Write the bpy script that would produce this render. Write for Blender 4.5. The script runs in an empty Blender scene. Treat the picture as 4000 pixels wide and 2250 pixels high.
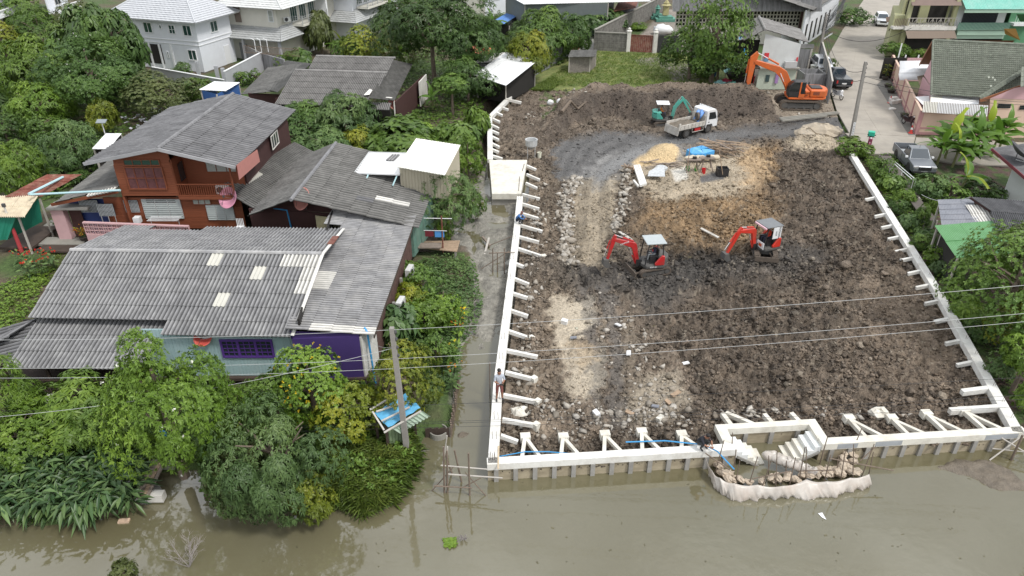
import bpy, math, random
import numpy as np
from mathutils import Vector, Matrix, Euler
R = math.radians
random.seed(7)
SC = bpy.context.scene
COL = SC.collection

CAM_H = 22.0
PITCH = R(30.6)
FPX = 2826.0                      # focal length in pixels of the 4000 px wide photograph
cd_ = bpy.data.cameras.new('camera')
cam = bpy.data.objects.new('camera', cd_)
COL.objects.link(cam)
cam.location = (0, 0, CAM_H)
cam.rotation_euler = (R(90) - PITCH, 0, 0)
cd_.sensor_width = 36.0
cd_.lens = 36.0 * FPX / 4000.0
cd_.clip_start = 0.3
cd_.clip_end = 2000
SC.camera = cam

SUN_EL, SUN_AZ = R(56), R(128)
w = bpy.data.worlds.new('World'); SC.world = w; w.use_nodes = True
nt = w.node_tree; nt.nodes.clear()
wo = nt.nodes.new('ShaderNodeOutputWorld'); bg = nt.nodes.new('ShaderNodeBackground')
sky = nt.nodes.new('ShaderNodeTexSky'); sky.sky_type = 'NISHITA'; sky.sun_disc = False
sky.sun_elevation = SUN_EL; sky.sun_rotation = SUN_AZ; sky.dust_density = 2.5; sky.air_density = 1.2
tc = nt.nodes.new('ShaderNodeTexCoord'); mp = nt.nodes.new('ShaderNodeMapping')
mp.inputs['Scale'].default_value = (1.0, 1.0, 2.6)
nz = nt.nodes.new('ShaderNodeTexNoise'); nz.inputs['Scale'].default_value = 1.5; nz.inputs['Detail'].default_value = 7
nz.inputs['Roughness'].default_value = 0.58
rp = nt.nodes.new('ShaderNodeValToRGB'); rp.color_ramp.elements[0].position = 0.36; rp.color_ramp.elements[0].color = (.62,.62,.62,1)
rp.color_ramp.elements[1].position = 0.62; rp.color_ramp.elements[1].color = (1,1,1,1)
cl = nt.nodes.new('ShaderNodeValToRGB')
cl.color_ramp.elements[0].position = 0.35; cl.color_ramp.elements[0].color = (5.6,6.0,6.6,1)
cl.color_ramp.elements[1].position = 0.75; cl.color_ramp.elements[1].color = (16.0,15.9,15.8,1)
mx = nt.nodes.new('ShaderNodeMixRGB')
L = nt.links.new
L(tc.outputs['Generated'], mp.inputs[0]); L(mp.outputs[0], nz.inputs['Vector'])
L(nz.outputs[0], rp.inputs[0]); L(nz.outputs[0], cl.inputs[0])
L(rp.outputs[0], mx.inputs[0]); L(sky.outputs[0], mx.inputs[1]); L(cl.outputs[0], mx.inputs[2])
L(mx.outputs[0], bg.inputs[0]); L(bg.outputs[0], wo.inputs[0])
bg.inputs[1].default_value = 0.092
sd = bpy.data.lights.new('sun', 'SUN'); sd.energy = 1.9; sd.angle = R(10); sd.color = (1, .97, .92)
so = bpy.data.objects.new('sun', sd); COL.objects.link(so)
sdir = Vector((math.sin(SUN_AZ)*math.cos(SUN_EL), math.cos(SUN_AZ)*math.cos(SUN_EL), math.sin(SUN_EL)))
so.rotation_euler = sdir.to_track_quat('Z', 'Y').to_euler()
vs = SC.view_settings; vs.view_transform = 'Standard'; vs.look = 'None'; vs.exposure = 0.46; vs.gamma = 1
try: vs.use_curve_mapping = False
except Exception: pass

_c, _s = math.cos(PITCH), math.sin(PITCH)
def _ray(u, v):
 a = (u-2000)/FPX; b = (1125-v)/FPX
 return Vector((a, _c+b*_s, -_s+b*_c))
def P(u, v, z=0.0):                 # the point of the level z that the surveyed pixel looks at
 d = _ray(u, v); t = (z-CAM_H)/d.z
 return Vector((d.x*t, d.y*t, z))
def PY(u, v, y):                    # the point of the upright plane y
 d = _ray(u, v); t = y/d.y
 return Vector((d.x*t, y, CAM_H+d.z*t))
def PX(u, v, x):
 d = _ray(u, v); t = x/d.x
 return Vector((x, d.y*t, CAM_H+d.z*t))
def PW(x, y, z):                    # vectorised: world -> photo pixel
 dz = z-CAM_H; dep = y*_c-dz*_s; up = y*_s+dz*_c
 return 2000+FPX*x/dep, 1125-FPX*up/dep
def ppm(y, z): return FPX/(y*_c-(z-CAM_H)*_s)   # pixels per metre

_rng = np.random.RandomState(3)
_T = _rng.rand(256, 256)
def vn(x, y, seed=0):
 x = np.asarray(x, float)+seed*17.3; y = np.asarray(y, float)+seed*9.7
 xi = np.floor(x).astype(int); yi = np.floor(y).astype(int)
 fx = x-xi; fy = y-yi; fx = fx*fx*(3-2*fx); fy = fy*fy*(3-2*fy)
 a = _T[xi & 255, yi & 255]; b = _T[(xi+1) & 255, yi & 255]
 c = _T[xi & 255, (yi+1) & 255]; d = _T[(xi+1) & 255, (yi+1) & 255]
 return (a*(1-fx)+b*fx)*(1-fy)+(c*(1-fx)+d*fx)*fy
def fbm(x, y, o=4, seed=0, g=.5):
 s = 0; a = 1; t = 0
 for i in range(o):
  s = s+a*vn(x*2**i, y*2**i, seed+i); t += a; a *= g
 return s/t
_J1 = _rng.rand(256, 256); _J2 = _rng.rand(256, 256); _J3 = _rng.rand(256, 256)
def clod(x, y, seed=0):             # rounded lumps: height of the tallest sphere cap of 9 jittered cells
 x = np.asarray(x, float)+seed*31.7; y = np.asarray(y, float)+seed*12.1
 xi = np.floor(x).astype(int); yi = np.floor(y).astype(int); h = np.zeros_like(x)
 for i in (-1, 0, 1):
  for j in (-1, 0, 1):
   a = (xi+i) & 255; b = (yi+j) & 255
   cx = xi+i+_J1[a, b]; cy = yi+j+_J2[a, b]; r = .35+.45*_J3[a, b]
   d2 = (x-cx)**2+(y-cy)**2
   h = np.maximum(h, np.sqrt(np.maximum(0, r*r-d2)))
 return h
def sstep(a, b, x):
 t = np.clip((x-a)/(b-a), 0, 1); return t*t*(3-2*t)

MATS = {}
def ramp(nt, e):
 r = nt.nodes.new('ShaderNodeValToRGB'); el = r.color_ramp.elements
 el[0].position, el[0].color = e[0][0], (*e[0][1], 1)
 el[1].position, el[1].color = e[-1][0], (*e[-1][1], 1)
 for p, c in e[1:-1]:
  q = el.new(p); q.color = (*c, 1)
 return r
def mat(name, col, rough=.75, var=.18, scale=1.5, dirt=None, damt=.4, dscale=.8, stretch=(1, 1, 1), bump=0.0, bscale=20,
  metal=0.0, attr=None, rand=0.0, spec=.5, trans=0.0, alpha=1.0, boards=None, emis=None, wave=False):
 if name in MATS: return MATS[name]
 m = bpy.data.materials.new(name); m.use_nodes = True; nt = m.node_tree; N = nt.nodes; L = nt.links.new
 b = N['Principled BSDF']; MATS[name] = m
 b.inputs['Roughness'].default_value = rough; b.inputs['Metallic'].default_value = metal
 b.inputs['Specular IOR Level'].default_value = spec
 g = N.new('ShaderNodeNewGeometry'); mp = N.new('ShaderNodeMapping'); L(g.outputs['Position'], mp.inputs[0])
 mp.inputs['Scale'].default_value = stretch
 if attr:
  at = N.new('ShaderNodeAttribute'); at.attribute_name = attr; c = at.outputs['Color']
 else:
  rgb = N.new('ShaderNodeRGB'); rgb.outputs[0].default_value = (*col, 1); c = rgb.outputs[0]
 if var:
  n = N.new('ShaderNodeTexNoise'); n.inputs['Scale'].default_value = scale; n.inputs['Detail'].default_value = 6
  n.inputs['Roughness'].default_value = .65; L(mp.outputs[0], n.inputs['Vector'])
  mr = N.new('ShaderNodeMapRange'); mr.inputs[1].default_value = .3; mr.inputs[2].default_value = .7
  mr.inputs[3].default_value = 1-var; mr.inputs[4].default_value = 1+var; L(n.outputs[0], mr.inputs[0])
  h = N.new('ShaderNodeVectorMath'); h.operation = 'SCALE'; L(c, h.inputs[0]); L(mr.outputs[0], h.inputs['Scale']); c = h.outputs[0]
 if dirt:
  n2 = N.new('ShaderNodeTexNoise'); n2.inputs['Scale'].default_value = dscale; n2.inputs['Detail'].default_value = 8
  n2.inputs['Roughness'].default_value = .7; L(mp.outputs[0], n2.inputs['Vector'])
  r2 = N.new('ShaderNodeMapRange'); r2.inputs[1].default_value = .45; r2.inputs[2].default_value = .72
  r2.inputs[3].default_value = 0; r2.inputs[4].default_value = damt; L(n2.outputs[0], r2.inputs[0])
  mm = N.new('ShaderNodeMixRGB'); L(r2.outputs[0], mm.inputs[0]); L(c, mm.inputs[1]); mm.inputs[2].default_value = (*dirt, 1); c = mm.outputs[0]
 if rand:
  oi = N.new('ShaderNodeObjectInfo'); mr = N.new('ShaderNodeMapRange'); L(oi.outputs['Random'], mr.inputs[0])
  mr.inputs[3].default_value = 1-rand; mr.inputs[4].default_value = 1+rand
  h = N.new('ShaderNodeVectorMath'); h.operation = 'SCALE'; L(c, h.inputs[0]); L(mr.outputs[0], h.inputs['Scale']); c = h.outputs[0]
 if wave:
  at = N.new('ShaderNodeAttribute'); at.attribute_name = 'shade_grime'; mr = N.new('ShaderNodeMapRange')
  L(at.outputs['Fac'], mr.inputs[0]); mr.inputs[3].default_value = 1.4; mr.inputs[4].default_value = .3  # crests lightened, valleys darkened: wave shading and valley dirt put into the colour
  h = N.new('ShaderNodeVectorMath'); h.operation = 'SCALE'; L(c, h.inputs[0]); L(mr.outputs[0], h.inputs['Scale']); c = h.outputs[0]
 L(c, b.inputs['Base Color'])
 if bump:
  n3 = N.new('ShaderNodeTexNoise'); n3.inputs['Scale'].default_value = bscale; n3.inputs['Detail'].default_value = 5
  L(mp.outputs[0], n3.inputs['Vector'])
  bp = N.new('ShaderNodeBump'); bp.inputs['Distance'].default_value = bump; bp.inputs['Strength'].default_value = 1
  L(n3.outputs[0], bp.inputs['Height']); L(bp.outputs[0], b.inputs['Normal'])
 if trans:
  out = N['Material Output']; t = N.new('ShaderNodeBsdfTranslucent'); ms = N.new('ShaderNodeMixShader'); ms.inputs[0].default_value = trans
  L(c, t.inputs[0]); L(b.outputs[0], ms.inputs[1]); L(t.outputs[0], ms.inputs[2]); L(ms.outputs[0], out.inputs[0])
 if alpha < 1: b.inputs['Alpha'].default_value = alpha
 if emis: b.inputs['Emission Color'].default_value = (*emis[0], 1); b.inputs['Emission Strength'].default_value = emis[1]
 return m

def vec(p): return Vector(p)
class MB:
 def __init__(s): s.v = []; s.f = []; s.mi = []; s.m = 0
 def face(s, *i): s.f.append(i); s.mi.append(s.m)
 def quad(s, *p):
  n = len(s.v); s.v += [tuple(q) for q in p]; s.face(*range(n, n+len(p))); return s
 def box(s, c, d, rz=0.0, M=None):
  n = len(s.v); x, y, z = d[0]/2, d[1]/2, d[2]/2
  ca, sa = math.cos(rz), math.sin(rz)
  for dx, dy, dz in ((-x,-y,-z),(x,-y,-z),(x,y,-z),(-x,y,-z),(-x,-y,z),(x,-y,z),(x,y,z),(-x,y,z)):
   if M: q = M @ Vector((dx, dy, dz)); s.v.append((c[0]+q.x, c[1]+q.y, c[2]+q.z))
   else: s.v.append((c[0]+dx*ca-dy*sa, c[1]+dx*sa+dy*ca, c[2]+dz))
  for f in ((0,3,2,1),(4,5,6,7),(0,1,5,4),(1,2,6,5),(2,3,7,6),(3,0,4,7)): s.face(*(n+i for i in f))
  return s
 def bb(s, x0, x1, y0, y1, z0, z1): return s.box(((x0+x1)/2, (y0+y1)/2, (z0+z1)/2), (x1-x0, y1-y0, z1-z0))
 def beam(s, a, b, wd, ht, up=(0, 0, 1)):       # box from a to b, wd across, ht along up
  a = vec(a); b = vec(b); d = b-a; l = d.length; d.normalize(); u = vec(up)
  if abs(d.dot(u)) > .99: u = Vector((0, 1, 0))
  x = d.cross(u).normalized(); u = x.cross(d)
  M = Matrix((x, d, u)).transposed()
  return s.box((a+b)/2, (wd, l, ht), M=M)
 def tube(s, a, b, r, n=6, r2=None, cap=True):
  a = vec(a); b = vec(b); d = (b-a).normalized(); r2 = r if r2 is None else r2
  t = Vector((0, 0, 1)) if abs(d.z) < .9 else Vector((1, 0, 0)); x = d.cross(t).normalized(); y = d.cross(x)
  k = len(s.v)
  for p, q in ((a, r), (b, r2)):
   for i in range(n):
    an = 2*math.pi*i/n; s.v.append(tuple(p+x*math.cos(an)*q+y*math.sin(an)*q))
  for i in range(n): j = (i+1) % n; s.face(k+i, k+j, k+n+j, k+n+i)
  if cap: s.face(*range(k+n-1, k-1, -1)); s.face(*range(k+n, k+2*n))
  return s
 def path(s, pts, r, n=5):
  pts = [vec(p) for p in pts]; k = len(s.v); m = len(pts)
  for i, p in enumerate(pts):
   d = (pts[min(i+1, m-1)]-pts[max(i-1, 0)]).normalized()
   t = Vector((0, 0, 1)) if abs(d.z) < .9 else Vector((1, 0, 0)); x = d.cross(t).normalized(); y = d.cross(x)
   rr = r[i] if isinstance(r, (list, tuple)) else r
   for j in range(n): an = 2*math.pi*j/n; s.v.append(tuple(p+x*math.cos(an)*rr+y*math.sin(an)*rr))
  for i in range(m-1):
   for j in range(n): q = (j+1) % n; s.face(k+i*n+j, k+i*n+q, k+(i+1)*n+q, k+(i+1)*n+j)
  s.face(*range(k+n-1, k-1, -1)); s.face(*range(k+(m-1)*n, k+m*n)); return s
 def prism(s, poly, z0, z1):                    # poly: list of (x,y), counter-clockwise
  n = len(poly); k = len(s.v)
  a = sum(poly[i][0]*poly[(i+1) % n][1]-poly[(i+1) % n][0]*poly[i][1] for i in range(n))
  if a < 0: poly = poly[::-1]
  s.v += [(p[0], p[1], z0) for p in poly]+[(p[0], p[1], z1) for p in poly]
  s.face(*range(k+n-1, k-1, -1)); s.face(*range(k+n, k+2*n))
  for i in range(n): j = (i+1) % n; s.face(k+i, k+j, k+n+j, k+n+i)
  return s
 def extr(s, prof, y0, y1):                     # profile in x,z extruded along y
  n = len(prof); k = len(s.v)
  a = sum(prof[i][0]*prof[(i+1) % n][1]-prof[(i+1) % n][0]*prof[i][1] for i in range(n))
  if a < 0: prof = prof[::-1]
  s.v += [(p[0], y0, p[1]) for p in prof]+[(p[0], y1, p[1]) for p in prof]
  s.face(*range(k, k+n)); s.face(*range(k+2*n-1, k+n-1, -1))
  for i in range(n): j = (i+1) % n; s.face(k+i, k+n+i, k+n+j, k+j)
  return s
 def lathe(s, c, prof, n=10):
  k = len(s.v); m = len(prof)
  for r, z in prof:
   for j in range(n): an = 2*math.pi*j/n; s.v.append((c[0]+r*math.cos(an), c[1]+r*math.sin(an), c[2]+z))
  for i in range(m-1):
   for j in range(n): q = (j+1) % n; s.face(k+i*n+j, k+i*n+q, k+(i+1)*n+q, k+(i+1)*n+j)
  s.face(*range(k+n-1, k-1, -1)); s.face(*range(k+(m-1)*n, k+m*n)); return s
 def blob(s, c, d, n=8, m=5, jit=.15, seed=0):
  rd = random.Random(seed); k = len(s.v)
  for i in range(m+1):
   th = math.pi*i/m
   for j in range(n):
    an = 2*math.pi*j/n; q = 1+rd.uniform(-jit, jit)
    s.v.append((c[0]+d[0]*math.sin(th)*math.cos(an)*q, c[1]+d[1]*math.sin(th)*math.sin(an)*q, c[2]+d[2]*math.cos(th)*q))
  for i in range(m):
   for j in range(n): q = (j+1) % n; s.face(k+i*n+j, k+(i+1)*n+j, k+(i+1)*n+q, k+i*n+q)
  return s
 def mesh(s, name, mats, smooth=False):
  me = bpy.data.meshes.new(name); me.from_pydata(s.v, [], s.f)
  for m in (mats if isinstance(mats, (list, tuple)) else [mats]): me.materials.append(m)
  if max(s.mi, default=0) > 0: me.polygons.foreach_set('material_index', s.mi)
  if smooth: me.polygons.foreach_set('use_smooth', [True]*len(me.polygons))
  me.update(); return me
 def build(s, name, mats, parent=None, smooth=False, label=None):
  o = bpy.data.objects.new(name, s.mesh(name, mats, smooth)); COL.objects.link(o)
  if parent is not None: o.parent = parent; fix(o, parent)
  if label: o['label'] = label
  return o
def fix(o, parent):                 # things surveyed in world coordinates: undo the parent's own place
 if parent.get('_w') is not None and parent.parent is None: o.matrix_parent_inverse = Matrix.Translation(-parent.location)
def tag(o, label, cat, group=None, kind=None):
 if label: o['label'] = label
 if cat: o['category'] = cat
 if group: o['group'] = group
 if kind: o['kind'] = kind
 return o
def thing(name, label, cat, loc=(0, 0, 0), rz=0.0, group=None, world=False):
 o = bpy.data.objects.new(name, None); COL.objects.link(o); o.location = loc; o.rotation_euler = (0, 0, rz); o.empty_display_size = .3
 if world: o['_w'] = 1; WORLDS.append(o)
 return tag(o, label, cat, group)
WORLDS = []
def struct(o): o['kind'] = 'structure'; return o
def meshobj(name, me, parent=None, loc=None):
 o = bpy.data.objects.new(name, me); COL.objects.link(o)
 if loc is not None: o.location = loc
 if parent is not None: o.parent = parent; fix(o, parent)
 return o
def copy_tree(o, parent=None):
 c = o.copy(); COL.objects.link(c)
 if parent is not None: c.parent = parent
 for ch in list(o.children): copy_tree(ch, c)
 return c
def npmesh(name, V, F, m, col=None, smooth=False):   # V (n,3), F (k,3|4) arrays; col per vertex
 me = bpy.data.meshes.new(name); V = np.asarray(V, np.float32); F = np.asarray(F, np.int32)
 me.vertices.add(len(V)); me.vertices.foreach_set('co', V.ravel())
 k = F.shape[1]; me.loops.add(F.size); me.loops.foreach_set('vertex_index', F.ravel())
 me.polygons.add(len(F)); me.polygons.foreach_set('loop_start', np.arange(0, F.size, k, dtype=np.int32))
 me.polygons.foreach_set('loop_total', np.full(len(F), k, np.int32))
 if smooth: me.polygons.foreach_set('use_smooth', np.ones(len(F), bool))
 me.materials.append(m)
 if col is not None:
  a = me.color_attributes.new('tint', 'FLOAT_COLOR', 'POINT')
  c = np.ones((len(V), 4), np.float32); c[:, :3] = col; a.data.foreach_set('color', c.ravel())
 me.update(calc_edges=True); return me
def inpoly(x, y, poly):
 c = np.zeros(np.shape(x), bool); n = len(poly)
 for i in range(n):
  x1, y1 = poly[i][0], poly[i][1]; x2, y2 = poly[(i+1) % n][0], poly[(i+1) % n][1]
  if y1 == y2: continue
  t = ((y1 > y) != (y2 > y)) & (x < (x2-x1)*(y-y1)/(y2-y1)+x1); c ^= t
 return c
# ================================================================ GROUND
WATER_Z = -0.6
WT = 0.4                                # top of the new retaining wall
LW = [P(1946,1815,WT), P(1963,1500,WT), P(1998,1200,WT), P(2031,900,WT), P(2043,770,WT)]
LW2 = [P(1906,622,WT), P(1905,455,WT), P(1988,374,WT)]
FW0, FW1 = P(1905,1815,WT), P(3990,1690,WT)
RW = [P(3320,600,WT), P(3650,1130,WT), P(3990,1690,WT)]
def lerp_x(pts, y):                    # x of a polyline at depth y
 q = sorted((p.y, p.x) for p in pts); return np.interp(y, [a for a, b in q], [b for a, b in q])
plotL = LW+[P(2059,757,WT), P(2062,640,WT), P(1935,618,WT), P(1925,455,WT), P(1996,378,WT), P(2070,330,0), P(2080,300,0)]
plotR = [P(3990,1690,0), P(3650,1130,0), P(3320,600,0), P(3315,530,0), P(3262,430,0), P(3225,300,0)]
PLX = [(p.y, p.x+.12) for p in plotL]; PLX[0] = (21.9, -1.0)
PLX[-3] = (PLX[-3][0], PLX[-3][1])
PRX = sorted((p.y, p.x-.05) for p in plotR)
def plx(y): a = sorted(PLX); return np.interp(y, [q[0] for q in a], [q[1] for q in a])
def prx(y): return np.interp(y, [q[0] for q in PRX], [q[1] for q in PRX])
def fwy(x): return FW0.y+(x-FW0.x)*(FW1.y-FW0.y)/(FW1.x-FW0.x)

BANK = [P(-900,2070,-.6), P(0,2065,-.6), P(200,2055,-.6), P(420,2020,-.6), P(560,1960,-.6), P(610,1860,-.6), P(760,1850,-.6), P(800,1960,-.6), P(1000,2010,-.6), P(1250,2000,-.6),
  P(1420,2020,-.6), P(1560,1960,-.6), P(1640,1840,-.6), P(1655,1712,-.6), P(1762,1708,-.6), P(1790,1540,-.6), P(1815,1380,-.6),
  P(1850,1250,-.6), P(1880,1120,-.6), P(1870,1010,-.6), P(1800,960,-.6), P(1780,890,-.6), P(1860,790,-.6), P(1900,700,-.6), P(1890,600,-.6), P(1885,430,-.6), P(1960,350,-.6)]
BANKPOLY = [(-200, BANK[0].y)]+[(p.x, p.y) for p in BANK]+[(0, 90), (-3, 260), (-200, 260)]
def seg_dist(x, y, pts):
 d = np.full(np.shape(x), 1e9)
 for a, b in zip(pts[:-1], pts[1:]):
  ax, ay, bx, by = a[0], a[1], b[0], b[1]; L2 = (bx-ax)**2+(by-ay)**2+1e-9
  t = np.clip(((x-ax)*(bx-ax)+(y-ay)*(by-ay))/L2, 0, 1)
  d = np.minimum(d, np.hypot(x-ax-t*(bx-ax), y-ay-t*(by-ay)))
 return d
def land_h(x, y):
 inside = inpoly(x, y, BANKPOLY)
 d = seg_dist(x, y, BANKPOLY[:len(BANK)+3]); d = np.where(inside, d, -d)+(fbm(x*.8, y*.8, 3, 5)-.5)*.7
 h = -1.5+sstep(-.9, .7, d)*1.35+(fbm(x*.5, y*.5, 4, 2)-.5)*.35
 mud = (sstep(29, 34, y)*(1-sstep(50, 56, y)))*(~inside)*(x < 3)
 rill = np.abs(fbm(x*.55+y*.12, y*.33, 3, 9)-.5)
 h = np.where(mud > 0, np.maximum(h, -1.0+mud*(.30+.26*sstep(.0, .10, rill))+(fbm(x*1.3, y*1.3, 4, 4)-.5)*.55), h)
 rb = (x > prx(y)+.1) & (y > 24.9+(fbm(x*.6, y*.6, 3, 8)-.5)*1.5)
 h = np.where(rb, -.12+(fbm(x*.5, y*.5, 4, 2)-.5)*.3, h)
 pl = (x > plx(y)+.05) & (x < prx(y)-.05) & (y > fwy(x)+.15) & (y < 80.2)
 h = np.where(pl, -1.2, h)
 far = y > 80.2
 h = np.where(far, np.minimum(0, -.05+(fbm(x*.2, y*.2, 3, 6)-.5)*.15), h)
 h = np.where((x > 20) & (y > 58), np.minimum(h, -.03), h)
 return h
gx = np.concatenate([np.arange(-120, -30, 1.2), np.arange(-30, 3, .28), np.arange(3, 30, .7), np.arange(30, 50, .5), np.arange(50, 125, 1.5)])
gy = np.concatenate([np.arange(6, 17, 1.0), np.arange(17, 56, .28), np.arange(56, 100, .6), np.arange(100, 260, 2.0), np.arange(260, 900, 20)])
X, Y = np.meshgrid(gx, gy); Z = land_h(X, Y)
n1, n2 = X.shape
idx = np.arange(n1*n2).reshape(n1, n2)
F = np.stack([idx[:-1, :-1], idx[:-1, 1:], idx[1:, 1:], idx[1:, :-1]], -1).reshape(-1, 4)
xf, yf, zf = X.ravel(), Y.ravel(), Z.ravel()
uu, vv = PW(xf, yf, zf)
t = fbm(xf*.35, yf*.35, 4, 11)[:, None]; t2 = fbm(xf*1.7, yf*1.7, 4, 12)[:, None]
dirt = np.array([.10, .078, .05]); grass = np.array([.060, .10, .026]); grass2 = np.array([.20, .21, .07]); mudc = np.array([.20, .19, .165])
col = dirt*(1-sstep(.4, .6, t))+grass*sstep(.4, .6, t)
g = (yf > 76) & (xf > 1) & (xf < 33) & (yf < 103)      # open grass field behind the spoil heap
gm = sstep(.35, .65, t2)
col = np.where(g[:, None], grass2*(1-gm)+np.array([.12, .16, .045])*gm, col)
trackm = (seg_dist(xf, yf, [P(2560,238), P(2650,262), P(2690,300)]) < 1.5+t[:, 0]*1.2)
col = np.where(trackm[:, None], np.array([.21, .19, .16])*(.8+.4*t2), col)
alley = (xf < 12) & (yf > 92) & (seg_dist(xf, yf, [P(2270,190), P(2330,150), P(2420,95), P(2620,10)]) < 2.0)
col = np.where(alley[:, None], np.array([.26, .25, .235]), col)
yard = inpoly(xf, yf, [P(2440,200), P(2700,205), P(2900,150), P(2900,20), P(2600,40)])
col = np.where(yard[:, None], np.array([.25, .22, .19])*(.7+.6*t2), col)
shed = inpoly(xf, yf, [P(2880,400), P(3235,400), P(3225,230), P(2860,235)])
col = np.where(shed[:, None], np.array([.24, .20, .16])*(.6+.8*t2), col)
mudz = (xf > -9) & (xf < 2.5) & (yf > 27) & (yf < 58) & (zf < -.25)
col = np.where(mudz[:, None], mudc*(.6+1.0*t2), col)
ml = (xf > -8) & (yf > 42) & (yf < 78) & (xf < 1) & (zf > -.6) & ~(mudz)
col = np.where((ml & (t2[:, 0] > .45))[:, None], np.array([.13, .105, .08]), col)
col = np.where(((xf > 18) & (yf > 24) & (yf < 60))[:, None], np.where(t2 > .5, np.array([.085, .055, .045]), grass*.9), col)
m_land = mat('soil_and_grass', (.1,.1,.05), rough=.95, var=.35, scale=3.5, attr='tint', bump=.12, bscale=7)
land = meshobj('ground', npmesh('ground', np.stack([xf, yf, zf], 1), F, m_land, col, True)); struct(land)

m = bpy.data.materials.new('canal_water'); m.use_nodes = True; MATS['canal_water'] = m
nt = m.node_tree; N = nt.nodes; L = nt.links.new; b = N['Principled BSDF']
b.inputs['Roughness'].default_value = .045; b.inputs['IOR'].default_value = 2.05
g_ = N.new('ShaderNodeNewGeometry'); n = N.new('ShaderNodeTexNoise'); n.inputs['Scale'].default_value = .11; n.inputs['Detail'].default_value = 5
L(g_.outputs['Position'], n.inputs['Vector'])
r = ramp(nt, [(.30, (.118,.104,.056)), (.5, (.138,.126,.076)), (.70, (.165,.156,.106))]); L(n.outputs[0], r.inputs[0])
L(r.outputs[0], b.inputs['Base Color'])
n3 = N.new('ShaderNodeTexNoise'); n3.inputs['Scale'].default_value = 2.2; n3.inputs['Detail'].default_value = 3; L(g_.outputs['Position'], n3.inputs['Vector'])
bp = N.new('ShaderNodeBump'); bp.inputs['Distance'].default_value = .006; L(n3.outputs[0], bp.inputs['Height']); L(bp.outputs[0], b.inputs['Normal'])
wb = MB(); wb.quad((-200, -60, WATER_Z), (200, -60, WATER_Z), (200, 60, WATER_Z), (-200, 60, WATER_Z))
struct(wb.build('canal_water', m))

def heap(x, y, cx, cy, rx, ry, h, a=0.0, p=1.0):
 ca, sa = math.cos(a), math.sin(a); dx = x-cx; dy = y-cy
 q = ((dx*ca+dy*sa)/rx)**2+((-dx*sa+dy*ca)/ry)**2
 return h*np.clip(1-q, 0, 1)**p
ys = [21.95]
while ys[-1] < 80.6: ys.append(ys[-1]+.075+.0028*(ys[-1]-22))
ys = np.array(ys); NX = 330
ss = np.linspace(0, 1, NX)
Yp = np.repeat(ys[:, None], NX, 1); A = plx(ys)[:, None]; B = prx(ys)[:, None]
Xp = A+(B-A)*ss[None, :]
fy = fwy(Xp)+.2
fy = np.where((Xp > P(2808,1659,WT).x-.02) & (Xp < P(3222,1690,WT).x), P(2990,1648,WT).y+.12, fy)
Yp = np.maximum(Yp, fy)                # nothing in front of the wall
x, y = Xp, Yp
uu, vv = PW(x, y, 0*x)
wu = (fbm(x*.6, y*.6, 4, 21)-.5)*90+(fbm(x*3, y*3, 3, 23)-.5)*70; wv = (fbm(x*.6, y*.6, 4, 22)-.5)*60+(fbm(x*3, y*3, 3, 24)-.5)*50
U = uu+wu; V = vv+wv*(.4+.6*sstep(300, 1100, vv))
BASE = np.array([.142, .118, .095]); DARK = np.array([.060, .060, .060]); BROWN = np.array([.110, .090, .072])
OCH = np.array([.30, .205, .110]); TAN = np.array([.42, .35, .255]); PALE = np.array([.40, .365, .30]); GRAV = np.array([.102,.104,.108])
ROADG = np.array([.21, .215, .22]); LIGHT = np.array([.34, .30, .235]); WARM = np.array([.185, .150, .118])
big = fbm(x*.28, y*.28, 4, 31)[..., None]; med = fbm(x*1.1, y*1.1, 4, 32)[..., None]; fin = fbm(x*4, y*4, 3, 33)[..., None]
C = BASE*(.75+.5*big); smoothm = np.zeros(x.shape); wet = np.zeros(x.shape)
def poly_mask(pts, soft, hard=False):
 a, b_ = (uu, vv) if hard else (U, V)
 ins = inpoly(a, b_, pts); d = seg_dist(a, b_, list(pts)+[pts[0]])
 return sstep(-soft, soft, np.where(ins, d, -d))
def paint(pts, c, soft=30, k=1.0, sm=0.0, hard=False):
 global C, smoothm
 m = poly_mask(pts, soft, hard)*k
 C = C*(1-m[..., None])+np.asarray(c)*m[..., None]
 smoothm = smoothm*(1-m)+sm*m
 return m
paint([(2100,1010),(2400,1040),(2760,960),(3100,900),(3300,1050),(3200,1300),(3000,1500),(2700,1400),(2500,1250),(2300,1150),(2080,1100)], BROWN*.92, 90, .6)
paint([(2040,1010),(2260,1010),(2480,1020),(2700,1010),(2760,1100),(2560,1250),(2330,1150),(2080,1080)], DARK*1.1, 50, .8)
paint([(2600,950),(2850,960),(3130,930),(3260,1010),(3050,1080),(2700,1090)], DARK*1.15, 50, .7)
paint([(2540,760),(2800,700),(3060,700),(3120,830),(2900,960),(2640,960),(2480,880)], OCH, 55, .62)
paint([(2950,580),(3250,560),(3400,800),(3500,1000),(3300,1050),(3080,900),(3000,750)], BROWN, 60, .8)
paint([(3380,1080),(3650,1060),(3850,1500),(3500,1600),(3300,1400)], WARM, 90, .6, .3)
paint([(3050,1480),(3900,1560),(3950,1660),(2800,1640)], WARM*.85, 60, .5)
mroad = paint([(3330,436),(2990,470),(2800,505),(2580,520),(2380,500),(2230,530),(2180,580),(2160,650),(2200,720),(2400,740),(2440,670),(2520,600),(2640,566),(2800,548),(3010,528),(3330,540)], GRAV, 16, 1, .88)
paint([(2560,540),(2330,600),(2250,700),(2330,740),(2430,660),(2600,570)], ROADG, 22, .75, .9)
paint([(2225,700),(2420,690),(2405,860),(2370,1020),(2215,1030),(2235,860)], LIGHT, 22, .85, .7)
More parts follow.
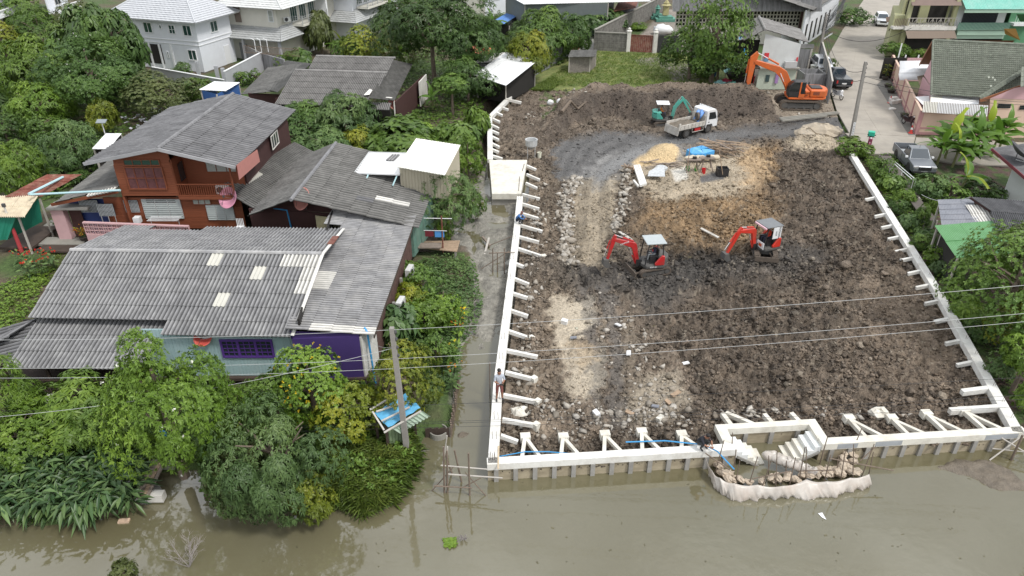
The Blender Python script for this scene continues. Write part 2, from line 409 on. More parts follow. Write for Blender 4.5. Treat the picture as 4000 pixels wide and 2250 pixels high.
paint([(2330,300),(2900,470),(3100,470),(3000,440),(2500,470),(2200,430),(2150,520),(2050,560),(1990,480),(2010,400)], BROWN*1.25, 40, .6, .1)
paint([(2470,620),(2600,580),(2760,560),(2950,560),(3010,640),(2960,720),(2790,770),(2560,770),(2450,700)], LIGHT*1.1, 22, .9, .7)
paint([(2500,600),(2560,575),(2620,570),(2650,600),(2640,625),(2500,640),(2470,625)], np.array([.52,.41,.25]), 8, 1, 1.0, True)
paint([(2620,570),(2760,560),(2800,585),(2700,610),(2660,605)], GRAV*1.7, 10, .9, .8)
paint([(2620,655),(2680,640),(2690,690),(2640,700)], np.array([.55,.55,.52]), 8, 1, 1.0, True)
paint([(2730,680),(2830,655),(2830,690),(2740,705)], GRAV*1.1, 6, 1, 1.0, True)
paint([(3060,545),(3200,520),(3290,545),(3290,575),(3100,580)], LIGHT*1.2, 16, .9, .5)
paint([(2900,560),(3040,570),(3020,680),(2960,720),(2900,700)], OCH*1.35, 26, .6, .3)
paint([(2120,1130),(2420,1120),(2600,1300),(2760,1480),(2780,1650),(2050,1700),(2060,1350)], BASE*1.25, 60, .8, .25)
paint([(2150,1150),(2310,1140),(2330,1180),(2270,1290),(2210,1400),(2170,1330)], PALE*1.15, 16, 1, .97)
paint([(2190,1380),(2330,1360),(2360,1480),(2280,1560),(2190,1500)], PALE*.95, 20, .9, .9)
paint([(2500,1460),(2640,1420),(2720,1560),(2600,1640),(2440,1620)], PALE*.78, 30, .7, .8)
for tr in ([(2290,1130),(2300,1300),(2330,1480),(2350,1650)], [(2370,1120),(2390,1300),(2410,1480),(2440,1640)]):
 d = seg_dist(U, V, tr); mk = 1-sstep(14, 40, d); C = C*(1-.6*mk[..., None])+DARK*1.9*.6*mk[..., None]
 smoothm = np.maximum(smoothm, mk*.7)
for du_ in (-62, -40, 30, 55):
 tr = [(2330+du_*.7,700),(2322+du_,860),(2305+du_*1.2,1030)]; d = seg_dist(uu, vv, tr); mk = (1-sstep(5, 15, d))*(.4+.6*vn(x*1.5, y*1.5, 77)); C = C*(1-.38*mk[..., None])
for du_ in (-45, 45, 70):
 tr = [(2400+du_,1230),(2390+du_*1.2,1450),(2420+du_*1.5,1680)]; d = seg_dist(uu+.4*wu, vv, tr); mk = (1-sstep(8, 20, d))*.7; C = C*(1-.4*mk[..., None])+np.array([.30,.27,.215])*.3*mk[..., None]; smoothm = np.maximum(smoothm, mk*.8)
paint([(2215,1310),(2315,1330),(2300,1420),(2250,1440)], np.array([.33,.27,.19]), 14, .6, 1.0)
mrub = sstep(4.6, 2.0, x-plx(y))*(1-mroad)*(y < 64)
C = C*(1-.35*mrub[..., None])+np.array([.24,.20,.155])*.35*mrub[..., None]
C = C*(1+smoothm[..., None]*(.85+.3*med-1)+(1-smoothm[..., None])*((.42+1.0*med)*(.5+.9*fin)-1))*np.array([1.16,1.11,1.05])
sp = (vn(x*6, y*6, 41) > .83)[..., None]*(1-smoothm[..., None]); C = C*(1-.5*sp)+np.array([.30,.26,.205])*.5*sp
rough = 1-smoothm
fade = sstep(.0, .9, x-plx(y))*sstep(.0, .9, prx(y)-x)*sstep(0, 1.1, y-fy)
wx_ = (fbm(x*1.5, y*1.5, 3, 81)-.5)*1.6; wy_ = (fbm(x*1.5, y*1.5, 3, 82)-.5)*1.6
ca = clod(x*1.0+wx_, y*1.0+wy_, 1)*.22+clod(x*2.3+wx_*2, y*2.3+wy_*2, 2)*.2+(fbm(x*4.5, y*4.5, 3, 7)-.5)*.7+(.5-np.abs(fbm(x*1.4, y*1.4, 4, 83)-.5)*4)*.16+(fbm(x*.4, y*.4, 3, 8)-.5)*.7-.1
tracks = (np.sin((uu-2230)*.09)*.03*(1-sstep(0, 60, np.abs(uu-2320)-60)))
tooth = 1-sstep(26, 60, y)*.0
curv = seg_dist(uu, vv, [(3400,480),(2900,515),(2640,545),(2480,590),(2370,650),(2330,720),(2320,1040)])
rut = mroad*np.sin(curv*.16+fbm(x*.5, y*.5, 2, 71)*3)*(.5+.5*vn(x*.9, y*.9, 72)); C = C*(1+.20*rut[..., None])
lane = (1-sstep(8, 26, np.abs(curv-2)))*mroad*(uu < 2800); C = C*(1-.4*lane[..., None])+ROADG*.4*lane[..., None]
h = -.22+rough*ca*(1-.35*sstep(60, 70, y))+smoothm*((fbm(x*2, y*2, 3, 3)-.5)*.05+tracks)
h = h*(.35+.65*fade)-.12*(1-fade)
tf = fbm(x*.5, 0*x, 3, 51)
yb = 70.3+1.3*(tf-.5)*2-sstep(8, 2, x)*9+sstep(26, 33, x)*3.5      # foot line of the cut
topz = 2.05+.6*(fbm(x*.4, y*.4, 3, 52)-.5)*2
inx = sstep(1.2, 6, x)*(1-sstep(24.5, 28.5, x))
bm = sstep(0, 3.2, y-yb)*(1-sstep(4.6, 9.5, y-yb))*inx
h = h*(1-.35*bm)+bm*topz
face = sstep(0, .8, y-yb)*(1-sstep(2.6, 3.6, y-yb))*inx
C = C*(1-.6*face[..., None])+np.array([.055,.044,.038])*.6*face[..., None]*(.6+.8*fbm(x*2.5, y*.8, 3, 53)[..., None])
crest = sstep(2.8, 4.0, y-yb)*inx; C = C*(1-.4*crest[..., None])+np.array([.20,.155,.115])*.4*crest[..., None]
gr = sstep(.5, .6, fbm(x*.9, y*.9, 3, 54))*sstep(5.2, 7, y-yb)*(inx > .3); C = C*(1-.8*gr[..., None])+np.array([.09,.13,.04])*.8*gr[..., None]
fur = np.sin((x*.9+y*.3)*2.6+fbm(x*.5, y*.5, 3, 91)*7)*sstep(.48, .6, fbm(x*.22, y*.22, 3, 92))*rough*fade; h += fur*.13; C = C*(1+.16*fur[..., None])
h += heap(x, y, *P(2610,590)[:2], 1.9, 2.0, .75, p=.8)               # sand
h += heap(x, y, *P(3180,540)[:2], 2.4, 1.3, .5)
h += heap(x, y, *P(2560,1150)[:2], 3.8, 1.8, .65, .3)*(.6+.8*fbm(x*1.2, y*1.2, 3, 9))
h += heap(x, y, *P(2160,1050)[:2], 2.6, 1.5, .5)
h += heap(x, y, *P(2620,860)[:2], 3.6, 2.4, .5)
h -= heap(x, y, *P(2740,985)[:2], 2.9, 2.0, .42)                     # the pit being dug
C = C*(1-.45*(heap(x, y, *P(2740,985)[:2], 2.9, 2.0, 1.0) > .4)[..., None])
h = np.where((x > 27) & (y > 70.5), -.06+.4*(h+.06)*0, h)               # pad under the large excavator
pad = (x > 26.3) & (y > 70.8); C = np.where(pad[..., None], np.array([.27,.225,.175])*(.6+.8*med), C)
V3 = np.stack([x.ravel(), y.ravel(), h.ravel()], 1); idx = np.arange(x.size).reshape(x.shape)
F = np.stack([idx[:-1, :-1], idx[:-1, 1:], idx[1:, 1:], idx[1:, :-1]], -1).reshape(-1, 4)
m_soil = mat('dug_soil', (.1,.1,.1), rough=.8, var=.35, scale=7, attr='tint', bump=.22, bscale=7, spec=.35)
soil = meshobj('soil_fill', npmesh('soil_fill', V3, F, m_soil, C.reshape(-1, 3), False)); struct(soil)
_SY, _SH = ys.copy(), h.copy()
def soil_z(px, py):                   # height of the fill at a place
 j = int(np.clip(np.searchsorted(_SY, py), 0, len(_SY)-1)); a = plx(py); b = prx(py)
 i = int(np.clip((px-a)/(b-a)*(NX-1), 0, NX-1)); return float(_SH[j, i])
def SP(u, v):                         # place on the plot
 q = P(u, v, -.05); return Vector((q.x, q.y, soil_z(q.x, q.y)))

def lumps(name, pts, size, colr, m, seed=1, flat=.7, sub=1):
 ph = (1+5**.5)/2; V0 = np.array([(-1,ph,0),(1,ph,0),(-1,-ph,0),(1,-ph,0),(0,-1,ph),(0,1,ph),(0,-1,-ph),(0,1,-ph),(ph,0,-1),(ph,0,1),(-ph,0,-1),(-ph,0,1)], float)/1.9
 F0 = np.array([(0,11,5),(0,5,1),(0,1,7),(0,7,10),(0,10,11),(1,5,9),(5,11,4),(11,10,2),(10,7,6),(7,1,8),(3,9,4),(3,4,2),(3,2,6),(3,6,8),(3,8,9),(4,9,5),(2,4,11),(6,2,10),(8,6,7),(9,8,1)])
 rg = np.random.RandomState(seed); n = len(pts); jit = rg.uniform(.4, 1.5, (n, 12, 1)); a = rg.uniform(0, 6.28, n)
 s3 = size[:, None]*rg.uniform(.6, 1.4, (n, 3))*np.array([1, 1, flat])
 V = V0[None]*jit*s3[:, None, :]; ca_, sa_ = np.cos(a)[:, None], np.sin(a)[:, None]
 Vx = V[..., 0]*ca_-V[..., 1]*sa_; Vy = V[..., 0]*sa_+V[..., 1]*ca_; V = np.stack([Vx, Vy, V[..., 2]], -1)+pts[:, None, :]
 F = F0[None]+(np.arange(n)*12)[:, None, None]; c = np.repeat(colr[:, None, :], 12, 1).reshape(-1, 3)
 return npmesh(name, V.reshape(-1, 3), F.reshape(-1, 3), m, c)
rg = np.random.RandomState(11); N0 = 95000
jj = rg.randint(1, h.shape[0]-1, N0); ii = rg.randint(1, h.shape[1]-1, N0)
wgt = rough[jj, ii]*(.25+.75*(fbm(x[jj, ii]*.7, y[jj, ii]*.7, 3, 61) > .47))*(.45+.55*sstep(80, 40, y[jj, ii]))
keep = rg.rand(N0) < wgt*.75; jj, ii = jj[keep], ii[keep]
sz = (.03+.065*rg.rand(len(jj))**1.8+.012*(y[jj, ii]/30))*(1+1.3*(rg.rand(len(jj)) > .97)); pt = np.stack([x[jj, ii], y[jj, ii], h[jj, ii]+sz*.25], 1)
ok = (pt[:, 0]-plx(pt[:, 1]) > .25) & (prx(pt[:, 1])-pt[:, 0] > .3); jj, ii, sz, pt = jj[ok], ii[ok], sz[ok], pt[ok]
cc = C[jj, ii]*rg.uniform(.65, 1.4, (len(jj), 1))+rg.uniform(-.01, .02, (len(jj), 1)); cc = np.clip(cc, .02, .6)
o = meshobj('soil_clods', lumps('soil_clods', pt, sz, cc, m_soil, 2)); tag(o, 'loose clods of dug soil strewn over the plot', 'soil clods', kind='stuff')
m_stone = mat('limestone_rubble', (.4,.4,.4), rough=.9, var=.2, scale=8, attr='tint', bump=.03, bscale=14)
def rows(pts, wd, n):
 out = []
 for _ in range(n):
  f = rg.rand()*(len(pts)-1); k = int(f); g = f-k; u = pts[k][0]*(1-g)+pts[k+1][0]*g; v = pts[k][1]*(1-g)+pts[k+1][1]*g
  out.append((u+rg.normal()*wd, v+rg.normal()*wd*.5))
 return out
big = rows([(2255,690),(2215,760),(2200,850),(2215,930),(2205,1010),(2235,1030)], 15, 500)+rows([(2450,660),(2440,760),(2425,840),(2405,880)], 11, 170)
sc = rows([(2080,680),(2090,900),(2060,1150),(2040,1400),(2040,1660)], 36, 420)+rows([(2100,1600),(2300,1620),(2550,1600),(2700,1660)], 50, 300)+rows([(2120,1690),(2500,1680)], 20, 90)+rows([(2350,1200),(2500,1400),(2600,1600)], 60, 160)+rows([(2060,470),(2150,420),(2250,420),(2400,360),(3000,345)], 26, 260)+rows([(3120,545),(3230,540)], 14, 40)+rows([(2830,1590),(3100,1600),(3480,1620),(3900,1640)], 16, 150)+rows([(3060,440),(3240,460)], 8, 26)
allp = [(u, v, 1) for u, v in big]+[(u, v, 0) for u, v in sc]; st = []
for u, v, b_ in allp:
 p = P(u, v, -.05)
 if p.x-plx(p.y) < .3 or prx(p.y)-p.x < .3 or p.y < fwy(p.x)+.5 or (P(2808,1659,WT).x-.3 < p.x < P(3228,1699,WT).x+.2 and p.y < P(2990,1648,WT).y+.4): continue
 s_ = (.10+.13*rg.rand()) if b_ else (.045+.15*rg.rand()**3); st.append((p.x, p.y, soil_z(p.x, p.y)+s_*.3, s_, b_))
st.sort(key=lambda q: -q[3]*ppm(q[1], 0)); st = np.array(st)
def stonecol(n): t = rg.rand(n, 1); return (np.array([.25,.215,.17])*(1-t)+np.array([.50,.47,.42])*t)*rg.uniform(.7, 1.1, (n, 1))
for k in range(min(260, len(st))):
 q = st[k]; o = meshobj('rubble_stone', lumps('rubble_stone', np.zeros((1, 3)), np.array([q[3]]), stonecol(1), m_stone, 100+k), None, (q[0], q[1], q[2]))
 inrow = q[4] > .5
 tag(o, 'pale limestone lump in the rubble rows beside the wheel track' if inrow else 'pale limestone lump scattered on the brown soil', 'stone', 'limestone lumps edging the wheel track' if inrow else 'limestone lumps scattered on the soil')
q = st[260:]; tag(meshobj('rubble', lumps('rubble', q[:, :3], q[:, 3], stonecol(len(q)), m_stone, 9)), 'small pale rubble spread over the plot', 'rubble', kind='stuff')
# ================================================================ NEW RETAINING WALL
m_cap = mat('new_white_concrete', (.74,.735,.70), rough=.8, var=.08, scale=2.5, dirt=(.40,.35,.28), damt=.5, dscale=1.3, bump=.004, bscale=25)
m_capy = mat('cream_concrete', (.69,.67,.60), rough=.8, var=.07, scale=2.5, dirt=(.36,.31,.24), damt=.55, dscale=1.5)
m_pan = mat('stained_wall_panel', (.36,.31,.22), rough=.85, var=.16, scale=1.6, dirt=(.19,.15,.10), damt=.6, dscale=1.0, stretch=(1,1,2.5))
m_pile = mat('pile_concrete', (.30,.29,.27), rough=.9, var=.15, scale=3, dirt=(.15,.14,.12), damt=.5)
m_rebar = mat('rebar_steel', (.10,.075,.06), rough=.8, var=.1)
m_dark = mat('dark_void', (.012,.012,.012), rough=.9, var=0)
def wallthing(label): return thing('retaining_wall', label, 'retaining wall', world=True)
def offset(a, b, d):                 # horizontal offset to the right of a->b
 t = (b-a); t.z = 0; t.normalize(); return Vector((t.y, -t.x, 0))*d
def capseg(root, a, b, wd, m=None, zt=WT, ht=.33, ext=0.0):
 t = (b-a).normalized()*ext
 MB().beam((a.x-t.x, a.y-t.y, zt-ht/2), (b.x+t.x, b.y+t.y, zt-ht/2), wd, ht).build('cap_beam', m or m_cap, root)
def panels(root, a, b, side, wd, pile=.82, zt=WT-.33, zb=-1.6, hole=True, start=.4):
 L_ = (Vector((b.x-a.x, b.y-a.y, 0))).length; t = Vector((b.x-a.x, b.y-a.y, 0)).normalized()
 o = offset(a, b, side*(wd/2-.14)); pts = np.arange(start, L_, pile)
 prev = 0.0; hb = MB()
 for i, s in enumerate(list(pts)+[L_]):
  p0 = a+t*prev+o; p1 = a+t*s+o
  if s-prev > .02: MB().beam((p0.x, p0.y, (zt+zb)/2), (p1.x, p1.y, (zt+zb)/2), .10, zt-zb-.006).build('wall_panel', m_pan, root)
  if i < len(pts):
   q = a+t*s+offset(a, b, side*(wd/2-.06)); MB().box((q.x, q.y, (zt+zb)/2-.003), (.19, .17, zt-zb-.012), rz=math.atan2(t.y, t.x)).build('pile', m_pile, root)
  prev = s
nL = Vector((0, 0, 0))
left = wallthing('long white concrete retaining wall with rusty bars along the muddy side channel')
WL = .44
lw = [Vector((p.x-.22, p.y, 0)) for p in LW]; lw[0] = Vector((FW0.x+.22, FW0.y+.10, 0)); lw[-1] = Vector((lw[-1].x, lw[-1].y+.15, 0))
for a, b in zip(lw[:-1], lw[1:]): capseg(left, a, b, WL, ext=.004)
for a, b in zip(lw[:-1], lw[1:]): panels(left, a, b, -1, WL, pile=1.4)
left2 = wallthing('short bent white retaining wall running from the concrete platform to the field')
l2 = [Vector((P(1915,622,WT).x, P(1915,622,WT).y, 0)), Vector((P(1913,455,WT).x, P(1913,455,WT).y, 0)), Vector((P(1992,376,WT).x, P(1992,376,WT).y, 0))]
for a, b in zip(l2[:-1], l2[1:]): capseg(left2, a, b, .46, ext=.02)
for a, b in zip(l2[:-1], l2[1:]): panels(left2, a, b, -1, .46, pile=1.6)
a = P(1975,388,WT); b = P(2036,402,WT-.3); MB().beam(a, b, .25, .25).build('brace_beam', m_cap, left2)
pf = thing('concrete_platform', 'square pale concrete platform between the two left retaining walls', 'platform', world=True)
c4 = [P(1911,625,WT), P(2059,625,WT), P(2034,757,WT), P(1922,757,WT)]
MB().prism([(p.x, p.y) for p in c4], WT-.45, WT+.004).build('slab', m_capy, pf)
MB().prism([(p.x*.98+.02*c4[0].x, p.y+.15) for p in c4], -1.5, WT-.455).build('foundation', m_pile, pf)
for (u0, v0, u1, v1) in ((2048,640,2040,668), (2030,690,2026,745)):
 MB().beam(P(u0,v0,WT+.02), P(u1,v1,WT+.02), .04, .03).build('rebar', m_rebar, pf)
BL = [(2057,648,2094,664), (2057,682,2108,704), (2054,716,2098,736), (2040,760,2108,778), (2040,797,2106,817), (2038,835,2120,860), (2030,880,2118,905),
   (2024,925,2105,947), (2018,970,2118,1003), (2012,1030,2062,1050), (2006,1088,2066,1112), (2000,1146,2060,1165), (1993,1213,2062,1236),
   (1985,1294,2068,1322), (1980,1370,2100,1395), (1974,1455,2078,1481), (1966,1545,2092,1570), (1962,1640,2086,1662), (1955,1703,2022,1727)]
BL2 = [(1950,417,1985,430), (1938,440,1962,452), (1925,465,1952,478), (1922,490,1948,503), (1922,512,1948,524), (1922,535,1948,548), (1922,562,1950,576), (1922,585,1948,596), (1925,610,1962,622)]
hb_ = []
for i, (u0, v0, u1, v1) in enumerate(BL):
 a = P(u0, v0, WT-.12); b = P(u1, v1, WT-.34); MB().beam(a, b, .16, .2).build('brace_beam', m_cap, left)
 if i in (5, 8, 13, 15, 16, 17): MB().box((b.x+.1, b.y, b.z-.05), (.3, .28, .36), rz=.05*i).build('pile_head', m_capy, left)
for (u0, v0, u1, v1) in BL2:
 a = P(u0, v0, WT-.12); b = P(u1, v1, WT-.30); MB().beam(a, b, .22, .22).build('brace_beam', m_cap, left2)
for v in list(range(780, 1800, 78)):                    # starter bars bent over the coping
 u = np.interp(v, [770, 1200, 1815], [2028, 1970, 1916]); s = 1+(v-770)/1000
 for k in (0, 1):
  a = P(u+k*8*s, v, WT-.02); MB().path([a, a+Vector((-.02, 0, .42)), a+Vector((.02, .05, .44))], .009, 4).build('rebar', m_rebar, left)
right = wallthing('long white concrete retaining wall along the overgrown right edge of the plot')
rw = [Vector((P(3330,600,WT).x, P(3330,600,WT).y, 0)), Vector((P(3662,1130,WT).x, P(3662,1130,WT).y, 0)), Vector((P(3990,1650,WT).x-.05, FW1.y+.2, 0))]
rw[2] = Vector((FW1.x-.1, FW1.y+.05, 0))
for a, b in zip(rw[:-1], rw[1:]): capseg(right, a, b, .46, ext=.004)
for a, b in zip(rw[:-1], rw[1:]): MB().beam((a.x, a.y, -.65), (b.x, b.y, -.65), .2, 1.43).build('wall_panel', m_pan, right)
def rwx(y): return np.interp(-y, [-p.y for p in rw], [p.x for p in rw])
for (u, v) in [(3425,773), (3463,838), (3492,882), (3520,926), (3554,975), (3574,1009), (3606,1060), (3643,1115), (3681,1177), (3722,1247), (3769,1332), (3815,1416)]:
 q = P(u, v, WT-.2); a = Vector((rwx(q.y)-.2, q.y, WT-.2)); b = a+Vector((-.75, -.05, -.16)); MB().beam(a, b, .16, .2).build('brace_beam', m_cap, right)
for (u, v, l) in [(3873,1519,1.3), (3915,1592,2.3)]:
 q = P(u, v, WT-.12); a = Vector((rwx(q.y)-.2, q.y, WT-.14)); b = a+Vector((-l, -.15, -.08)); MB().beam(a, b, .24, .26).build('brace_beam', m_cap, right)
for v in range(640, 1640, 62):
 q = P(np.interp(v, [600,1130,1690], [3330,3690,4000]), v, WT)
 for k in (0, 1): a = Vector((rwx(q.y)+.02+.1*k, q.y, WT-.02)); MB().path([a, a+Vector((.01, 0, .34)), a+Vector((.04, .03, .36))], .009, 4).build('rebar', m_rebar, right)
E1 = (FW1-FW0); E1.z = 0; LEN = E1.length; E1.normalize(); E2 = Vector((-E1.y, E1.x, 0)) # E2 points inland
def FR(s, o, z=0): q = FW0+E1*s+E2*o; return Vector((q.x, q.y, z))
def S_of(u, v, z=WT): q = P(u, v, z)-FW0; q.z = 0; return q.dot(E1), q.dot(E2)
s1, _ = S_of(2875,1742); s2, _ = S_of(3206,1724); _, dp = S_of(2850,1676); FWW = .40
front = wallthing('left part of the front retaining wall, where the worker crouches beside the dock')
front2 = wallthing('right part of the front retaining wall, patched with grey mortar, up to the corner')
dock = thing('boat_landing', 'recessed boat landing with two white stair flights in the front wall', 'boat landing', world=True)
def cap2(root, sa, oa, sb, ob, wd, m=None, zt=WT, ht=.33): a = FR(sa, oa); b = FR(sb, ob); MB().beam((a.x, a.y, zt-ht/2), (b.x, b.y, zt-ht/2), wd, ht).build('cap_beam', m or m_cap, root)
cap2(front, -.02, FWW/2, s1-.002, FWW/2, FWW)
cap2(front2, s2+.002, FWW/2, LEN+.3, FWW/2, FWW, m_capy)
m_mort = mat('grey_mortar_patch', (.33,.35,.37), rough=.9, var=.12)
for sa, ln in ((s2+.7, .9), (s2+2.4, 1.2), (LEN-1.6, 1.5)):
 a = FR(sa, -.002); b = FR(sa+ln, -.002); MB().beam((a.x, a.y, WT-.17), (b.x, b.y, WT-.17), .012, .26).build('mortar_patch', m_mort, front2)
a_, b_ = FR(0, FWW/2), FR(s1, FWW/2); panels(front, a_, b_, 1, FWW, start=.35)
a_, b_ = FR(s2, FWW/2), FR(LEN+.3, FWW/2); panels(front2, a_, b_, 1, FWW, start=.5)
hm = MB()
for k in range(int(s1/.41)):
 q = FR(.2+k*.41, .045); hm.tube((q.x, q.y, -.07), (q.x-E2.x*.03, q.y-E2.y*.03, -.07), .022, 6)
hm.build('weep_holes', m_dark, front)
dk = dp+.0
cap2(dock, s1-.30-.35, FWW/2, s1-.0, FWW/2, .001, m_capy) if False else None
cap2(dock, s1-.24, FWW+.002, s1-.24, dk+.34, .44, m_capy); cap2(dock, s2+.18, FWW+.002, s2+.18, dk+.34, .44, m_capy)
cap2(dock, s1-.018, dk+.17, s2-.042, dk+.17, .34, m_capy)
a_, b_ = FR(s1, dk+.17), FR(s2, dk+.17); panels(dock, a_, b_, 1, .34, pile=1.2, start=.9)
for ss_, sg in ((s1-.1, 1), (s2+.1, -1)):
 a = FR(ss_, .2); b = FR(ss_, dk); MB().beam((a.x, a.y, -.8), (b.x, b.y, -.8), .12, 1.45).build('wall_panel', m_pan, dock)
m_wst = mat('white_step', (.74,.76,.76), rough=.7, var=.05, dirt=(.55,.54,.48), damt=.3)
for side in (0, 1):
 for k in range(5):
  z1 = WT-.18-k*.19; w_ = .27
  sa = s1+.002+k*w_ if side == 0 else s2-.002-(k+1)*w_
  a = FR(sa+w_/2, .04); b = FR(sa+w_/2, dk-.22 if side else dk-.30)
  MB().beam((a.x, a.y, z1-.17), (b.x, b.y, z1-.17), w_-.004, .34).build('step', m_wst if k < 2 else m_capy, dock)
 sa = s1+.05 if side == 0 else s2-.05; sb = s1+1.5 if side == 0 else s2-1.5
 a = FR(sa, .0, WT-.42); b = FR(sb, .0, WT-1.30); MB().beam(a, b, .06, .10).build('stringer_board', m_pile, dock)
def ybrace(root, u, v, la=-.05, lb=.95, ln=1.15, z=.22, head=True):
 s, o = S_of(u, v, z)
 A = FR(s, o, z); MB().beam(A, FR(s+la, FWW-.05, WT-.16), .16, .2).build('brace_beam', m_capy, root)
 MB().beam(FR(s+.09, o-.05, z-.02), FR(s+lb, FWW-.05, WT-.18), .15, .18).build('brace_beam', m_capy, root)
 if head: q = FR(s+.04, o+.14, z-.04); MB().box(q, (.44, .34, .32), rz=math.atan2(E1.y, E1.x)).build('pile_head', m_capy, root)
for u, v in ((2050,1716), (2199,1716), (2362,1706), (2506,1696), (2662,1706)): ybrace(front, u, v, -.25, .55, z=.2)
for u, v in ((2822,1620), (2985,1622), (3090,1618)):
 s, o = S_of(u, v, .2); MB().beam(FR(s, o, .2), FR(s+.1, dk+.32, WT-.16), .2, .22).build('brace_beam', m_capy, dock)
s, o = S_of(2835,1615, .2); MB().beam(FR(s, o, .2), FR(s+1.0, dk+.32, WT-.17), .18, .2).build('brace_beam', m_capy, dock)
for u, v in ((3318,1642), (3486,1642), (3622,1624), (3768,1612)): ybrace(front2, u, v, .12, .95, z=.2)
for s in np.arange(.25, .8, .5):
 for k in (0, 1): a = FR(s*.3+.07*k, .25, WT-.02); MB().path([a, a+Vector((0, 0, .4)), a+Vector((.03, .02, .42))], .009, 4).build('rebar', m_rebar, front)
pa = P(1948,1742,WT+.03); pb = P(1946,1832,WT-.02)
tag(MB().beam(pa, pb, .07, .03).build('wooden_batten', mat('raw_timber', (.52,.42,.29), rough=.8, var=.15, scale=4)), 'thin pale timber batten lying over the front left corner of the wall', 'batten')

# ================================================================ COFFERDAM of plastic sheet, stakes and sandbags
m_sheet = mat('milky_plastic_sheet', (.66,.62,.57), rough=.32, var=.10, scale=1.2, dirt=(.42,.30,.22), damt=.5, dscale=.9, trans=.25)
m_bam = mat('weathered_bamboo', (.17,.13,.10), rough=.8, var=.25, scale=3)
m_bag = mat('muddy_sandbag', (.50,.42,.33), rough=.85, var=.25, scale=6, dirt=(.25,.18,.12), damt=.5, dscale=3, bump=.03, bscale=12)
top = [(2758,1786),(2782,1838),(2812,1866),(2870,1888),(2960,1893),(3060,1898),(3150,1872),(3230,1880),(3320,1866),(3395,1852)]
bot = [(2766,1850),(2790,1905),(2832,1938),(2868,1956),(2975,1953),(3070,1950),(3160,1945),(3250,1943),(3325,1928),(3402,1892)]
tp = [P(u, v, .06) for u, v in top]; bt = [P(u, v, -.62) for u, v in bot]
nu, nv = 150, 9; Vv = []
for i in range(nu):
 f = i/(nu-1)*(len(tp)-1); k = min(int(f), len(tp)-2); g = f-k
 a = tp[k].lerp(tp[k+1], g); b = bt[k].lerp(bt[k+1], g)
 scal = abs(math.sin(f*math.pi*1.0))*.10
 for j in range(nv):
  q = j/(nv-1); p = a.lerp(b, q); fold = (float(vn(i*.32+q*2.2, .5, 3))-.5)*.5*q+(float(vn(i*.9-q*3, 2.5, 4))-.5)*.10*q
  p.y -= fold+.10*math.sin(q*math.pi); p.x += (float(vn(i*.5, q*2, 6))-.5)*.1*q; p.z -= scal*(1-q); Vv.append(tuple(p))
Ff = [(i*nv+j, (i+1)*nv+j, (i+1)*nv+j+1, i*nv+j+1) for i in range(nu-1) for j in range(nv-1)]
sb = MB(); sb.v = Vv; sb.f = Ff; sb.mi = [0]*len(Ff)
so_ = sb.build('plastic_sheet', m_sheet, None, True); md = so_.modifiers.new('t', 'SOLIDIFY'); md.thickness = .008
tag(so_, 'long milky plastic sheet hung in folds on stakes around the boat landing', 'plastic sheet')
rd = random.Random(5)
stakes = [(2780,1782,2765,1703),(2800,1825,2828,1720),(2858,1775,2862,1690),(2868,1830,2875,1755),(2876,1870,2890,1800),(2928,1885,2960,1783),(2980,1895,3012,1800),(3030,1900,3036,1755),(3085,1890,3108,1786),
    (3124,1862,3145,1745),(3148,1868,3150,1745),(3070,1835,3072,1800),(3222,1872,3245,1776),(3210,1785,3238,1688),(3285,1868,3302,1762),(3332,1852,3335,1735),(3330,1760,3367,1672),(3372,1845,3415,1735),(3395,1848,3412,1765),(3270,1830,3275,1780),(3002,1835,3003,1780)]
for i, (u0, v0, u1, v1) in enumerate(stakes):
 a = P(u0, v0, -.2); b = PY(u1, v1, a.y+.05)
 tag(MB().tube(a+(a-b)*.35, b, .026, 6, .018).build('bamboo_stake', m_bam), 'thin dark stake driven in beside the plastic sheet and sandbags', 'stake', 'stakes around the boat landing')
for (u0, v0, z0, u1, v1, z1, lb) in ((3238,1790,.5,3490,1838,.2,'long pale bamboo rail slanting out over the water on the right of the sandbags'), (3360,1800,.0,3420,1745,.5,'short bamboo prop crossing the two right end stakes'),
  (2755,1770,.4,2850,1835,.1,'dark bamboo rail leaning at the left end of the plastic sheet'), (2940,1870,0,3090,1840,.1,'bamboo rail lying along the sandbags, left one'), (3120,1840,.1,3260,1836,.2,'bamboo rail lying along the sandbags, right one')):
 tag(MB().tube(P(u0, v0, z0), P(u1, v1, z1), .028, 6).build('bamboo_rail', m_bam), lb, 'bamboo pole')
bagm = []
for s in range(4):
 b = MB(); b.blob((0, 0, 0), (.25, .16, .11), 9, 6, .26, s); bagm.append(b.mesh('sandbag', m_bag, False))
arc = [(2820,1845),(2850,1865),(2890,1875),(2925,1880),(2975,1880),(3010,1865),(3045,1868),(3080,1862),(3120,1870),(3160,1858),(3185,1848),(3220,1850),(3245,1838),(3290,1850),(3325,1840),(3350,1845),(3310,1815),(3340,1800),(3300,1795),(3330,1775),(3300,1770),(3285,1820),(3265,1838),(2805,1815),(2840,1850),(3100,1870),(3140,1850),(3205,1838),(2870,1872)]
for k, (u, v) in enumerate(arc*2):
 hi = k >= len(arc)
 p = P(u+rd.uniform(-8, 8), v+rd.uniform(-5, 5), -.42+(.2 if hi else 0))
 o = meshobj('sandbag', bagm[k % 4], None, p); o.rotation_euler = (rd.uniform(-.3, .3), rd.uniform(-.3, .3), rd.uniform(0, 3)); o.scale = [rd.uniform(.75, 1.15)]*3
 tag(o, 'crumpled brown sandbag piled inside the plastic sheet dam', 'sandbag', 'sandbags inside the plastic sheet dam')
b = MB();
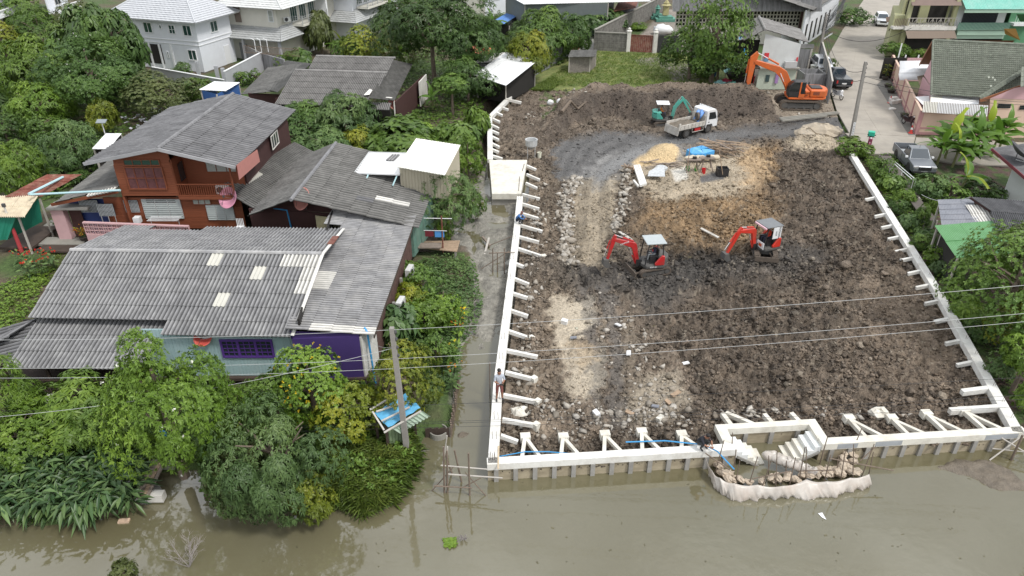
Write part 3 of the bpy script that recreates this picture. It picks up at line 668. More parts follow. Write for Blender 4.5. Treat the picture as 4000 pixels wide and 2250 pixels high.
for i in range(9):
 f = i/8; p = P(3010+165*f, 1780+62*f, -.05-.1*f); b.blob(p, (.34*(1-.3*f), .22, .22), 9, 6, .25, i)
tag(b.build('plastic_roll', m_sheet, None, True), 'thick crumpled roll of milky plastic lying across the landing', 'plastic roll')
m_silt = mat('wet_silt', (.15,.125,.095), rough=.6, var=.3, scale=3, bump=.05)
def siltpatch(name, poly, z, hh, label, cat, seed=0, res=.09):
 xs = [p.x for p in poly]; yy = [p.y for p in poly]; pl = [(p.x, p.y) for p in poly]
 A_, B_ = np.meshgrid(np.arange(min(xs)-.2, max(xs)+.2, res), np.arange(min(yy)-.2, max(yy)+.2, res))
 ins = inpoly(A_, B_, pl); d = seg_dist(A_, B_, pl+[pl[0]]); d = np.where(ins, d, -d)+(fbm(A_*2, B_*2, 3, seed)-.5)*.35
 H_ = z-.25+sstep(-.2, .45, d)*(.25+hh)+(fbm(A_*3.5, B_*3.5, 4, seed+2)-.5)*.18*sstep(-.2, .2, d)
 ix = np.arange(A_.size).reshape(A_.shape); F_ = np.stack([ix[:-1, :-1], ix[:-1, 1:], ix[1:, 1:], ix[1:, :-1]], -1).reshape(-1, 4)
 keep = (H_.ravel()[F_].max(1) > z-.2); o = meshobj(name, npmesh(name, np.stack([A_.ravel(), B_.ravel(), H_.ravel()], 1), F_[keep], m_silt, None, True))
 return tag(o, label, cat)
siltpatch('mud_bank', [P(3630,1830,-.6),(P(3720,1780,-.6)),P(3860,1795,-.6),P(3960,1830,-.6),P(4060,1930,-.6),P(3900,1925,-.6),P(3760,1865,-.6)], -.6, .16, 'floating bank of brown mud and debris near the right wall corner', 'mud bank', 3)
siltpatch('mud_lump', [P(1772,1697,-.6),P(1800,1678,-.6),P(1842,1685,-.6),P(1845,1700,-.6),P(1820,1715,-.6),P(1785,1716,-.6)], -.6, .28, 'dark lump of clay standing in the channel beside the boarded bank', 'clay lump', 8, .05)

# ================================================================ scaffold of poles in the channel mouth
def scaffold(label, poles, mt=m_bam):
 r = thing('pole_scaffold', label, 'scaffold', world=True)
 for p in poles: MB().tube(p[0], p[1], p[2], 7, p[2]*.8).build('pole', p[3] if len(p) > 3 else mt, r)
 return r
m_grey = mat('pale_grey_pole', (.45,.42,.38), rough=.7, var=.15, scale=3)
def vert(u, v, vt, ut=None, z=WATER_Z):
 a = P(u, v, z); b = PY(ut or u, vt, a.y); return a+(a-b)*.3, b
q = []
for (u, vb, vt, ut) in ((1736,1925,1745,1733), (1748,1925,1760,1746), (1835,1935,1770,1830), (1803,1882,1758,1775), (1765,1848,1755,1732)):
 a, b = vert(u, vb, vt, ut); q.append((a, b, .045))
q.append((P(1730,1815,.2), PY(1746,1702, P(1730,1815,.2).y-.1), .035, m_grey))
q.append((P(1744,1900,-.3), PY(1748,1745, P(1744,1900,-.3).y), .035, m_grey))
q.append((P(1722,1818,.45), P(1904,1833,.45), .033, m_grey)); q.append((P(1745,1852,.3), P(1963,1867,.35), .036, m_grey)); q.append((P(1696,1898,-.1), P(1844,1906,-.1), .033))
q.append((P(1680,1925,-.7), P(1770,1825,.5), .028)); q.append((P(1908,1948,-.75), P(1817,1845,.5), .026)); q.append((P(1812,1902,-.2), P(1880,1866,.3), .026))
scaffold('crooked scaffold of thin poles standing in the mouth of the side channel', q)
q = []
for (u, vb, vt) in ((1925,1065,970), (1943,1063,988), (1970,1070,970)): a, b = vert(u, vb, vt); q.append((a, b, .04))
q.append((P(1910,989,.6), P(2012,985,.5), .035)); q.append((P(1880,1050,-.5), P(1990,980,.6), .03)); q.append((P(1918,956,.0), P(2003,922,.7), .03))
scaffold('small pole frame standing on the mud flat beside the left wall', q)
q = []
a, b = vert(3950,1797,1700,3995); q.append((a, b, .06)); q.append((P(3865,1798,-.6), P(4010,1690,.5), .035, m_grey)); q.append((P(3895,1700,.2), P(4060,1800,-.2), .035, m_grey)); q.append((P(3876,1752,-.3), P(4000,1765,-.2), .03, m_grey))
scaffold('crossed bamboo poles standing in the water at the right wall corner', q)
a, b = vert(1914,1555,1415,1913); tag(MB().tube(a, b, .03).build('pole', m_bam), 'lone thin pole standing upright in the channel by the standing man', 'pole')
# ================================================================ BUILDING KIT
def zdir(d): return Vector((d[0], d[1], 0)).normalized()
def set_shade_grime(me, vals, rep):  # per-vertex tone of the corrugation: painted shade together with valley dirt
 a = me.attributes.new('shade_grime', 'FLOAT', 'POINT'); a.data.foreach_set('value', np.array(list(vals)*rep, np.float32))
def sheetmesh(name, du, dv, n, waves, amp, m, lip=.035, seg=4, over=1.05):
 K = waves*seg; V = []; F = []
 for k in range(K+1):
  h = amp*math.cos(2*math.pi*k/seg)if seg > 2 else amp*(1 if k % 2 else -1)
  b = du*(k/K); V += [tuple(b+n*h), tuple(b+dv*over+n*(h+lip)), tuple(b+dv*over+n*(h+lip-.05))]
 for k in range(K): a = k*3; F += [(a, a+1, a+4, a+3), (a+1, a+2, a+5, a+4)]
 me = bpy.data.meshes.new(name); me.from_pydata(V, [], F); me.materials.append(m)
 set_shade_grime(me, [(.0 if seg <= 2 else (1-math.cos(2*math.pi*k/seg))/2) for k in range(K+1) for _ in range(3)], 1)
 me.update(); return me
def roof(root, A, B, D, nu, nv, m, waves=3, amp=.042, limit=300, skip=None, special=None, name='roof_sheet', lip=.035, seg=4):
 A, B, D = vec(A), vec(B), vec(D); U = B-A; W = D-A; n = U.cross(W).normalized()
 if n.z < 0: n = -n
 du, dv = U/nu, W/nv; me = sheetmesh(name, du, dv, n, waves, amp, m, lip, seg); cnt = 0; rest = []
 sp = {}
 rdm = random.Random(nu*31+nv)
 for j in range(nv):
  for i in range(nu):
   if skip and skip((i+.5)/nu, (j+.5)/nv): continue
   p = A+du*i+dv*j+n*rdm.uniform(-.004, .012)
   if special and (i, j) in special:
    mm = special[(i, j)]
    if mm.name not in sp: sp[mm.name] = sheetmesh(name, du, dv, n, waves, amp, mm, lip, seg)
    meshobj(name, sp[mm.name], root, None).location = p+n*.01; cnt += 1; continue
   if cnt < limit: o = meshobj(name, me, root); o.location = p; cnt += 1
   else: rest.append(p)
 if rest:
  V0 = np.array([v.co for v in me.vertices]); F0 = np.array([list(q.vertices) for q in me.polygons])
  V = np.concatenate([V0+np.array(p) for p in rest]); F = np.concatenate([F0+k*len(V0) for k in range(len(rest))])
  me2 = npmesh(name+'s', V, F, m); g0 = [a.value for a in me.attributes['shade_grime'].data]; set_shade_grime(me2, g0, len(rest)); o = meshobj(name+'s', me2, root); o['kind'] = 'stuff'
def ridgecap(root, a, b, m, r=.12, n=None, name='ridge_tile'):
 a, b = vec(a), vec(b); L_ = (b-a).length; n = n or max(2, int(L_/.6)); d = (b-a)/n
 for i in range(n):
  MB().tube(a+d*i+Vector((0, 0, .02)), a+d*(i+1.06)+Vector((0, 0, .03)), r, 7, r*1.08).build(name, m, root)
def wall(root, a, b, z0, z1, m, th=.12, name='wall', label=None):
 return MB().beam((a[0], a[1], (z0+z1)/2), (b[0], b[1], (z0+z1)/2), th, z1-z0).build(name, m, root, label=label)
def boardwall(root, a, b, z0, z1, m, bw=.2, vert=True, name='board_cladding', gap=.012, th=.05):
 a = Vector((a[0], a[1], 0)); b = Vector((b[0], b[1], 0)); L_ = (b-a).length; t = (b-a)/L_; q = MB(); rdm = random.Random(3)
 if vert:
  n = max(1, int(L_/bw)); s = L_/n
  for i in range(n):
   c = a+t*(s*(i+.5)); q.box((c.x, c.y, (z0+z1)/2), (s-gap, th+rdm.uniform(0, .02), z1-z0), rz=math.atan2(t.y, t.x))
 else:
  n = max(1, int((z1-z0)/bw)); s = (z1-z0)/n
  for i in range(n): c = (a+b)/2; q.box((c.x, c.y, z0+s*(i+.5)), (L_, th+(.02 if i % 2 else 0), s-gap), rz=math.atan2(t.y, t.x))
 o = q.build(name, m, root); o['kind'] = 'stuff'
 wall(root, a, b, z0+.003, z1-.003, m, th*.6, 'wall'); return o
m_glass = mat('dark_glass', (.02,.03,.035), rough=.08, var=0, spec=.8)
m_glassg = mat('green_tinted_glass', (.03,.07,.06), rough=.1, var=0, spec=.8)
m_white = mat('white_paint', (.76,.77,.78), rough=.6, var=.03, dirt=(.55,.55,.53), damt=.18, dscale=.6)
m_alu = mat('aluminium_frame', (.55,.56,.56), rough=.4, var=.03, metal=.3)
def win(root, p, t, w_, h_, fm=m_white, gm=m_glass, nx=2, ny=1, fr=.06, out=.05, name='window', bar=.035):
 p = vec(p); t = zdir(t); n = Vector((t.y, -t.x, 0)); rz = math.atan2(t.y, t.x); q = MB(); o = n*out*.5
 q.box(p+o+Vector((0,0,h_/2-fr/2)), (w_, out, fr), rz); q.box(p+o+Vector((0,0,-h_/2+fr/2)), (w_, out, fr), rz)
 for s in (-1, 1): q.box(p+o+t*s*(w_/2-fr/2), (fr, out, h_-2*fr-.002), rz)
 for i in range(1, nx): q.box(p+o*.9+t*(-w_/2+w_*i/nx), (bar, out*.9, h_-2*fr-.002), rz)
 for i in range(1, ny): q.box(p+o*.8+Vector((0,0,-h_/2+h_*i/ny)), (w_-2*fr-.002, out*.8, bar), rz)
 f = q.build(name, fm, root); g = MB().box(p+n*.008, (w_-fr, .02, h_-fr), rz).build('pane', gm, f); return f
def louvre(root, p, t, w_, h_, n=9, nx=3, fm=None, gm=None):
 p = vec(p); t = zdir(t); nn = Vector((t.y, -t.x, 0)); rz = math.atan2(t.y, t.x); fm = fm or m_alu
 q = MB()
 for s in range(nx+1): q.box(p+nn*.03+t*(-w_/2+w_*s/nx), (.035, .06, h_), rz)
 q.box(p+nn*.03+Vector((0,0,h_/2)), (w_, .06, .04), rz); q.box(p+nn*.03-Vector((0,0,h_/2)), (w_, .06, .04), rz)
 f = q.build('window', fm, root)
 for k in range(nx):
  q = MB()
  for i in range(n):
   c = p+nn*.04+t*(-w_/2+w_*(k+.5)/nx)+Vector((0,0,-h_/2+h_*(i+.5)/n))
   M = Matrix.Rotation(rz, 3, 'Z') @ Matrix.Rotation(R(55), 3, 'X'); q.box(c, (w_/nx-.04, h_/n*.95, .008), M=M)
  q.build('louvre_panes', gm or MATS.get('louvre_glass') or mat('louvre_glass', (.34,.37,.36), rough=.25, var=.1), f)
 return f
def acunit(root_label, p, rz, group='air conditioner units on the house walls', stand=0.0):
 r = thing('air_conditioner', root_label, 'air conditioner', p, rz, group)
 MB().box((0,0,.29), (.80,.30,.56)).build('casing', m_acw, r)
 g = MB()
 g.lathe((0,0,0), [(.23,0),(.23,.03),(.19,.035),(.18,.01)], 12)
 for i in range(4): g.box((0,0,.03), (.44,.012,.012), rz=i*math.pi/4)
 o = g.build('fan_grille', m_grille, r); o.rotation_euler = (R(90), 0, 0); o.location = (-.12, -.15, .29)
 for s in (-.3, .3):
  if stand: MB().beam((s,0,-stand), (s,0,0), .04, .04).build('bracket', m_grille, r)
  else: MB().beam((s,-.12,-.02), (s,.22,-.02), .04, .04).build('bracket', m_grille, r)
 return r
m_acw = mat('white_enamel', (.68,.69,.68), rough=.45, var=.03, dirt=(.4,.4,.38), damt=.2)
m_grille = mat('dark_grille', (.07,.07,.075), rough=.6, var=.05)
def dish(label, p, axis, r=.75, m=None, h=.9, solid=True, base=None):
 m = m or m_pinkdish; a = vec(axis).normalized(); t = thing('satellite_dish', label, 'satellite dish', p)
 z = Vector((0,0,1)); x = z.cross(a).normalized(); y = a.cross(x); M = Matrix((x, y, a)).transposed(); c = Vector((0,0,h))
 q = MB(); k = 5; n = 18
 for i in range(k+1):
  for j in range(n):
   rr = r*i/k; an = 2*math.pi*j/n; q.v.append(tuple(c+M @ Vector((rr*math.cos(an), rr*math.sin(an), .35*rr*rr/r))))
 for i in range(k):
  for j in range(n): s = (j+1) % n; q.face(i*n+j, i*n+s, (i+1)*n+s, (i+1)*n+j)
 o = q.build('dish', m, t, True); md = o.modifiers.new('t', 'SOLIDIFY'); md.thickness = .012
 MB().tube((0,0,-.1), c, .03).build('mast', m_grille, t)
 f = c+a*r*.85; q = MB()
 for an in (0, 2.1, 4.2): q.tube(c+M @ Vector((r*.9*math.cos(an), r*.9*math.sin(an), .3*r)), f, .01, 4)
 q.box(f, (.1,.1,.14)); q.build('feed_arm', m_grille, t); return t
m_pinkdish = mat('salmon_dish', (.62,.27,.23), rough=.5, var=.06, dirt=(.4,.25,.2), damt=.2)
m_pinkdish2 = mat('pink_dish', (.62,.28,.38), rough=.5, var=.05)
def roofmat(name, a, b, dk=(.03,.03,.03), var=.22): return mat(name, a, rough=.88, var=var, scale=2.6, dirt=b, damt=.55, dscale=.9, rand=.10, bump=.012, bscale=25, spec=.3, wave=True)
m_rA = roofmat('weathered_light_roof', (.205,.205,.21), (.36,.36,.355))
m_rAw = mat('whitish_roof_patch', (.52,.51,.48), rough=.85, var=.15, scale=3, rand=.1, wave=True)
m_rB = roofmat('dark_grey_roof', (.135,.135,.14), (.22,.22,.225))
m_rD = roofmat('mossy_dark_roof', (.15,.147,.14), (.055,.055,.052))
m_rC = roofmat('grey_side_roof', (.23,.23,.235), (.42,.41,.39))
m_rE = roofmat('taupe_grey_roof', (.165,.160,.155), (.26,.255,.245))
m_rW = mat('white_metal_roof', (.80,.81,.82), rough=.45, var=.04, dirt=(.6,.6,.58), damt=.2)
m_clear = mat('cream_skylight_sheet', (.52,.51,.46), rough=.4, var=.06)
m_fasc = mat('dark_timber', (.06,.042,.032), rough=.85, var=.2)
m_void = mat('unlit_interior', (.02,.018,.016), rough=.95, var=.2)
m_rust = mat('rusty_sheet', (.17,.05,.035), rough=.85, var=.25, scale=2, dirt=(.36,.25,.18), damt=.6, dscale=2.2, rand=.1)
def posts(root, pts, z0, z1, m, w_=.16, name='post'):
 for x, y in pts: MB().box((x, y, (z0+z1)/2), (w_, w_, z1-z0)).build(name, m, root)

hA = thing('stilt_house', 'long grey-roofed stilt house with turquoise and purple front walls', 'house', (-16, 30, 0), world=True)
rA, rB_ = Vector((-22.35,32.5,5)), Vector((-9.55,32.1,5)); vA = Vector((-.7,-4.35,-2.03))
spec = {(12,0):m_clear,(16,1):m_clear,(14,3):m_clear,(18,0):m_rAw,(19,0):m_rAw,(20,0):m_rAw,(20,1):m_rAw,(20,2):m_rAw}
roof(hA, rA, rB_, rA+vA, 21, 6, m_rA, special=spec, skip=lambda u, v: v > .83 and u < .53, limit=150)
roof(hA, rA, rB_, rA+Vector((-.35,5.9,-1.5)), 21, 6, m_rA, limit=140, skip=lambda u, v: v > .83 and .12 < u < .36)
ridgecap(hA, rA, rB_, m_rC, .10, 44)
MB().beam(rB_+Vector((.06,0,.02)), rB_+vA+Vector((.06,0,.05)), .16, .05).build('verge_trim', m_rAw, hA)
MB().beam(rB_+Vector((.06,0,.02)), rB_+Vector((-.25,5.9,-1.46)), .16, .05).build('verge_trim', m_rAw, hA)
MB().beam(rB_+Vector((-.02,1.9,-.4)), rB_+Vector((-.14,3.6,-.82)), .34, .06).build('ridge_tile', m_rust, hA, label='rusty brown ridge tile')
a2 = Vector((-22.8,29.34,2.98)); b2 = Vector((-16.55,29.22,2.98)); d2 = Vector((-23.2,26.75,1.95))
roof(hA, a2, b2, d2, 10, 3, m_rA, limit=60)
roof(hA, Vector((-25.6,28.2,2.0)), Vector((-22.9,29.3,2.95)), Vector((-26.2,27.0,1.85)), 4, 1, m_rB, limit=60)
roof(hA, Vector((-22.9,29.32,2.95)), Vector((-23.2,26.9,1.98)), Vector((-26.6,28.9,2.0)), 4, 3, m_rB, limit=60)
m_turq = mat('faded_turquoise_boards', (.33,.46,.48), rough=.8, var=.08, scale=3, dirt=(.45,.5,.5), damt=.3, stretch=(4,4,.5))
m_purp = mat('purple_wall', (.055,.030,.15), rough=.75, var=.06, dirt=(.08,.05,.2), damt=.3)
m_purpf = mat('purple_frame', (.085,.035,.22), rough=.6, var=.04)
m_whw = mat('chalky_white_wall', (.66,.64,.60), rough=.8, var=.08, dirt=(.30,.28,.24), damt=.5, dscale=1.3)
yf_ = 28.25
boardwall(hA, (-17.4,yf_), (-10.35,yf_), .35, 3.05, m_turq, .16)
win(hA, (-12.6,yf_-.03,1.98), (1,0,0), 2.5, 1.05, m_purpf, m_glass, 3, 1, .10, .08, bar=.12)
for k in (-1, 0, 1):
 q = MB();
 for i in range(1, 3): q.box((-12.6+k*.8-.4+i*.27, yf_-.075, 1.98), (.035,.03,.84))
 for i in range(1, 4): q.box((-12.6+k*.8, yf_-.070, 1.55+i*.22), (.66,.03,.035))
 q.build('glazing_bars', m_purpf, hA)
win(hA, (-12.6,yf_-.03,2.78), (1,0,0), 2.5, .38, m_turq, mat('frosted_pane', (.45,.45,.42), rough=.4, var=.05), 3, 1, .04, .05)
wall(hA, (-10.3,27.95), (-7.2,28.2), .2, 2.72, m_purp, .12, label='purple wall')
MB().quad((-10.34,27.93,2.72), (-7.2,28.18,2.72), (-7.2,28.2,2.8), (-10.34,27.95,3.15)).build('gable_infill', m_purp, hA)
wall(hA, (-7.18,28.15), (-6.75,29.6), .2, 2.66, m_whw, .12, label='chalky white end wall')
boardwall(hA, (-6.72,29.7), (-6.35,40.5), .35, 2.75, mat('old_red_boards', (.11,.06,.05), rough=.85, var=.25, scale=4), .25)
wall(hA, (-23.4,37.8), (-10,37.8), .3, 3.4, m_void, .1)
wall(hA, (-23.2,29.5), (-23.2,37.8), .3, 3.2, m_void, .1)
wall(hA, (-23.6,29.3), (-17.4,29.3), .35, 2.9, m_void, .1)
MB().bb(-24.2,-6.9,28.0,37.6,.18,.34).build('floor_deck', m_fasc, hA)
posts(hA, [(x, 27.0) for x in (-23.6,-21.6,-19.5,-17.5)], -1.4, 2.0, m_fasc, .12)
posts(hA, [(x, 28.3) for x in (-22,-19,-16,-13,-10,-7.3)], -1.4, .2, m_pile, .25, 'stilt')
posts(hA, [(-21.8,26.7)], -1.2, .35, m_whw, .34, 'stilt')
MB().bb(-24.2,-17.0,26.75,28.0,.18,.30).build('veranda_floor', m_fasc, hA)
q = MB()
for i in range(44): q.box((-24+i*.155, 26.82, .72), (.05,.04,.78))
q.bb(-24,-17.1,26.79,26.85,1.10,1.17); q.build('railing', m_fasc, hA)
posts(hA, [(-6.35,33.0),(-6.3,35.6)], -.8, 1.6, m_pile, .14)
acunit('white air conditioner unit on the red board wall, nearer one', (-6.05,33.4,.95), R(80))
acunit('white air conditioner unit on the red board wall, farther one', (-6.0,37.0,.95), R(80))
tag(MB().path([(-7.0,28.6,2.9),(-6.85,28.4,2.8),(-6.75,28.3,.3),(-6.7,28.25,-.2)], .05, 6).build('drainpipe', mat('blue_pvc', (.05,.30,.60), rough=.4, var=.03)), 'bright blue drainpipe on the corner of the white end wall', 'drainpipe')
dish('red dish half hidden behind the frangipani tree in front of the grey roof', P(800,1345,2.2), (.1,-.6,.8), .42, mat('red_dish', (.5,.08,.06), rough=.5, var=.05), .3)

hC = thing('house_wing', 'long low house wing whose striped grey roof slopes down to the channel garden', 'house', (-8, 34, 0), world=True)
cT, cTR, cB = Vector((-10.95,40.7,3.68)), Vector((-6.05,41.3,2.8)), Vector((-11.45,27.55,3.6))
spec = {}
for i in range(9): spec[(0,20-i)] = m_rAw if i < 6 else m_rC
roof(hC, cB, cT, cB+(cTR-cT), 22, 5, m_rC, limit=200, special={(0,3):m_rAw,(0,4):m_rAw,(0,2):m_rAw,(6,1):m_rAw,(7,1):m_rAw,(8,1):m_rAw}, skip=lambda u, v: (-11.3+4.9*v < -9.9) and (u < .2 or .62 < u < .8))
MB().beam(cB+(cTR-cT)+Vector((.05,0,-.06)), cTR+Vector((.05,0,-.06)), .05, .14).build('fascia', m_fasc, hC)
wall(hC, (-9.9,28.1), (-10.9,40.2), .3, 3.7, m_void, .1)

hD = thing('gabled_house', 'dark mossy corrugated-roofed house carrying the beige tin box and white flat roof', 'house', (-12, 44, 0), world=True)
dF, dB = Vector((-12.95,39.1,4.85)), Vector((-12.4,49.0,4.85)); dE = Vector((7.2,.6,-2.15))
roof(hD, dF, dB, dF+dE, 16, 7, m_rD, 2, .05, 160, special={(4,5):m_rAw,(4,4):m_rAw,(8,6):m_rB,(3,3):m_rB})
roof(hD, dF, dB, dF+Vector((-3.1,1.1,-1.55)), 16, 3, m_rD, 2, .05, 60)
ridgecap(hD, dF, dB, m_rB, .11, 14)
rT = Vector((-17.1,44.8,4.0)); rBt = Vector((-16.3,52.4,3.7))
roof(hD, Vector((-19.3,44.1,3.55)) , Vector((-16.4,52.4,3.75)), Vector((-16.3,41.9,2.95)), 15, 3, m_rD, limit=60, special={(3,0):m_clear,(4,0):m_clear,(5,0):m_clear})
m_maroon = mat('dark_maroon_boards', (.055,.022,.020), rough=.8, var=.15, scale=4)
wall(hD, (-16.5,41.6), (-10.9,40.8), .3, 3.2, m_maroon, .1); MB().quad((-16.4,41.5,3.2), (-10.3,40.9,3.2), (-10.3,40.9,4.0), (-12.9,40.6,4.7)).build('gable_infill', m_maroon, hD)
m_ylw = mat('pale_yellow_tin', (.36,.33,.20), rough=.7, var=.12, scale=2, dirt=(.25,.22,.14), damt=.4)
boardwall(hD, (-11.9,39.9), (-10.6,39.5), 1.4, 3.5, m_ylw, .1)
m_teal = mat('faded_teal_boards', (.10,.20,.16), rough=.8, var=.2, scale=3, dirt=(.3,.33,.27), damt=.4)
boardwall(hD, (-6.2,40.6), (-5.35,44.9), .3, 2.6, m_teal, .2); boardwall(hD, (-6.9,40.6), (-6.2,40.6), .3, 2.6, m_teal, .2)
wall(hD, (-5.4,44.9), (-5.3,49.0), .3, 2.6, m_void)
MB().path([(-14.9,41.4,3.3),(-14.0,41.2,3.25),(-13.9,41.1,2.2),(-13.85,41.0,.8)], .05, 6).build('drainpipe', MATS['blue_pvc'], hD)
pd = P(600,785,3.4); pd = PY(900,800,43.0)
dish('pink satellite dish on the roof edge beside the red house balcony', PY(905,800,43.4), (-.35,-.75,.55), .72, m_pinkdish2, .45)
dish('salmon satellite dish standing where the dark gable meets the grey wing', PY(1196,812,40.8), (-.55,-.65,.5), .72, m_pinkdish, .55)
bb_ = thing('tin_room', 'tall beige ribbed tin room with cream flat roof on top of the dark house', 'tin room', world=True)
bz = 3.2; c0 = P(1562,730,bz); ty = c0.y; tz = PY(1559,644,ty).z
kTL, kTR, kBR, kBL = P(1629,541,tz+.15), P(1793,568,tz+.15), P(1742,658,tz), P(1559,644,tz)
m_beige = mat('beige_ribbed_tin', (.47,.43,.33), rough=.55, var=.04); m_cream = mat('cream_tin_roof', (.83,.82,.74), rough=.45, var=.03)
def ribwall(root, a, b, z0, z1, m, pitch=.18, name='ribbed_wall'):
 a = Vector((a[0], a[1], 0)); b = Vector((b[0], b[1], 0)); L_ = (b-a).length; t = (b-a)/L_; n = Vector((t.y, -t.x, 0)); q = MB(); k = max(1, int(L_/pitch)); P_ = []
 for i in range(k):
  s = L_*i/k; e = L_/k
  P_ += [a+t*s, a+t*(s+e*.7), a+t*(s+e*.75)-n*.03, a+t*(s+e*.95)-n*.03]
 P_.append(b)
 for p in P_: q.v += [(p.x, p.y, z0), (p.x, p.y, z1)]
 for i in range(len(P_)-1): q.face(2*i, 2*i+2, 2*i+3, 2*i+1)
 return q.build(name, m, root)
ribwall(bb_, kBL, kBR, 2.6, tz-.02, m_beige, .2); ribwall(bb_, kTL, kBL, 2.6, tz-.02, m_beige, .2); ribwall(bb_, kBR, kTR, 2.6, tz-.02, m_beige, .2)
roof(bb_, kTL+Vector((-.05,0,.02)), kTR+Vector((.12,0,.02)), kBL+Vector((-.05,-.12,.02)), 8, 1, m_cream, 2, .012, lip=.0)
fr_ = thing('flat_roof', 'low white flat tin roof on pale blue pipes beside the beige tin room', 'flat roof', world=True)
fz = 4.2; f1, f2, f3, f4 = P(1442,596,fz), P(1600,600,fz), P(1562,680,fz), P(1386,674,fz)
MB().quad(f4, f3, f2, f1).quad(f4-Vector((0,0,.1)), f3-Vector((0,0,.1)), f3, f4).build('roof_sheet', m_rW, fr_)
MB().beam(f4, f1, .06, .12).build('edge_trim', m_alu, fr_); MB().beam(f1, f2, .06, .12).build('edge_trim', m_alu, fr_)
m_pvc = mat('pale_blue_pvc', (.42,.62,.66), rough=.4, var=.05)
for (u, v) in ((1438,683), (1552,683)): a = P(u, v, fz-.12); MB().tube(a, P(u-18, v+42, 3.6), .05).build('pipe_leg', m_pvc, fr_)


sh = sheetmesh('loose_roof_sheet', Vector((.6,0,0)), Vector((-.25,-1.2,0)), Vector((0,0,1)), 3, .028, m_rC)
tag(meshobj('loose_roof_sheet', sh, None, P(1532,602,fz+.06)), 'loose grey corrugated sheet lying on the white flat roof', 'roof sheet')

hB = thing('wooden_house', 'two-storey red-brown wooden house with balcony and dark corrugated gable roof', 'house', (-21, 46, 0), world=True)
b0, b1 = Vector((-21.6,42.3,6.85)), Vector((-21.0,54.3,6.85))
roof(hB, b0, b1, b0+Vector((4.25,.7,-1.45)), 19, 4, m_rB, 2, .05, 120)
roof(hB, b1, b0, b1+Vector((-5.6,1.3,-1.45)), 19, 5, m_rB, 2, .05, 120)
ridgecap(hB, b0, b1, m_rB, .12, 18)
m_verge = mat('pale_grey_verge', (.34,.34,.35), rough=.8, var=.1)
MB().beam(b0+Vector((0,-.06,-.02)), b0+Vector((4.25,.64,-1.46)), .08, .2).build('verge_board', m_verge, hB)
MB().beam(b0+Vector((0,-.06,-.02)), b0+Vector((-5.6,1.24,-1.46)), .08, .2).build('verge_board', m_verge, hB)
m_red = mat('red_brown_boards', (.215,.062,.026), rough=.7, var=.12, scale=3, stretch=(1,1,9), dirt=(.14,.04,.018), damt=.4)
yb_ = 43.35
def bx(u, v=700): return PY(u, v, yb_).x
xl, xm, xr = bx(462,700), bx(682,700), bx(905,700)
boardwall(hB, (xl,yb_), (xm,yb_), 3.3, 5.55, m_red, .16, False); MB().quad((xl,yb_,5.5), (xm,yb_,5.5), (xm,yb_,6.6), (-21.6,yb_,6.75), (xl,yb_,5.9)).build('gable_infill', m_red, hB)
wall(hB, (xl,yb_), (xl-.05,52.5), .3, 5.4, m_red); wall(hB, (xm,yb_), (xm,yb_+1.6), 3.2, 5.75, m_red); MB().quad((xm,yb_+1.6,3.2), (xr+.2,yb_+1.6,3.2), (xr+.2,yb_+1.6,5.2), (xm,yb_+1.6,6.0)).build('wall', m_red, hB)
wall(hB, (xr+.25,yb_+1.7), (xr+.9,53.5), .3, 5.3, m_maroon); wall(hB, (xl,52.6), (xr+.8,53.4), .3, 5.5, m_maroon)
m_curt = mat('pinkish_curtain_glass', (.13,.055,.06), rough=.2, var=.3, scale=6)
win(hB, ((bx(498,700)+bx(648,700))/2, yb_-.05, 4.55), (1,0,0), 2.45, 1.55, m_red, m_curt, 4, 2, .07, .08)
win(hB, ((bx(498,700)+bx(648,700))/2, yb_-.05, 5.6), (1,0,0), 2.3, .42, m_red, m_glassg, 4, 1, .05, .06)
m_lg = mat('grey_curtain', (.36,.38,.35), rough=.6, var=.08, scale=5)
win(hB, (bx(815,640)+.1, yb_+1.52, 5.0), (1,0,0), 2.0, 1.35, m_red, m_lg, 3, 1, .05, .06)
win(hB, (bx(745,640)+.1, yb_+1.52, 5.5), (1,0,0), .75, .35, m_red, m_lg, 1, 1, .04, .06)
MB().box((xm+.1, yb_+1.0, 4.6), (.04, .7, 1.2)).build('side_window', m_glass, hB)
MB().bb(xm,xr+.3,yb_-.05,yb_+1.6,3.05,3.25).build('balcony_floor', m_red, hB)
q = MB()
nbal = 26
for i in range(nbal+1): q.box((xm+(xr-xm)*i/nbal, yb_, 3.68), (.03,.03,.78))
q.bb(xm,xr,yb_-.03,yb_+.03,4.06,4.12); q.bb(xm,xr,yb_-.02,yb_+.02,3.28,3.33); q.build('balcony_railing', m_red, hB)
posts(hB, [(xr,yb_)], 3.2, 5.4, m_red, .1)
acunit('white air conditioner unit standing on the red balcony', (bx(853,720), yb_+.5, 3.26), 0)
yl = yb_+.35
boardwall(hB, (PY(410,800,yl).x,yl), (PY(945,800,yl).x,yl), .8, 3.05, m_red, .16, False)
xw = PY(640,820,yl).x; louvre(hB, (xw, yl-.06, 2.25), (1,0,0), 2.5, 1.35, 9, 3); MB().box((xw, yl-.09, 2.83), (1.9,.03,.3)).build('transom_pane', m_glass, hB)
xw = PY(862,820,yl).x; louvre(hB, (xw, yl-.06, 2.0), (1,0,0), 1.75, 1.05, 8, 3)
xw = PY(790,790,yl).x; win(hB, (xw, yl-.06, 2.75), (1,0,0), 1.2, .4, m_red, m_lg, 3, 1, .04, .06)
m_mesh = mat('security_mesh', (.42,.44,.45), rough=.6, var=.05)
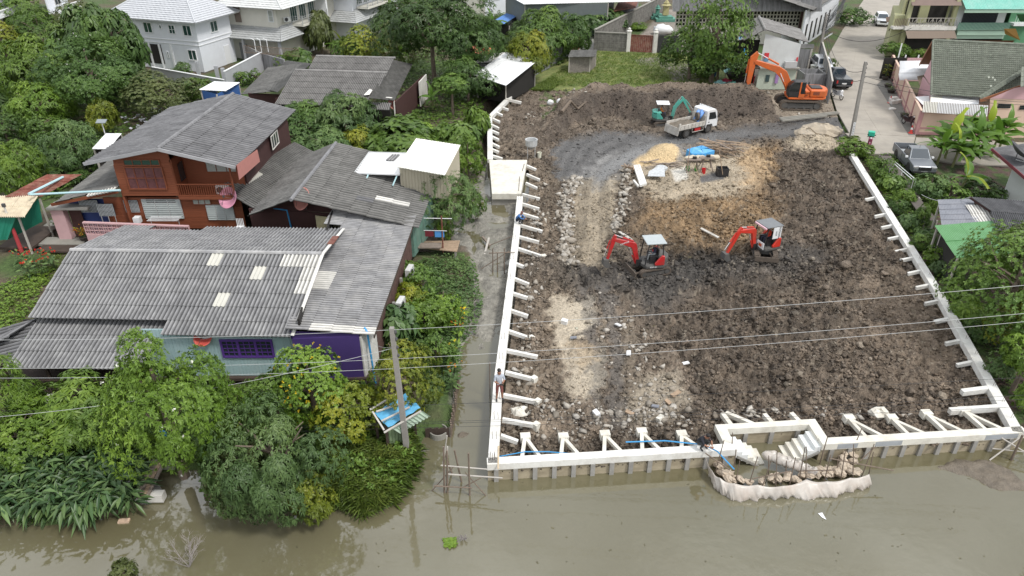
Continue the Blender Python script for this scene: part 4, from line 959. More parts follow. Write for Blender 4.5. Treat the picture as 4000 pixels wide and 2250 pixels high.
def grillewin(root, p, w_, h_):
 f = MB().box((p[0], p[1]+.03, p[2]), (w_,.02,h_)).build('window', m_glass, root); q = MB()
 for i in range(int(w_/.09)+1): q.box((p[0]-w_/2+i*.09, p[1], p[2]), (.02,.02,h_))
 for i in range(int(h_/.09)+1): q.box((p[0], p[1]-.01, p[2]-h_/2+i*.09), (w_,.02,.02))
 q.build('grille', m_mesh, f)
for u, w_ in ((515,.9), (350,1.2)): grillewin(hB, (PY(u,800,yl).x, yl-.08, 2.45), w_, .85)
grillewin(hB, (PY(425,800,yl).x, yl-.45, 2.35), 1.05, .85)
for s in (-.45, 0, .45): MB().beam((PY(425,800,yl).x+s, yl-.45, .8), (PY(425,800,yl).x+s, yl-.45, 1.92), .035, .035).build('grille_leg', m_alu, hB)
xp = -16.95; q = [PX(u, v, xp) for u, v in ((925,645),(1005,584),(1016,631),(935,703))]
m_sal = mat('salmon_boards', (.50,.22,.19), rough=.6, var=.05, scale=3)
pn = MB()
for i in range(10): f0, f1_ = i/10, (i+.9)/10; a, b_ = q[0].lerp(q[3], f0), q[1].lerp(q[2], f0); c_, d_ = q[1].lerp(q[2], f1_), q[0].lerp(q[3], f1_); pn.quad(a, b_, c_, d_); pn.quad(*(p+Vector((-.03,0,0)) for p in (a, d_, c_, b_)))
pn.build('side_screen', m_sal, hB)
win(hB, (xr+.85, 50.2, 4.7), (0,1,0), 1.6, 1.0, m_whw, m_glass, 3, 1, .05, .06)
roof(hB, Vector((-25.5,52.8,3.9)), Vector((-25.35,43.2,3.9)), Vector((-29.6,52.6,2.95)), 14, 4, m_rD, limit=60)
MB().beam((-29.9,43.15,2.75), (-25.3,43.1,3.7), .06, .2).build('fascia', m_red, hB)
roof(hB, Vector((-27.2,43.3,3.55)), Vector((-25.25,43.25,3.98)), Vector((-27.2,42.85,3.45)), 3, 1, m_rAw, limit=5)
wall(hB, (-29.3,44.0), (-25.6,44.0), .3, 2.8, mat('blue_tarp_wall', (.02,.04,.16), rough=.6, var=.2), .06)
tag(MB().path([P(120,760,3.6), P(230,755,3.75), P(470,743,4.2)], .07, 6).build('water_pipe', m_pvc), 'long pale blue pipe running across the annex roof to the red house', 'pipe')
tag(MB().path([P(113,758,3.5), P(246,692,3.2)], .09, 6).build('water_pipe', m_pvc), 'pale blue pipe lying up the rusty red roof', 'pipe')
tr = thing('garden_wall', 'pink wall of pierced blocks beside the red house terrace', 'garden wall', world=True)
m_pink = mat('pale_pink_plaster', (.56,.36,.37), rough=.8, var=.06, dirt=(.42,.28,.27), damt=.3)
pw0, pw1 = P(325,870,1.9), P(740,882,1.9); pw1.y = pw0.y-.6
wall(tr, pw0, pw1, -.2, 1.12, m_pink, .15); MB().beam((pw0.x,pw0.y,1.93), (pw1.x,pw1.y,1.93), .2, .08).build('coping', m_pink, tr)
q = MB(); nb = 22; t_ = (pw1-pw0)/nb
for i in range(nb+1): c_ = pw0+t_*i; q.box((c_.x, c_.y, 1.5), (.045,.12,.78), rz=math.atan2(t_.y, t_.x))
for z in (1.13, 1.38, 1.63, 1.87): q.beam((pw0.x,pw0.y,z), (pw1.x,pw1.y,z), .12, .04)
for i in range(nb):
 for z in (1.255, 1.505, 1.75):
  c_ = pw0+t_*(i+.5); c_.z = z
  q.box(c_, (.16,.06,.03), rz=math.atan2(t_.y, t_.x)); q.box(c_, (.03,.06,.2), rz=math.atan2(t_.y, t_.x))
o = q.build('pierced_blocks', m_pink, tr); o['kind'] = 'stuff'
gt = thing('gate_pillar', 'pink gate pillar with a flat concrete roof at the end of the walkway', 'gate', world=True)
g0 = P(262,925,.2); MB().box((g0.x+.05, g0.y, 1.25), (.85,.5,2.2)).build('pillar', m_pink, gt); MB().box((g0.x+.9, g0.y+.1, 2.42), (2.7,1.1,.14)).build('roof_slab', m_pile, gt)
MB().box((g0.x+1.0, g0.y+.15, 1.15), (.8,.08,2.0)).build('gate_leaf', m_maroon, gt)
m_walk = mat('worn_concrete_walkway', (.27,.26,.23), rough=.9, var=.12, dirt=(.15,.15,.13), damt=.4)
def slab(name, px, z, th, m, label, cat):
 pts = [P(u, v, z) for u, v in px]; return tag(MB().prism([(p.x, p.y) for p in pts], z-th, z).build(name, m), label, cat)
slab('walkway', [(90,953),(130,925),(330,928),(330,955)], .15, .15, m_walk, 'low concrete walkway in front of the pink gate pillar', 'walkway')
slab('walkway', [(127,915),(215,845),(245,850),(180,918)], .2, .15, m_walk, 'narrow concrete walkway leading back beside the plant rack', 'walkway')
slab('walkway', [(138,977),(175,952),(322,955),(300,985)], .1, .12, m_fasc, 'dark plank landing below the concrete walkway', 'walkway')
def potplant(label, p, s=1.0, colr=None, kind=0, pot=(.09,.06,.04)):
 t = thing('potted_plant', label, 'potted plant', p)
 MB().lathe((0,0,0), [(.16*s,0),(.24*s,.1*s),(.27*s,.36*s),(.30*s,.38*s),(.25*s,.38*s),(.23*s,.33*s)], 10).build('pot', mat('pot_%d' % int(pot[0]*100), pot, rough=.7, var=.15), t)
 return t
sg = thing('net_shed', 'shed walled with green netting under a cream and rusty red tin roof', 'shed', world=True)
zr_ = 3.0
m_crm = mat('cream_patchy_roof', (.62,.55,.42), rough=.8, var=.12, scale=3, dirt=(.35,.25,.17), damt=.4, dscale=2)
roof(sg, P(-60,765,zr_), P(152,765,zr_), P(-90,846,zr_-.3)+Vector((-.5,0,0)), 9, 2, m_crm, limit=40, skip=None)
roof(sg, P(186,681,zr_+.3), P(323,681,zr_+.1), P(23,768,zr_+.05), 6, 3, m_rust, limit=40, amp=.015)
m_net = mat('green_shade_net', (.012,.20,.13), rough=.7, var=.10, scale=1.5)
np0, np1, np2 = P(-80,850,2.6), P(62,846,2.6), P(150,775,2.75)
q = MB(); pts = [np0, np1, np2]
lows = [PY(-80,940,np0.y-.1), PY(30,937,np1.y-.1), PY(168,865,np2.y)]
for a, b, c_, d_ in ((np0, np1, lows[1], lows[0]), (np1, np2, lows[2], lows[1])):
 n_ = 12
 for i in range(n_):
  f0, f1_ = i/n_, (i+1)/n_; w0 = .05*math.sin(i*1.9); w1 = .05*math.sin((i+1)*1.9)
  q.quad(a.lerp(b, f0), a.lerp(b, f1_), d_.lerp(c_, f1_)+Vector((0,w1,0)) if True else 0, d_.lerp(c_, f0)+Vector((0,w0,0)))
q.build('net_wall', m_net, sg); posts(sg, [(np1.x, np1.y+.2), (np2.x, np2.y+.1), (np0.x, np0.y+.2)], -1.2, 2.7, m_grey, .1)
MB().bb(np0.x, np2.x, np1.y+.3, np2.y+1, .1, .25).build('floor_deck', m_fasc, sg)
rp_ = thing('marker_pole', 'red and white pole with a lamp standing by the dark water at far left', 'pole', world=True)
a = P(92,1000,-.3); b = PY(40,870,a.y); MB().tube(a, b, .13, 8, .11).build('red_shaft', mat('faded_red_paint', (.42,.05,.06), rough=.6, var=.1), rp_)
c_ = PY(14,802,a.y); MB().tube(b, c_, .06, 6).build('white_shaft', m_whw, rp_); MB().box(c_, (.18,.14,.22)).build('lamp', m_grille, rp_)
hE = thing('roofed_cottage', 'cottage with four overlapping taupe corrugated roofs among the mango trees', 'house', (-16, 69, 0), world=True)
roof(hE, P(1235,219,5.2), P(1543,227,5.2), P(1195,290,4.1), 17, 3, m_rE, limit=60)
roof(hE, P(1153,274,4.7), P(1510,285,4.7), P(1075,406,2.95), 18, 6, m_rE, limit=110, skip=lambda u, v: v > .66 and u > .93)
roof(hE, P(1285+160,400,3.05), P(1530,402,3.05), P(1437,427,2.75), 4, 1, m_rE, limit=10)
roof(hE, P(1534,385,3.9) if False else P(1440,385,4.1), P(1530,235,4.3), P(1538,395,2.7), 14, 4, m_rD, limit=60)
roof(hE, P(1215,250,4.3), P(1083,362,3.6), P(1120,238,3.1), 11, 4, m_rD, limit=60, lip=.02)
roof(hE, P(1178,250,3.9), P(1084,358,3.4), P(1095,262,3.0)+Vector((-1.3,0,-.1)), 9, 3, m_rD, limit=30)
ridgecap(hE, P(1235,219,5.2), P(1543,227,5.2), m_rE, .1, 12); ridgecap(hE, P(1153,274,4.7), P(1510,285,4.7), m_rE, .1, 14)
MB().beam(P(1430,375,3.4), P(1532,382,3.2), .2, .05).build('flashing', m_rAw, hE)
MB().quad(P(1448,342,3.9), P(1455,352,3.8), P(1443,370,3.7), P(1420,372,3.6)).build('torn_sheet', m_rAw, hE)
e0 = P(1540,430,.2); e1 = P(1672,345,.2)
wall(hE, (e0.x,e0.y), (-11.0,66.9), .2, 2.6, m_whw); wall(hE, (-10.9,67.0), (-9.3,76.5), .2, 2.6, m_maroon); wall(hE, (-9.4,73.5), (-9.0,76.6), .2, 2.7, m_whw)
wall(hE, (-22,66.8), (-17,66.6), .2, 3.0, m_maroon); win(hE, (-20.9,66.7,2.2), (1,0,0), 1.3, 1.1, m_whw, m_glass, 3, 1); wall(hE, (-17,66.3), (-11.2,65.6), .2, 2.7, m_void)
wall(hE, (-25.4,69.5), (-22,69.0), .2, 2.7, m_maroon)
dish('salmon dish beside the taupe cottage roof corner', P(1530,425,1.8), (.75,-.4,.5), .55, m_pinkdish, .4)

def tilerows(root, A, B, C_, D_, n, m, th=.05, name='tile_row'):
 A, B, C_, D_ = map(vec, (A, B, C_, D_)); nn = (D_-A).cross((C_-D_)).normalized()
 if nn.z < 0: nn = -nn
 for i in range(n):
  f0, f1_ = i/n, (i+1.12)/n; a, b = A.lerp(D_, f0), B.lerp(C_, f0); c_, d_ = B.lerp(C_, f1_), A.lerp(D_, f1_)
  q = MB(); k = max(1, int((c_-d_).length/.33)); lo = nn*(th+.02)
  for j in range(k+1):
   g = j/k; h = nn*(.02 if j % 2 else 0)
   q.v += [tuple(a.lerp(b, g)+h), tuple(d_.lerp(c_, g)+lo+h), tuple(d_.lerp(c_, g)+h)]
  for j in range(k): s = j*3; q.face(s, s+1, s+4, s+3); q.face(s+1, s+2, s+5, s+4)
  o = q.build(name, m, root)
def hiproof(root, cx, cy, lx, ly, ze, h, rl, m, ax='x', n=14, cap=None):
 x0, x1, y0, y1 = cx-lx/2, cx+lx/2, cy-ly/2, cy+ly/2; zt = ze+h
 r0 = Vector((cx-rl/2, cy, zt)) if ax == 'x' else Vector((cx, cy-rl/2, zt)); r1 = Vector((cx+rl/2, cy, zt)) if ax == 'x' else Vector((cx, cy+rl/2, zt))
 a, b, c_, d_ = Vector((x0,y0,ze)), Vector((x1,y0,ze)), Vector((x1,y1,ze)), Vector((x0,y1,ze))
 if ax == 'x': pl = [(r0, r1, b, a), (r1, r1, c_, b), (r1, r0, d_, c_), (r0, r0, a, d_)]; hips = [(r0,a),(r1,b),(r1,c_),(r0,d_),(r0,r1)]
 else: pl = [(r0, r0, b, a), (r0, r1, c_, b), (r1, r1, d_, c_), (r1, r0, a, d_)]; hips = [(r0,a),(r0,b),(r1,c_),(r1,d_),(r0,r1)]
 for p in pl: tilerows(root, *p, n, m)
 for p, q in hips:
  if (p-q).length > .1: MB().tube(p+Vector((0,0,.05)), q+Vector((0,0,.05)), .11, 6).build('hip_cap', cap or m, root)
m_vt = mat('pale_grey_roof_tile', (.50,.515,.54), rough=.6, var=.05, scale=4, dirt=(.36,.37,.38), damt=.25)
m_vt2 = mat('off_white_roof_tile', (.60,.61,.60), rough=.6, var=.06, scale=4, dirt=(.33,.33,.31), damt=.35)
m_vt3 = mat('dirty_lower_tile', (.40,.41,.41), rough=.7, var=.1, scale=3, dirt=(.22,.22,.20), damt=.5)
m_vw = mat('villa_white_wall', (.70,.72,.76), rough=.7, var=.03, dirt=(.6,.61,.62), damt=.3)
m_vw2 = mat('villa_cream_wall', (.64,.62,.55), rough=.7, var=.04, dirt=(.5,.48,.43), damt=.3)
va = P(800,283,0); vb = P(924,239,0); AZ = math.atan2(vb.y-va.y, vb.x-va.x)-R(90)   # villas stand turned to the lot
def villa_frame(name, label, origin): return thing(name, label, 'house', (origin.x, origin.y, 0), AZ)
h1 = villa_frame('white_villa', 'smooth white two-storey villa with pale grey tiled hip roof, nearest of the villas', va)
WX, WY = 9.6, 6.1
MB().bb(-WX,0,0,WY,0,5.95).build('wall', m_vw, h1)
for z in (3.05, 3.5): MB().bb(-WX-.06,.06,-.06,WY+.06,z,z+.09).build('band_moulding', m_white, h1)
hiproof(h1, -WX/2-1.0, WY/2, WX+4.0, WY+2.0, 5.9, 2.7, 5.0, m_vt, 'x', 15)
MB().bb(-WX-2.9,.95,-.95,WY+.95,5.78,5.87).build('soffit', m_white, h1)
for x, z, w_, h_, nx, ny in ((-1.25,4.75,1.25,1.25,2,1), (-3.45,4.75,.95,1.05,2,2), (-5.1,4.95,.4,.5,1,1), (-7.0,4.75,1.3,1.25,2,1), (-1.25,1.95,1.25,1.25,2,1), (-4.9,1.75,.3,.75,1,1)):
 win(h1, (x,-.0,z), (1,0,0), w_, h_, m_white, m_glassg, nx, ny, .08, .09)
win(h1, (.0,3.1,4.75), (0,1,0), 1.3, 1.3, m_white, m_glassg, 2, 1, .08, .09)
MB().box((.03,4.6,1.15), (.06,1.0,2.2)).build('door', m_white, h1)
MB().bb(-4.3,-4.05,-.18,.0,0,3.0).build('pilaster', m_white, h1); MB().box((-7.3,-.012,1.7), (3.2,.05,2.3)).build('open_bay', m_void, h1)
for x in (-8.8,-7.4,-5.9): MB().box((x,-.12,1.5), (.16,.2,2.9)).build('column', m_white, h1)
bw = thing('boundary_wall', 'plain grey boundary wall stepping down in front of the white villa', 'wall', world=True)
m_bw = mat('grey_render', (.42,.43,.45), rough=.85, var=.06, dirt=(.28,.28,.28), damt=.35)
q0, q1, q2 = P(590,262,1.2), P(876,313,1.2), P(1020,205,2.1)
wall(bw, q0, q1, -.2, 1.2, m_bw, .16); wall(bw, q1+Vector((.15,0,0)), q2, -.2, 2.1, m_bw, .16)
MB().beam((q0.x,q0.y,1.23), (q1.x,q1.y,1.23), .24, .07).build('coping', m_white, bw); MB().beam((q1.x+.15,q1.y,2.13), (q2.x,q2.y,2.13), .24, .07).build('coping', m_white, bw)
for u, v in ((773,270), (848,287), (874,296)): p = P(u, v, 1.2); MB().box((p.x,p.y,.9), (.35,.3,2.3)).build('post', m_bw, bw)
bw2 = thing('boundary_wall', 'streaked old grey wall with a rusty grille behind the bushes', 'wall', world=True)
w0, w1 = P(1022,208,2.0), P(1110,232,2.0)
m_stain = mat('streaked_old_wall', (.28,.28,.29), rough=.9, var=.12, stretch=(3,3,.35), dirt=(.07,.065,.06), damt=.75, dscale=1.0)
wall(bw2, w0, w1, -.2, 2.0, m_stain, .18); wall(bw2, w0, P(925,160,2.0), -.2, 2.0, m_stain, .18)
q = MB(); a, b = P(950,178,2.9), P(1165,192,2.9)
for i in range(40): c_ = a.lerp(b, i/39); q.box((c_.x, c_.y, 2.45), (.03,.03,.95))
q.beam((a.x,a.y,2.9), (b.x,b.y,2.9), .05, .05); q.beam((a.x,a.y,2.1), (b.x,b.y,2.1), .05, .05); q.build('grille', mat('rusty_grille', (.22,.16,.12), rough=.8, var=.2), bw2)
for u in (1000,1022,1048): p = P(u,200,2.0); MB().path([(p.x,p.y,1.9),(p.x,p.y,3.3),(p.x-.4,p.y+.1,3.5)], .05, 6).build('bent_pipe', m_white, bw2)
o2 = P(1040,205,0); h2 = villa_frame('cream_villa', 'cream two-storey villa with a lower skirt roof and balcony, behind the white villa', Vector((-28.5,92.5,0)))
MB().bb(-8.2,-.6,.6,14,0,6.9).build('wall', m_vw2, h2)
hiproof(h2, -3.6, 8.2, 9.8, 18, 6.6, 3.1, 8.5, m_vt2, 'y', 16)
for A_, B_, C_, D_ in (((-8.5,1.0,4.3),(-.6,1.0,4.3),(.9,-1.4,3.0),(-9.5,-1.4,3.0)), ((-.6,1.0,4.3),(-.6,3.6,4.3),(.9,3.6,3.0),(.9,-1.4,3.0))): tilerows(h2, A_, B_, C_, D_, 7, m_vt3)
MB().bb(-9.3,.7,-1.2,3.6,2.88,2.96).build('soffit', m_white, h2)
for x in (-8.6,-5,.3): MB().box((x,-.9,1.4), (.3,.3,2.9)).build('column', m_bw, h2)
MB().box((-6.3,.58,5.5), (.9,.06,2.0)).build('shutter_window', mat('brown_shutter', (.22,.17,.14), rough=.6, var=.08), h2)
win(h2, (-1.4,.58,5.5), (1,0,0), .75, 1.4, m_white, m_lg, 1, 2, .08, .08)
def balcony(root, y0, y1, z):
 MB().bb(-.5,1.3,y0,y1,z-.25,z).build('balcony_floor', m_vw2, root); q = MB()
 for i in range(4): q.bb(1.22,1.27,y0,y1,z+.25+i*.22,z+.28+i*.22); q.bb(-.5,1.25,y0,y0+.05,z+.25+i*.22,z+.28+i*.22)
 for i in range(5): y = y0+(y1-y0)*i/4; q.bb(1.2,1.28,y-.03,y+.03,z,z+1.0)
 q.build('balcony_railing', m_alu, root)
 for k in range(3): win(root, (-.58, y0+.9+k*(y1-y0-1.4)/2.2, z+1.15), (0,1,0), 1.5, 2.0, m_white, m_glassg, 3, 1, .07, .07)
balcony(h2, 3.2, 9.0, 4.2); MB().bb(-.5,1.2,9.0,9.3,4.0,6.6).build('wall', m_white, h2)
acunit('white air conditioner unit beside the cream villa balcony', h2.location+Matrix.Rotation(AZ, 3, 'Z') @ Vector((-.1,1.9,4.7)), AZ+R(60))
h3 = villa_frame('cream_villa', 'far cream villa behind, with a tiled porch roof and barred balcony', Vector((-21.5,104,0)))
MB().bb(-8.2,-.6,.6,14,0,7.0).build('wall', m_vw, h3); hiproof(h3, -3.6, 8.2, 9.6, 16, 6.8, 3, 7, m_vt2, 'y', 14)
for A_, B_, C_, D_ in (((-8.5,1.0,4.3),(-.6,1.0,4.3),(.9,-1.4,3.0),(-9.5,-1.4,3.0)), ((-.6,1.0,4.3),(-.6,8,4.3),(.9,8,3.0),(.9,-1.4,3.0))): tilerows(h3, A_, B_, C_, D_, 7, m_vt3)
balcony(h3, 1.6, 7.4, 4.6)
for lb, ps, zz in (('white house with balustraded balcony at the top left corner of the view', ((-20,75),(80,40)), 4.5), ('white house with balustraded terrace behind the dark trees', ((225,55),(300,30)), 4.2)):
 r = thing('white_house', lb, 'house', world=True); a, b = P(*ps[0], 2.2), P(*ps[1], 2.2)
 wall(r, a, b, 0, 2.2, m_vw2, .2); d = (b-a).normalized(); n = Vector((-d.y, d.x, 0))
 MB().beam(a+Vector((0,0,.1)), b+Vector((0,0,.1)), 1.6, .15).build('balcony_floor', m_white, r)
 q = MB(); L_ = (b-a).length
 for i in range(int(L_/.28)+1): c_ = a+d*(i*.28)-n*.7; q.lathe((c_.x,c_.y,2.4), [(.06,0),(.1,.2),(.05,.5),(.08,.75)], 6)
 c0_, c1_ = a-n*.7, b-n*.7; q.beam((c0_.x,c0_.y,3.2), (c1_.x,c1_.y,3.2), .2, .12); q.build('balustrade', m_white, r)
 a2_, b2_ = a+n*1.2, b+n*1.2; wall(r, a2_, b2_, 2.2, 6.5, m_vw, .2); t_ = d; m_ = (a2_+b2_)/2; win(r, (m_.x-n.x*.12, m_.y-n.y*.12, 4.0), tuple(t_), 1.6, 1.8, m_whw, m_glass, 2, 1)
def shed(label, px, z, m, wallm, h=2.2, name='lean_to_shed', nu=5, nv=2, amp=.02, waves=4, base=0):
 r = thing(name, label, 'shed', world=True); q = [P(u, v, z if not isinstance(z, tuple) else z[i]) for i, (u, v) in enumerate(px)]
 A_, B_, C_, D_ = q   # top-left, top-right, bottom-right, bottom-left
 roof(r, A_, B_, D_, nu, nv, m, waves, amp, limit=60, lip=.02)
 ins = lambda p: p.lerp((A_+C_)/2, .08)
 for a, b in ((D_, C_), (C_, B_), (A_, D_)):
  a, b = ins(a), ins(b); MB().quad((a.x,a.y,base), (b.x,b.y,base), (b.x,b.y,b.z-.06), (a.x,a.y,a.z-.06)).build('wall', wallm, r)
 for p in (D_, C_, B_, A_): p = ins(p); MB().box((p.x, p.y, (p.z+base)/2-.05), (.12,.12,p.z-base-.08)).build('post', m_grey, r)
 return r
m_blue = mat('blue_painted_wall', (.05,.13,.36), rough=.6, var=.1)
shed('blue-walled shed with a bright white roof behind the red house', [(838,318),(940,322),(846,367),(780,350)], 2.6, m_rW, m_blue)
shed('low white-roofed shed at the left eaves of the red house', [(415,521),(477,521),(400,572),(362,580)], 2.4, m_rW, m_void)
sp_ = thing('solar_lamp', 'small solar panel lamp on a white post above the left shed', 'solar lamp', world=True)
a = P(410,522,2.4); MB().tube(a, a+Vector((0,0,1.0)), .04).build('post', m_white, sp_); MB().box(a+Vector((0,0,1.05)), (.8,.5,.05), M=Matrix.Rotation(R(20), 3, 'X')).build('panel', mat('solar_panel', (.22,.25,.27), rough=.25, var=.05), sp_)
r = shed('white tin-roofed hut with a block wall below, at the top of the side channel', [(1977,203),(2100,238),(1976,313),(1855,288)], (3.0,2.9,2.5,2.6), m_rW, m_void, nu=8, nv=1, amp=.01)
m_block = mat('grey_block_wall', (.27,.28,.30), rough=.9, var=.15, scale=2, dirt=(.16,.16,.16), damt=.4)
def blockwall(root, a, b, z0, z1, m, bw_=.5, bh=.24, name='block', maxn=300, th=.16, moss=None):
 a = Vector((a[0], a[1], 0)); b = Vector((b[0], b[1], 0)); L_ = (b-a).length; t = (b-a)/L_; n = int(L_/bw_)+1; k = max(1, round((z1-z0)/bh)); hh = (z1-z0)/k
 me = MB().box((0,0,0), (L_/n-.02, th, hh-.018), rz=math.atan2(t.y, t.x)).mesh(name, m)
 MB().beam((a.x,a.y,(z0+z1)/2), (b.x,b.y,(z0+z1)/2), th-.03, z1-z0-.01).build('mortar', moss or m, root); c = 0; rest = MB()
 for j in range(k):
  for i in range(n):
   p = a+t*(L_*(i+.5)/n); p.z = z0+hh*(j+.5)
   if c < maxn: meshobj(name, me, root).location = p; c += 1
   else: rest.box(p, (L_/n-.02, th, hh-.018), rz=math.atan2(t.y, t.x))
 if rest.v: o = rest.build('blocks', m, root); o['kind'] = 'stuff'
hw = thing('block_wall', 'grey concrete block wall under the front of the white tin-roofed hut', 'wall', world=True)
blockwall(hw, P(1865,372,0), P(1957,386,0), 0, 1.3, m_block); blockwall(hw, P(1957,386,0), P(1982,368,0), 0, 1.6, m_block)
hw2 = thing('board_fence', 'long patched fence of grey blocks and boards running back beside the grass field', 'fence', world=True)
seg = [(1985,352),(2030,325),(2060,310),(2105,285),(2150,262),(2190,235),(2225,212),(2262,190)]
tones = [m_stain, m_grey, m_block, m_block, m_stain, m_block, m_rust]
for i in range(len(seg)-1):
 a, b = P(*seg[i], 0), P(*seg[i+1], 0)
 (ribwall if i in (0, 1, 4) else blockwall)(hw2, a, b, 0, 1.9, tones[i])
shed('orange and green tin roof between the mango tree and the white hut', [(1830,178),(1937,180),(1890,205),(1815,208)], 2.8, mat('orange_tin', (.62,.16,.07), rough=.6, var=.08), m_void, nu=5)
shed('patched pale tin roof next to the orange roof', [(1905,208),(1975,205),(1930,252),(1855,245)], 2.6, m_rAw, m_stain, nu=5)
shed('little dark tin hut with rusty side boards at the edge of the grass field', [(2231,196),(2334,194),(2309,217),(2220,222)], 2.0, m_rD, mat('weathered_slats', (.20,.18,.16), rough=.9, var=.3, scale=5), nu=6, nv=1, amp=.03)
MB().box(PY(2296,232,P(2290,265,0).y-.3), (.45,.1,.4)).build('orange_bag', mat('orange_cloth', (.65,.25,.04), rough=.7, var=.1)); bpy.data.objects['orange_bag']['label'] = 'orange bag hanging in the little dark tin hut'; bpy.data.objects['orange_bag']['category'] = 'bag'
shed('long white factory roof with dark ribbed wall at the top middle', [(1960,-30),(2420,-40),(2395,12),(2040,14)], 4.5, m_rW, mat('dark_ribbed_tin', (.13,.15,.15), rough=.7, var=.1), nu=20, nv=1, amp=.02)
hw3 = thing('board_house', 'white weatherboard house with barred window and blue awning, top middle', 'house', world=True)
a, b = P(1895,70,0), P(1978,52,0); boardwall(hw3, (a.x-6,a.y+1.5), (a.x,a.y), 0, 5.2, m_vw2, .22, False); wall(hw3, a, (b.x,b.y), 0, 5.4, m_vw, .15)
d = (b-a).normalized(); c_ = (a+b)/2; win(hw3, (c_.x+d.y*.1, c_.y-d.x*.1, 3.3), tuple(d), 2.0, 1.8, m_white, m_glass, 3, 3, .08, .06)
win(hw3, (a.x-3.2, a.y+.8, 3.0), (1,-.25,0), 1.2, 1.8, m_white, m_glass, 2, 1, .08, .06)
MB().quad((a.x-6.3,a.y+1,5.3), (a.x+.3,a.y-.5,5.3), (b.x+.3,b.y+4,7.0), (a.x-6,a.y+6,7.0)).build('roof', m_vt2, hw3)
shed('blue tin awning below the white weatherboard house', [(1978,52),(2020,62),(1990,100),(1928,82)], 1.9, mat('blue_tin', (.12,.25,.55), rough=.5, var=.08), m_void, nu=5, nv=1, amp=.015)
shed('rust red tin shed roof at the top beside the alley', [(2420,0),(2500,-12),(2455,20),(2398,42)], 3.2, m_rust, m_stain, nu=4, nv=1)
yd = thing('yard_wall', 'mossy block wall with two round-topped pillars around the back yard', 'wall', world=True)
m_mb = mat('mossy_block', (.19,.18,.165), rough=.95, var=.35, scale=2.5, dirt=(.06,.06,.055), damt=.7, dscale=1.2)
m_mort2 = mat('pale_mortar', (.33,.32,.30), rough=.9, var=.1)
g1, g2, g3 = P(2320,196,0), P(2446,202,0), P(2545,207,0)
blockwall(yd, g1, g2, 0, 2.3, m_mb, .6, .28, moss=m_mort2); blockwall(yd, P(2565,207,0), P(2660,212,0), 0, 2.3, mat('black_stained_block', (.05,.05,.05), rough=.95, var=.4), .6, .28)
blockwall(yd, g1, P(2600,40,0), 0, 2.6, m_mb, .8, .32, maxn=0, moss=m_mort2)
a, b = g1, P(2600,40,0); MB().beam((a.x,a.y,2.65), (b.x,b.y,2.65), .35, .1).build('coping', m_walk, yd); MB().beam((a.x,a.y,2.35), (g2.x,g2.y,2.35), .3, .1).build('coping', m_walk, yd)
for p in (P(2452,202,0), P(2555,207,0)):
 MB().box((p.x,p.y,1.3), (.5,.5,2.6)).build('pillar', m_whw, yd); MB().lathe((p.x,p.y,2.6), [(.36,0),(.36,.08),(.2,.2),(.22,.35),(.05,.5)], 8).build('pillar_cap', m_whw, yd)
gte = thing('rusty_gate', 'rusty red steel gate between the two pillars of the back yard', 'gate', world=True)
a, b = P(2460,203,0), P(2546,207,0); q = MB()
for i in range(12): q.beam(a.lerp(b, i/12)+Vector((0,0,1.15)), a.lerp(b, (i+.93)/12)+Vector((0,0,1.15)), .05+.02*(i % 2), 2.0)
q.build('gate_panel', m_rust, gte); MB().beam(a+Vector((0,-.05,2.2)), b+Vector((0,-.05,2.2)), .08, .08).build('rail', m_rust, gte); MB().beam(a+Vector((0,-.05,.12)), b+Vector((0,-.05,.12)), .08, .08).build('rail', m_rust, gte)
m_shr = mat('sea_green_plaster', (.10,.27,.21), rough=.7, var=.1); m_shy = mat('faded_yellow_plaster', (.40,.36,.18), rough=.7, var=.1)
for (u, v, s, mm, lb) in ((2566,72,.8,m_shr,'small green spirit house on a pillar in the back yard'), (2597,80,1.2,m_shy,'yellow and teal stepped spirit house in the back yard')):
 p = P(u, v, 0); t = thing('spirit_house', lb, 'shrine', p)
 MB().box((0,0,.2), (2.6*s,2.0*s,.4)).build('plinth', m_shr, t); MB().box((0,0,.55), (1.8*s,1.4*s,.3)).build('plinth', m_shr, t); MB().box((0,0,1.3*s), (.7*s,.6*s,1.2*s)).build('shrine_body', mm, t); MB().lathe((0,0,1.9*s), [(.7*s,0),(.35*s,.2*s),(.4*s,.3*s),(.08,.7*s)], 4).build('shrine_roof', mm, t)
tag(MB().blob(P(2590,118,.5), (1.6,.9,.8), 10, 6, .2, 4).build('covered_heap', m_white, None, True), 'heap covered by a white cloth in the back yard', 'covered heap')

wh = thing('warehouse', 'long warehouse with curved grey corrugated canopy and pierced block wall', 'warehouse', world=True)
wy = 104.0
def wx(u, v): return PY(u, v, wy)
x0, x1 = wx(2640,60).x, wx(3128,110).x
wall(wh, (x0,wy), (x1,wy), 0, 4.6, m_vw2, .2); q = MB(); zt_ = wx(2950,42).z; zb_ = wx(2950,100).z
n = int((x1-x0)/.45)
for i in range(n+1): q.box((x0+(x1-x0)*i/n, wy-.2, (zt_+zb_)/2), (.12,.12,zt_-zb_))
k = int((zt_-zb_)/.42)
for i in range(k+1): q.box(((x0+x1)/2, wy-.2, zb_+(zt_-zb_)*i/k), (x1-x0, .12, .12))
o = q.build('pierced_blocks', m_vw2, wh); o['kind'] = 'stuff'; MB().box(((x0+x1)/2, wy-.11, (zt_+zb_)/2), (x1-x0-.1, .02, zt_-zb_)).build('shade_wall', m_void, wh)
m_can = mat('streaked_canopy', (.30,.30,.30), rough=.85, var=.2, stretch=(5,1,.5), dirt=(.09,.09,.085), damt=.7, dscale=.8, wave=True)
cz = wx(2950,34).z
c0_, c1_ = Vector((x0-1, wy-1.2, cz+1.6)), Vector((x1+1.5, wy-1.2, cz+1.6))
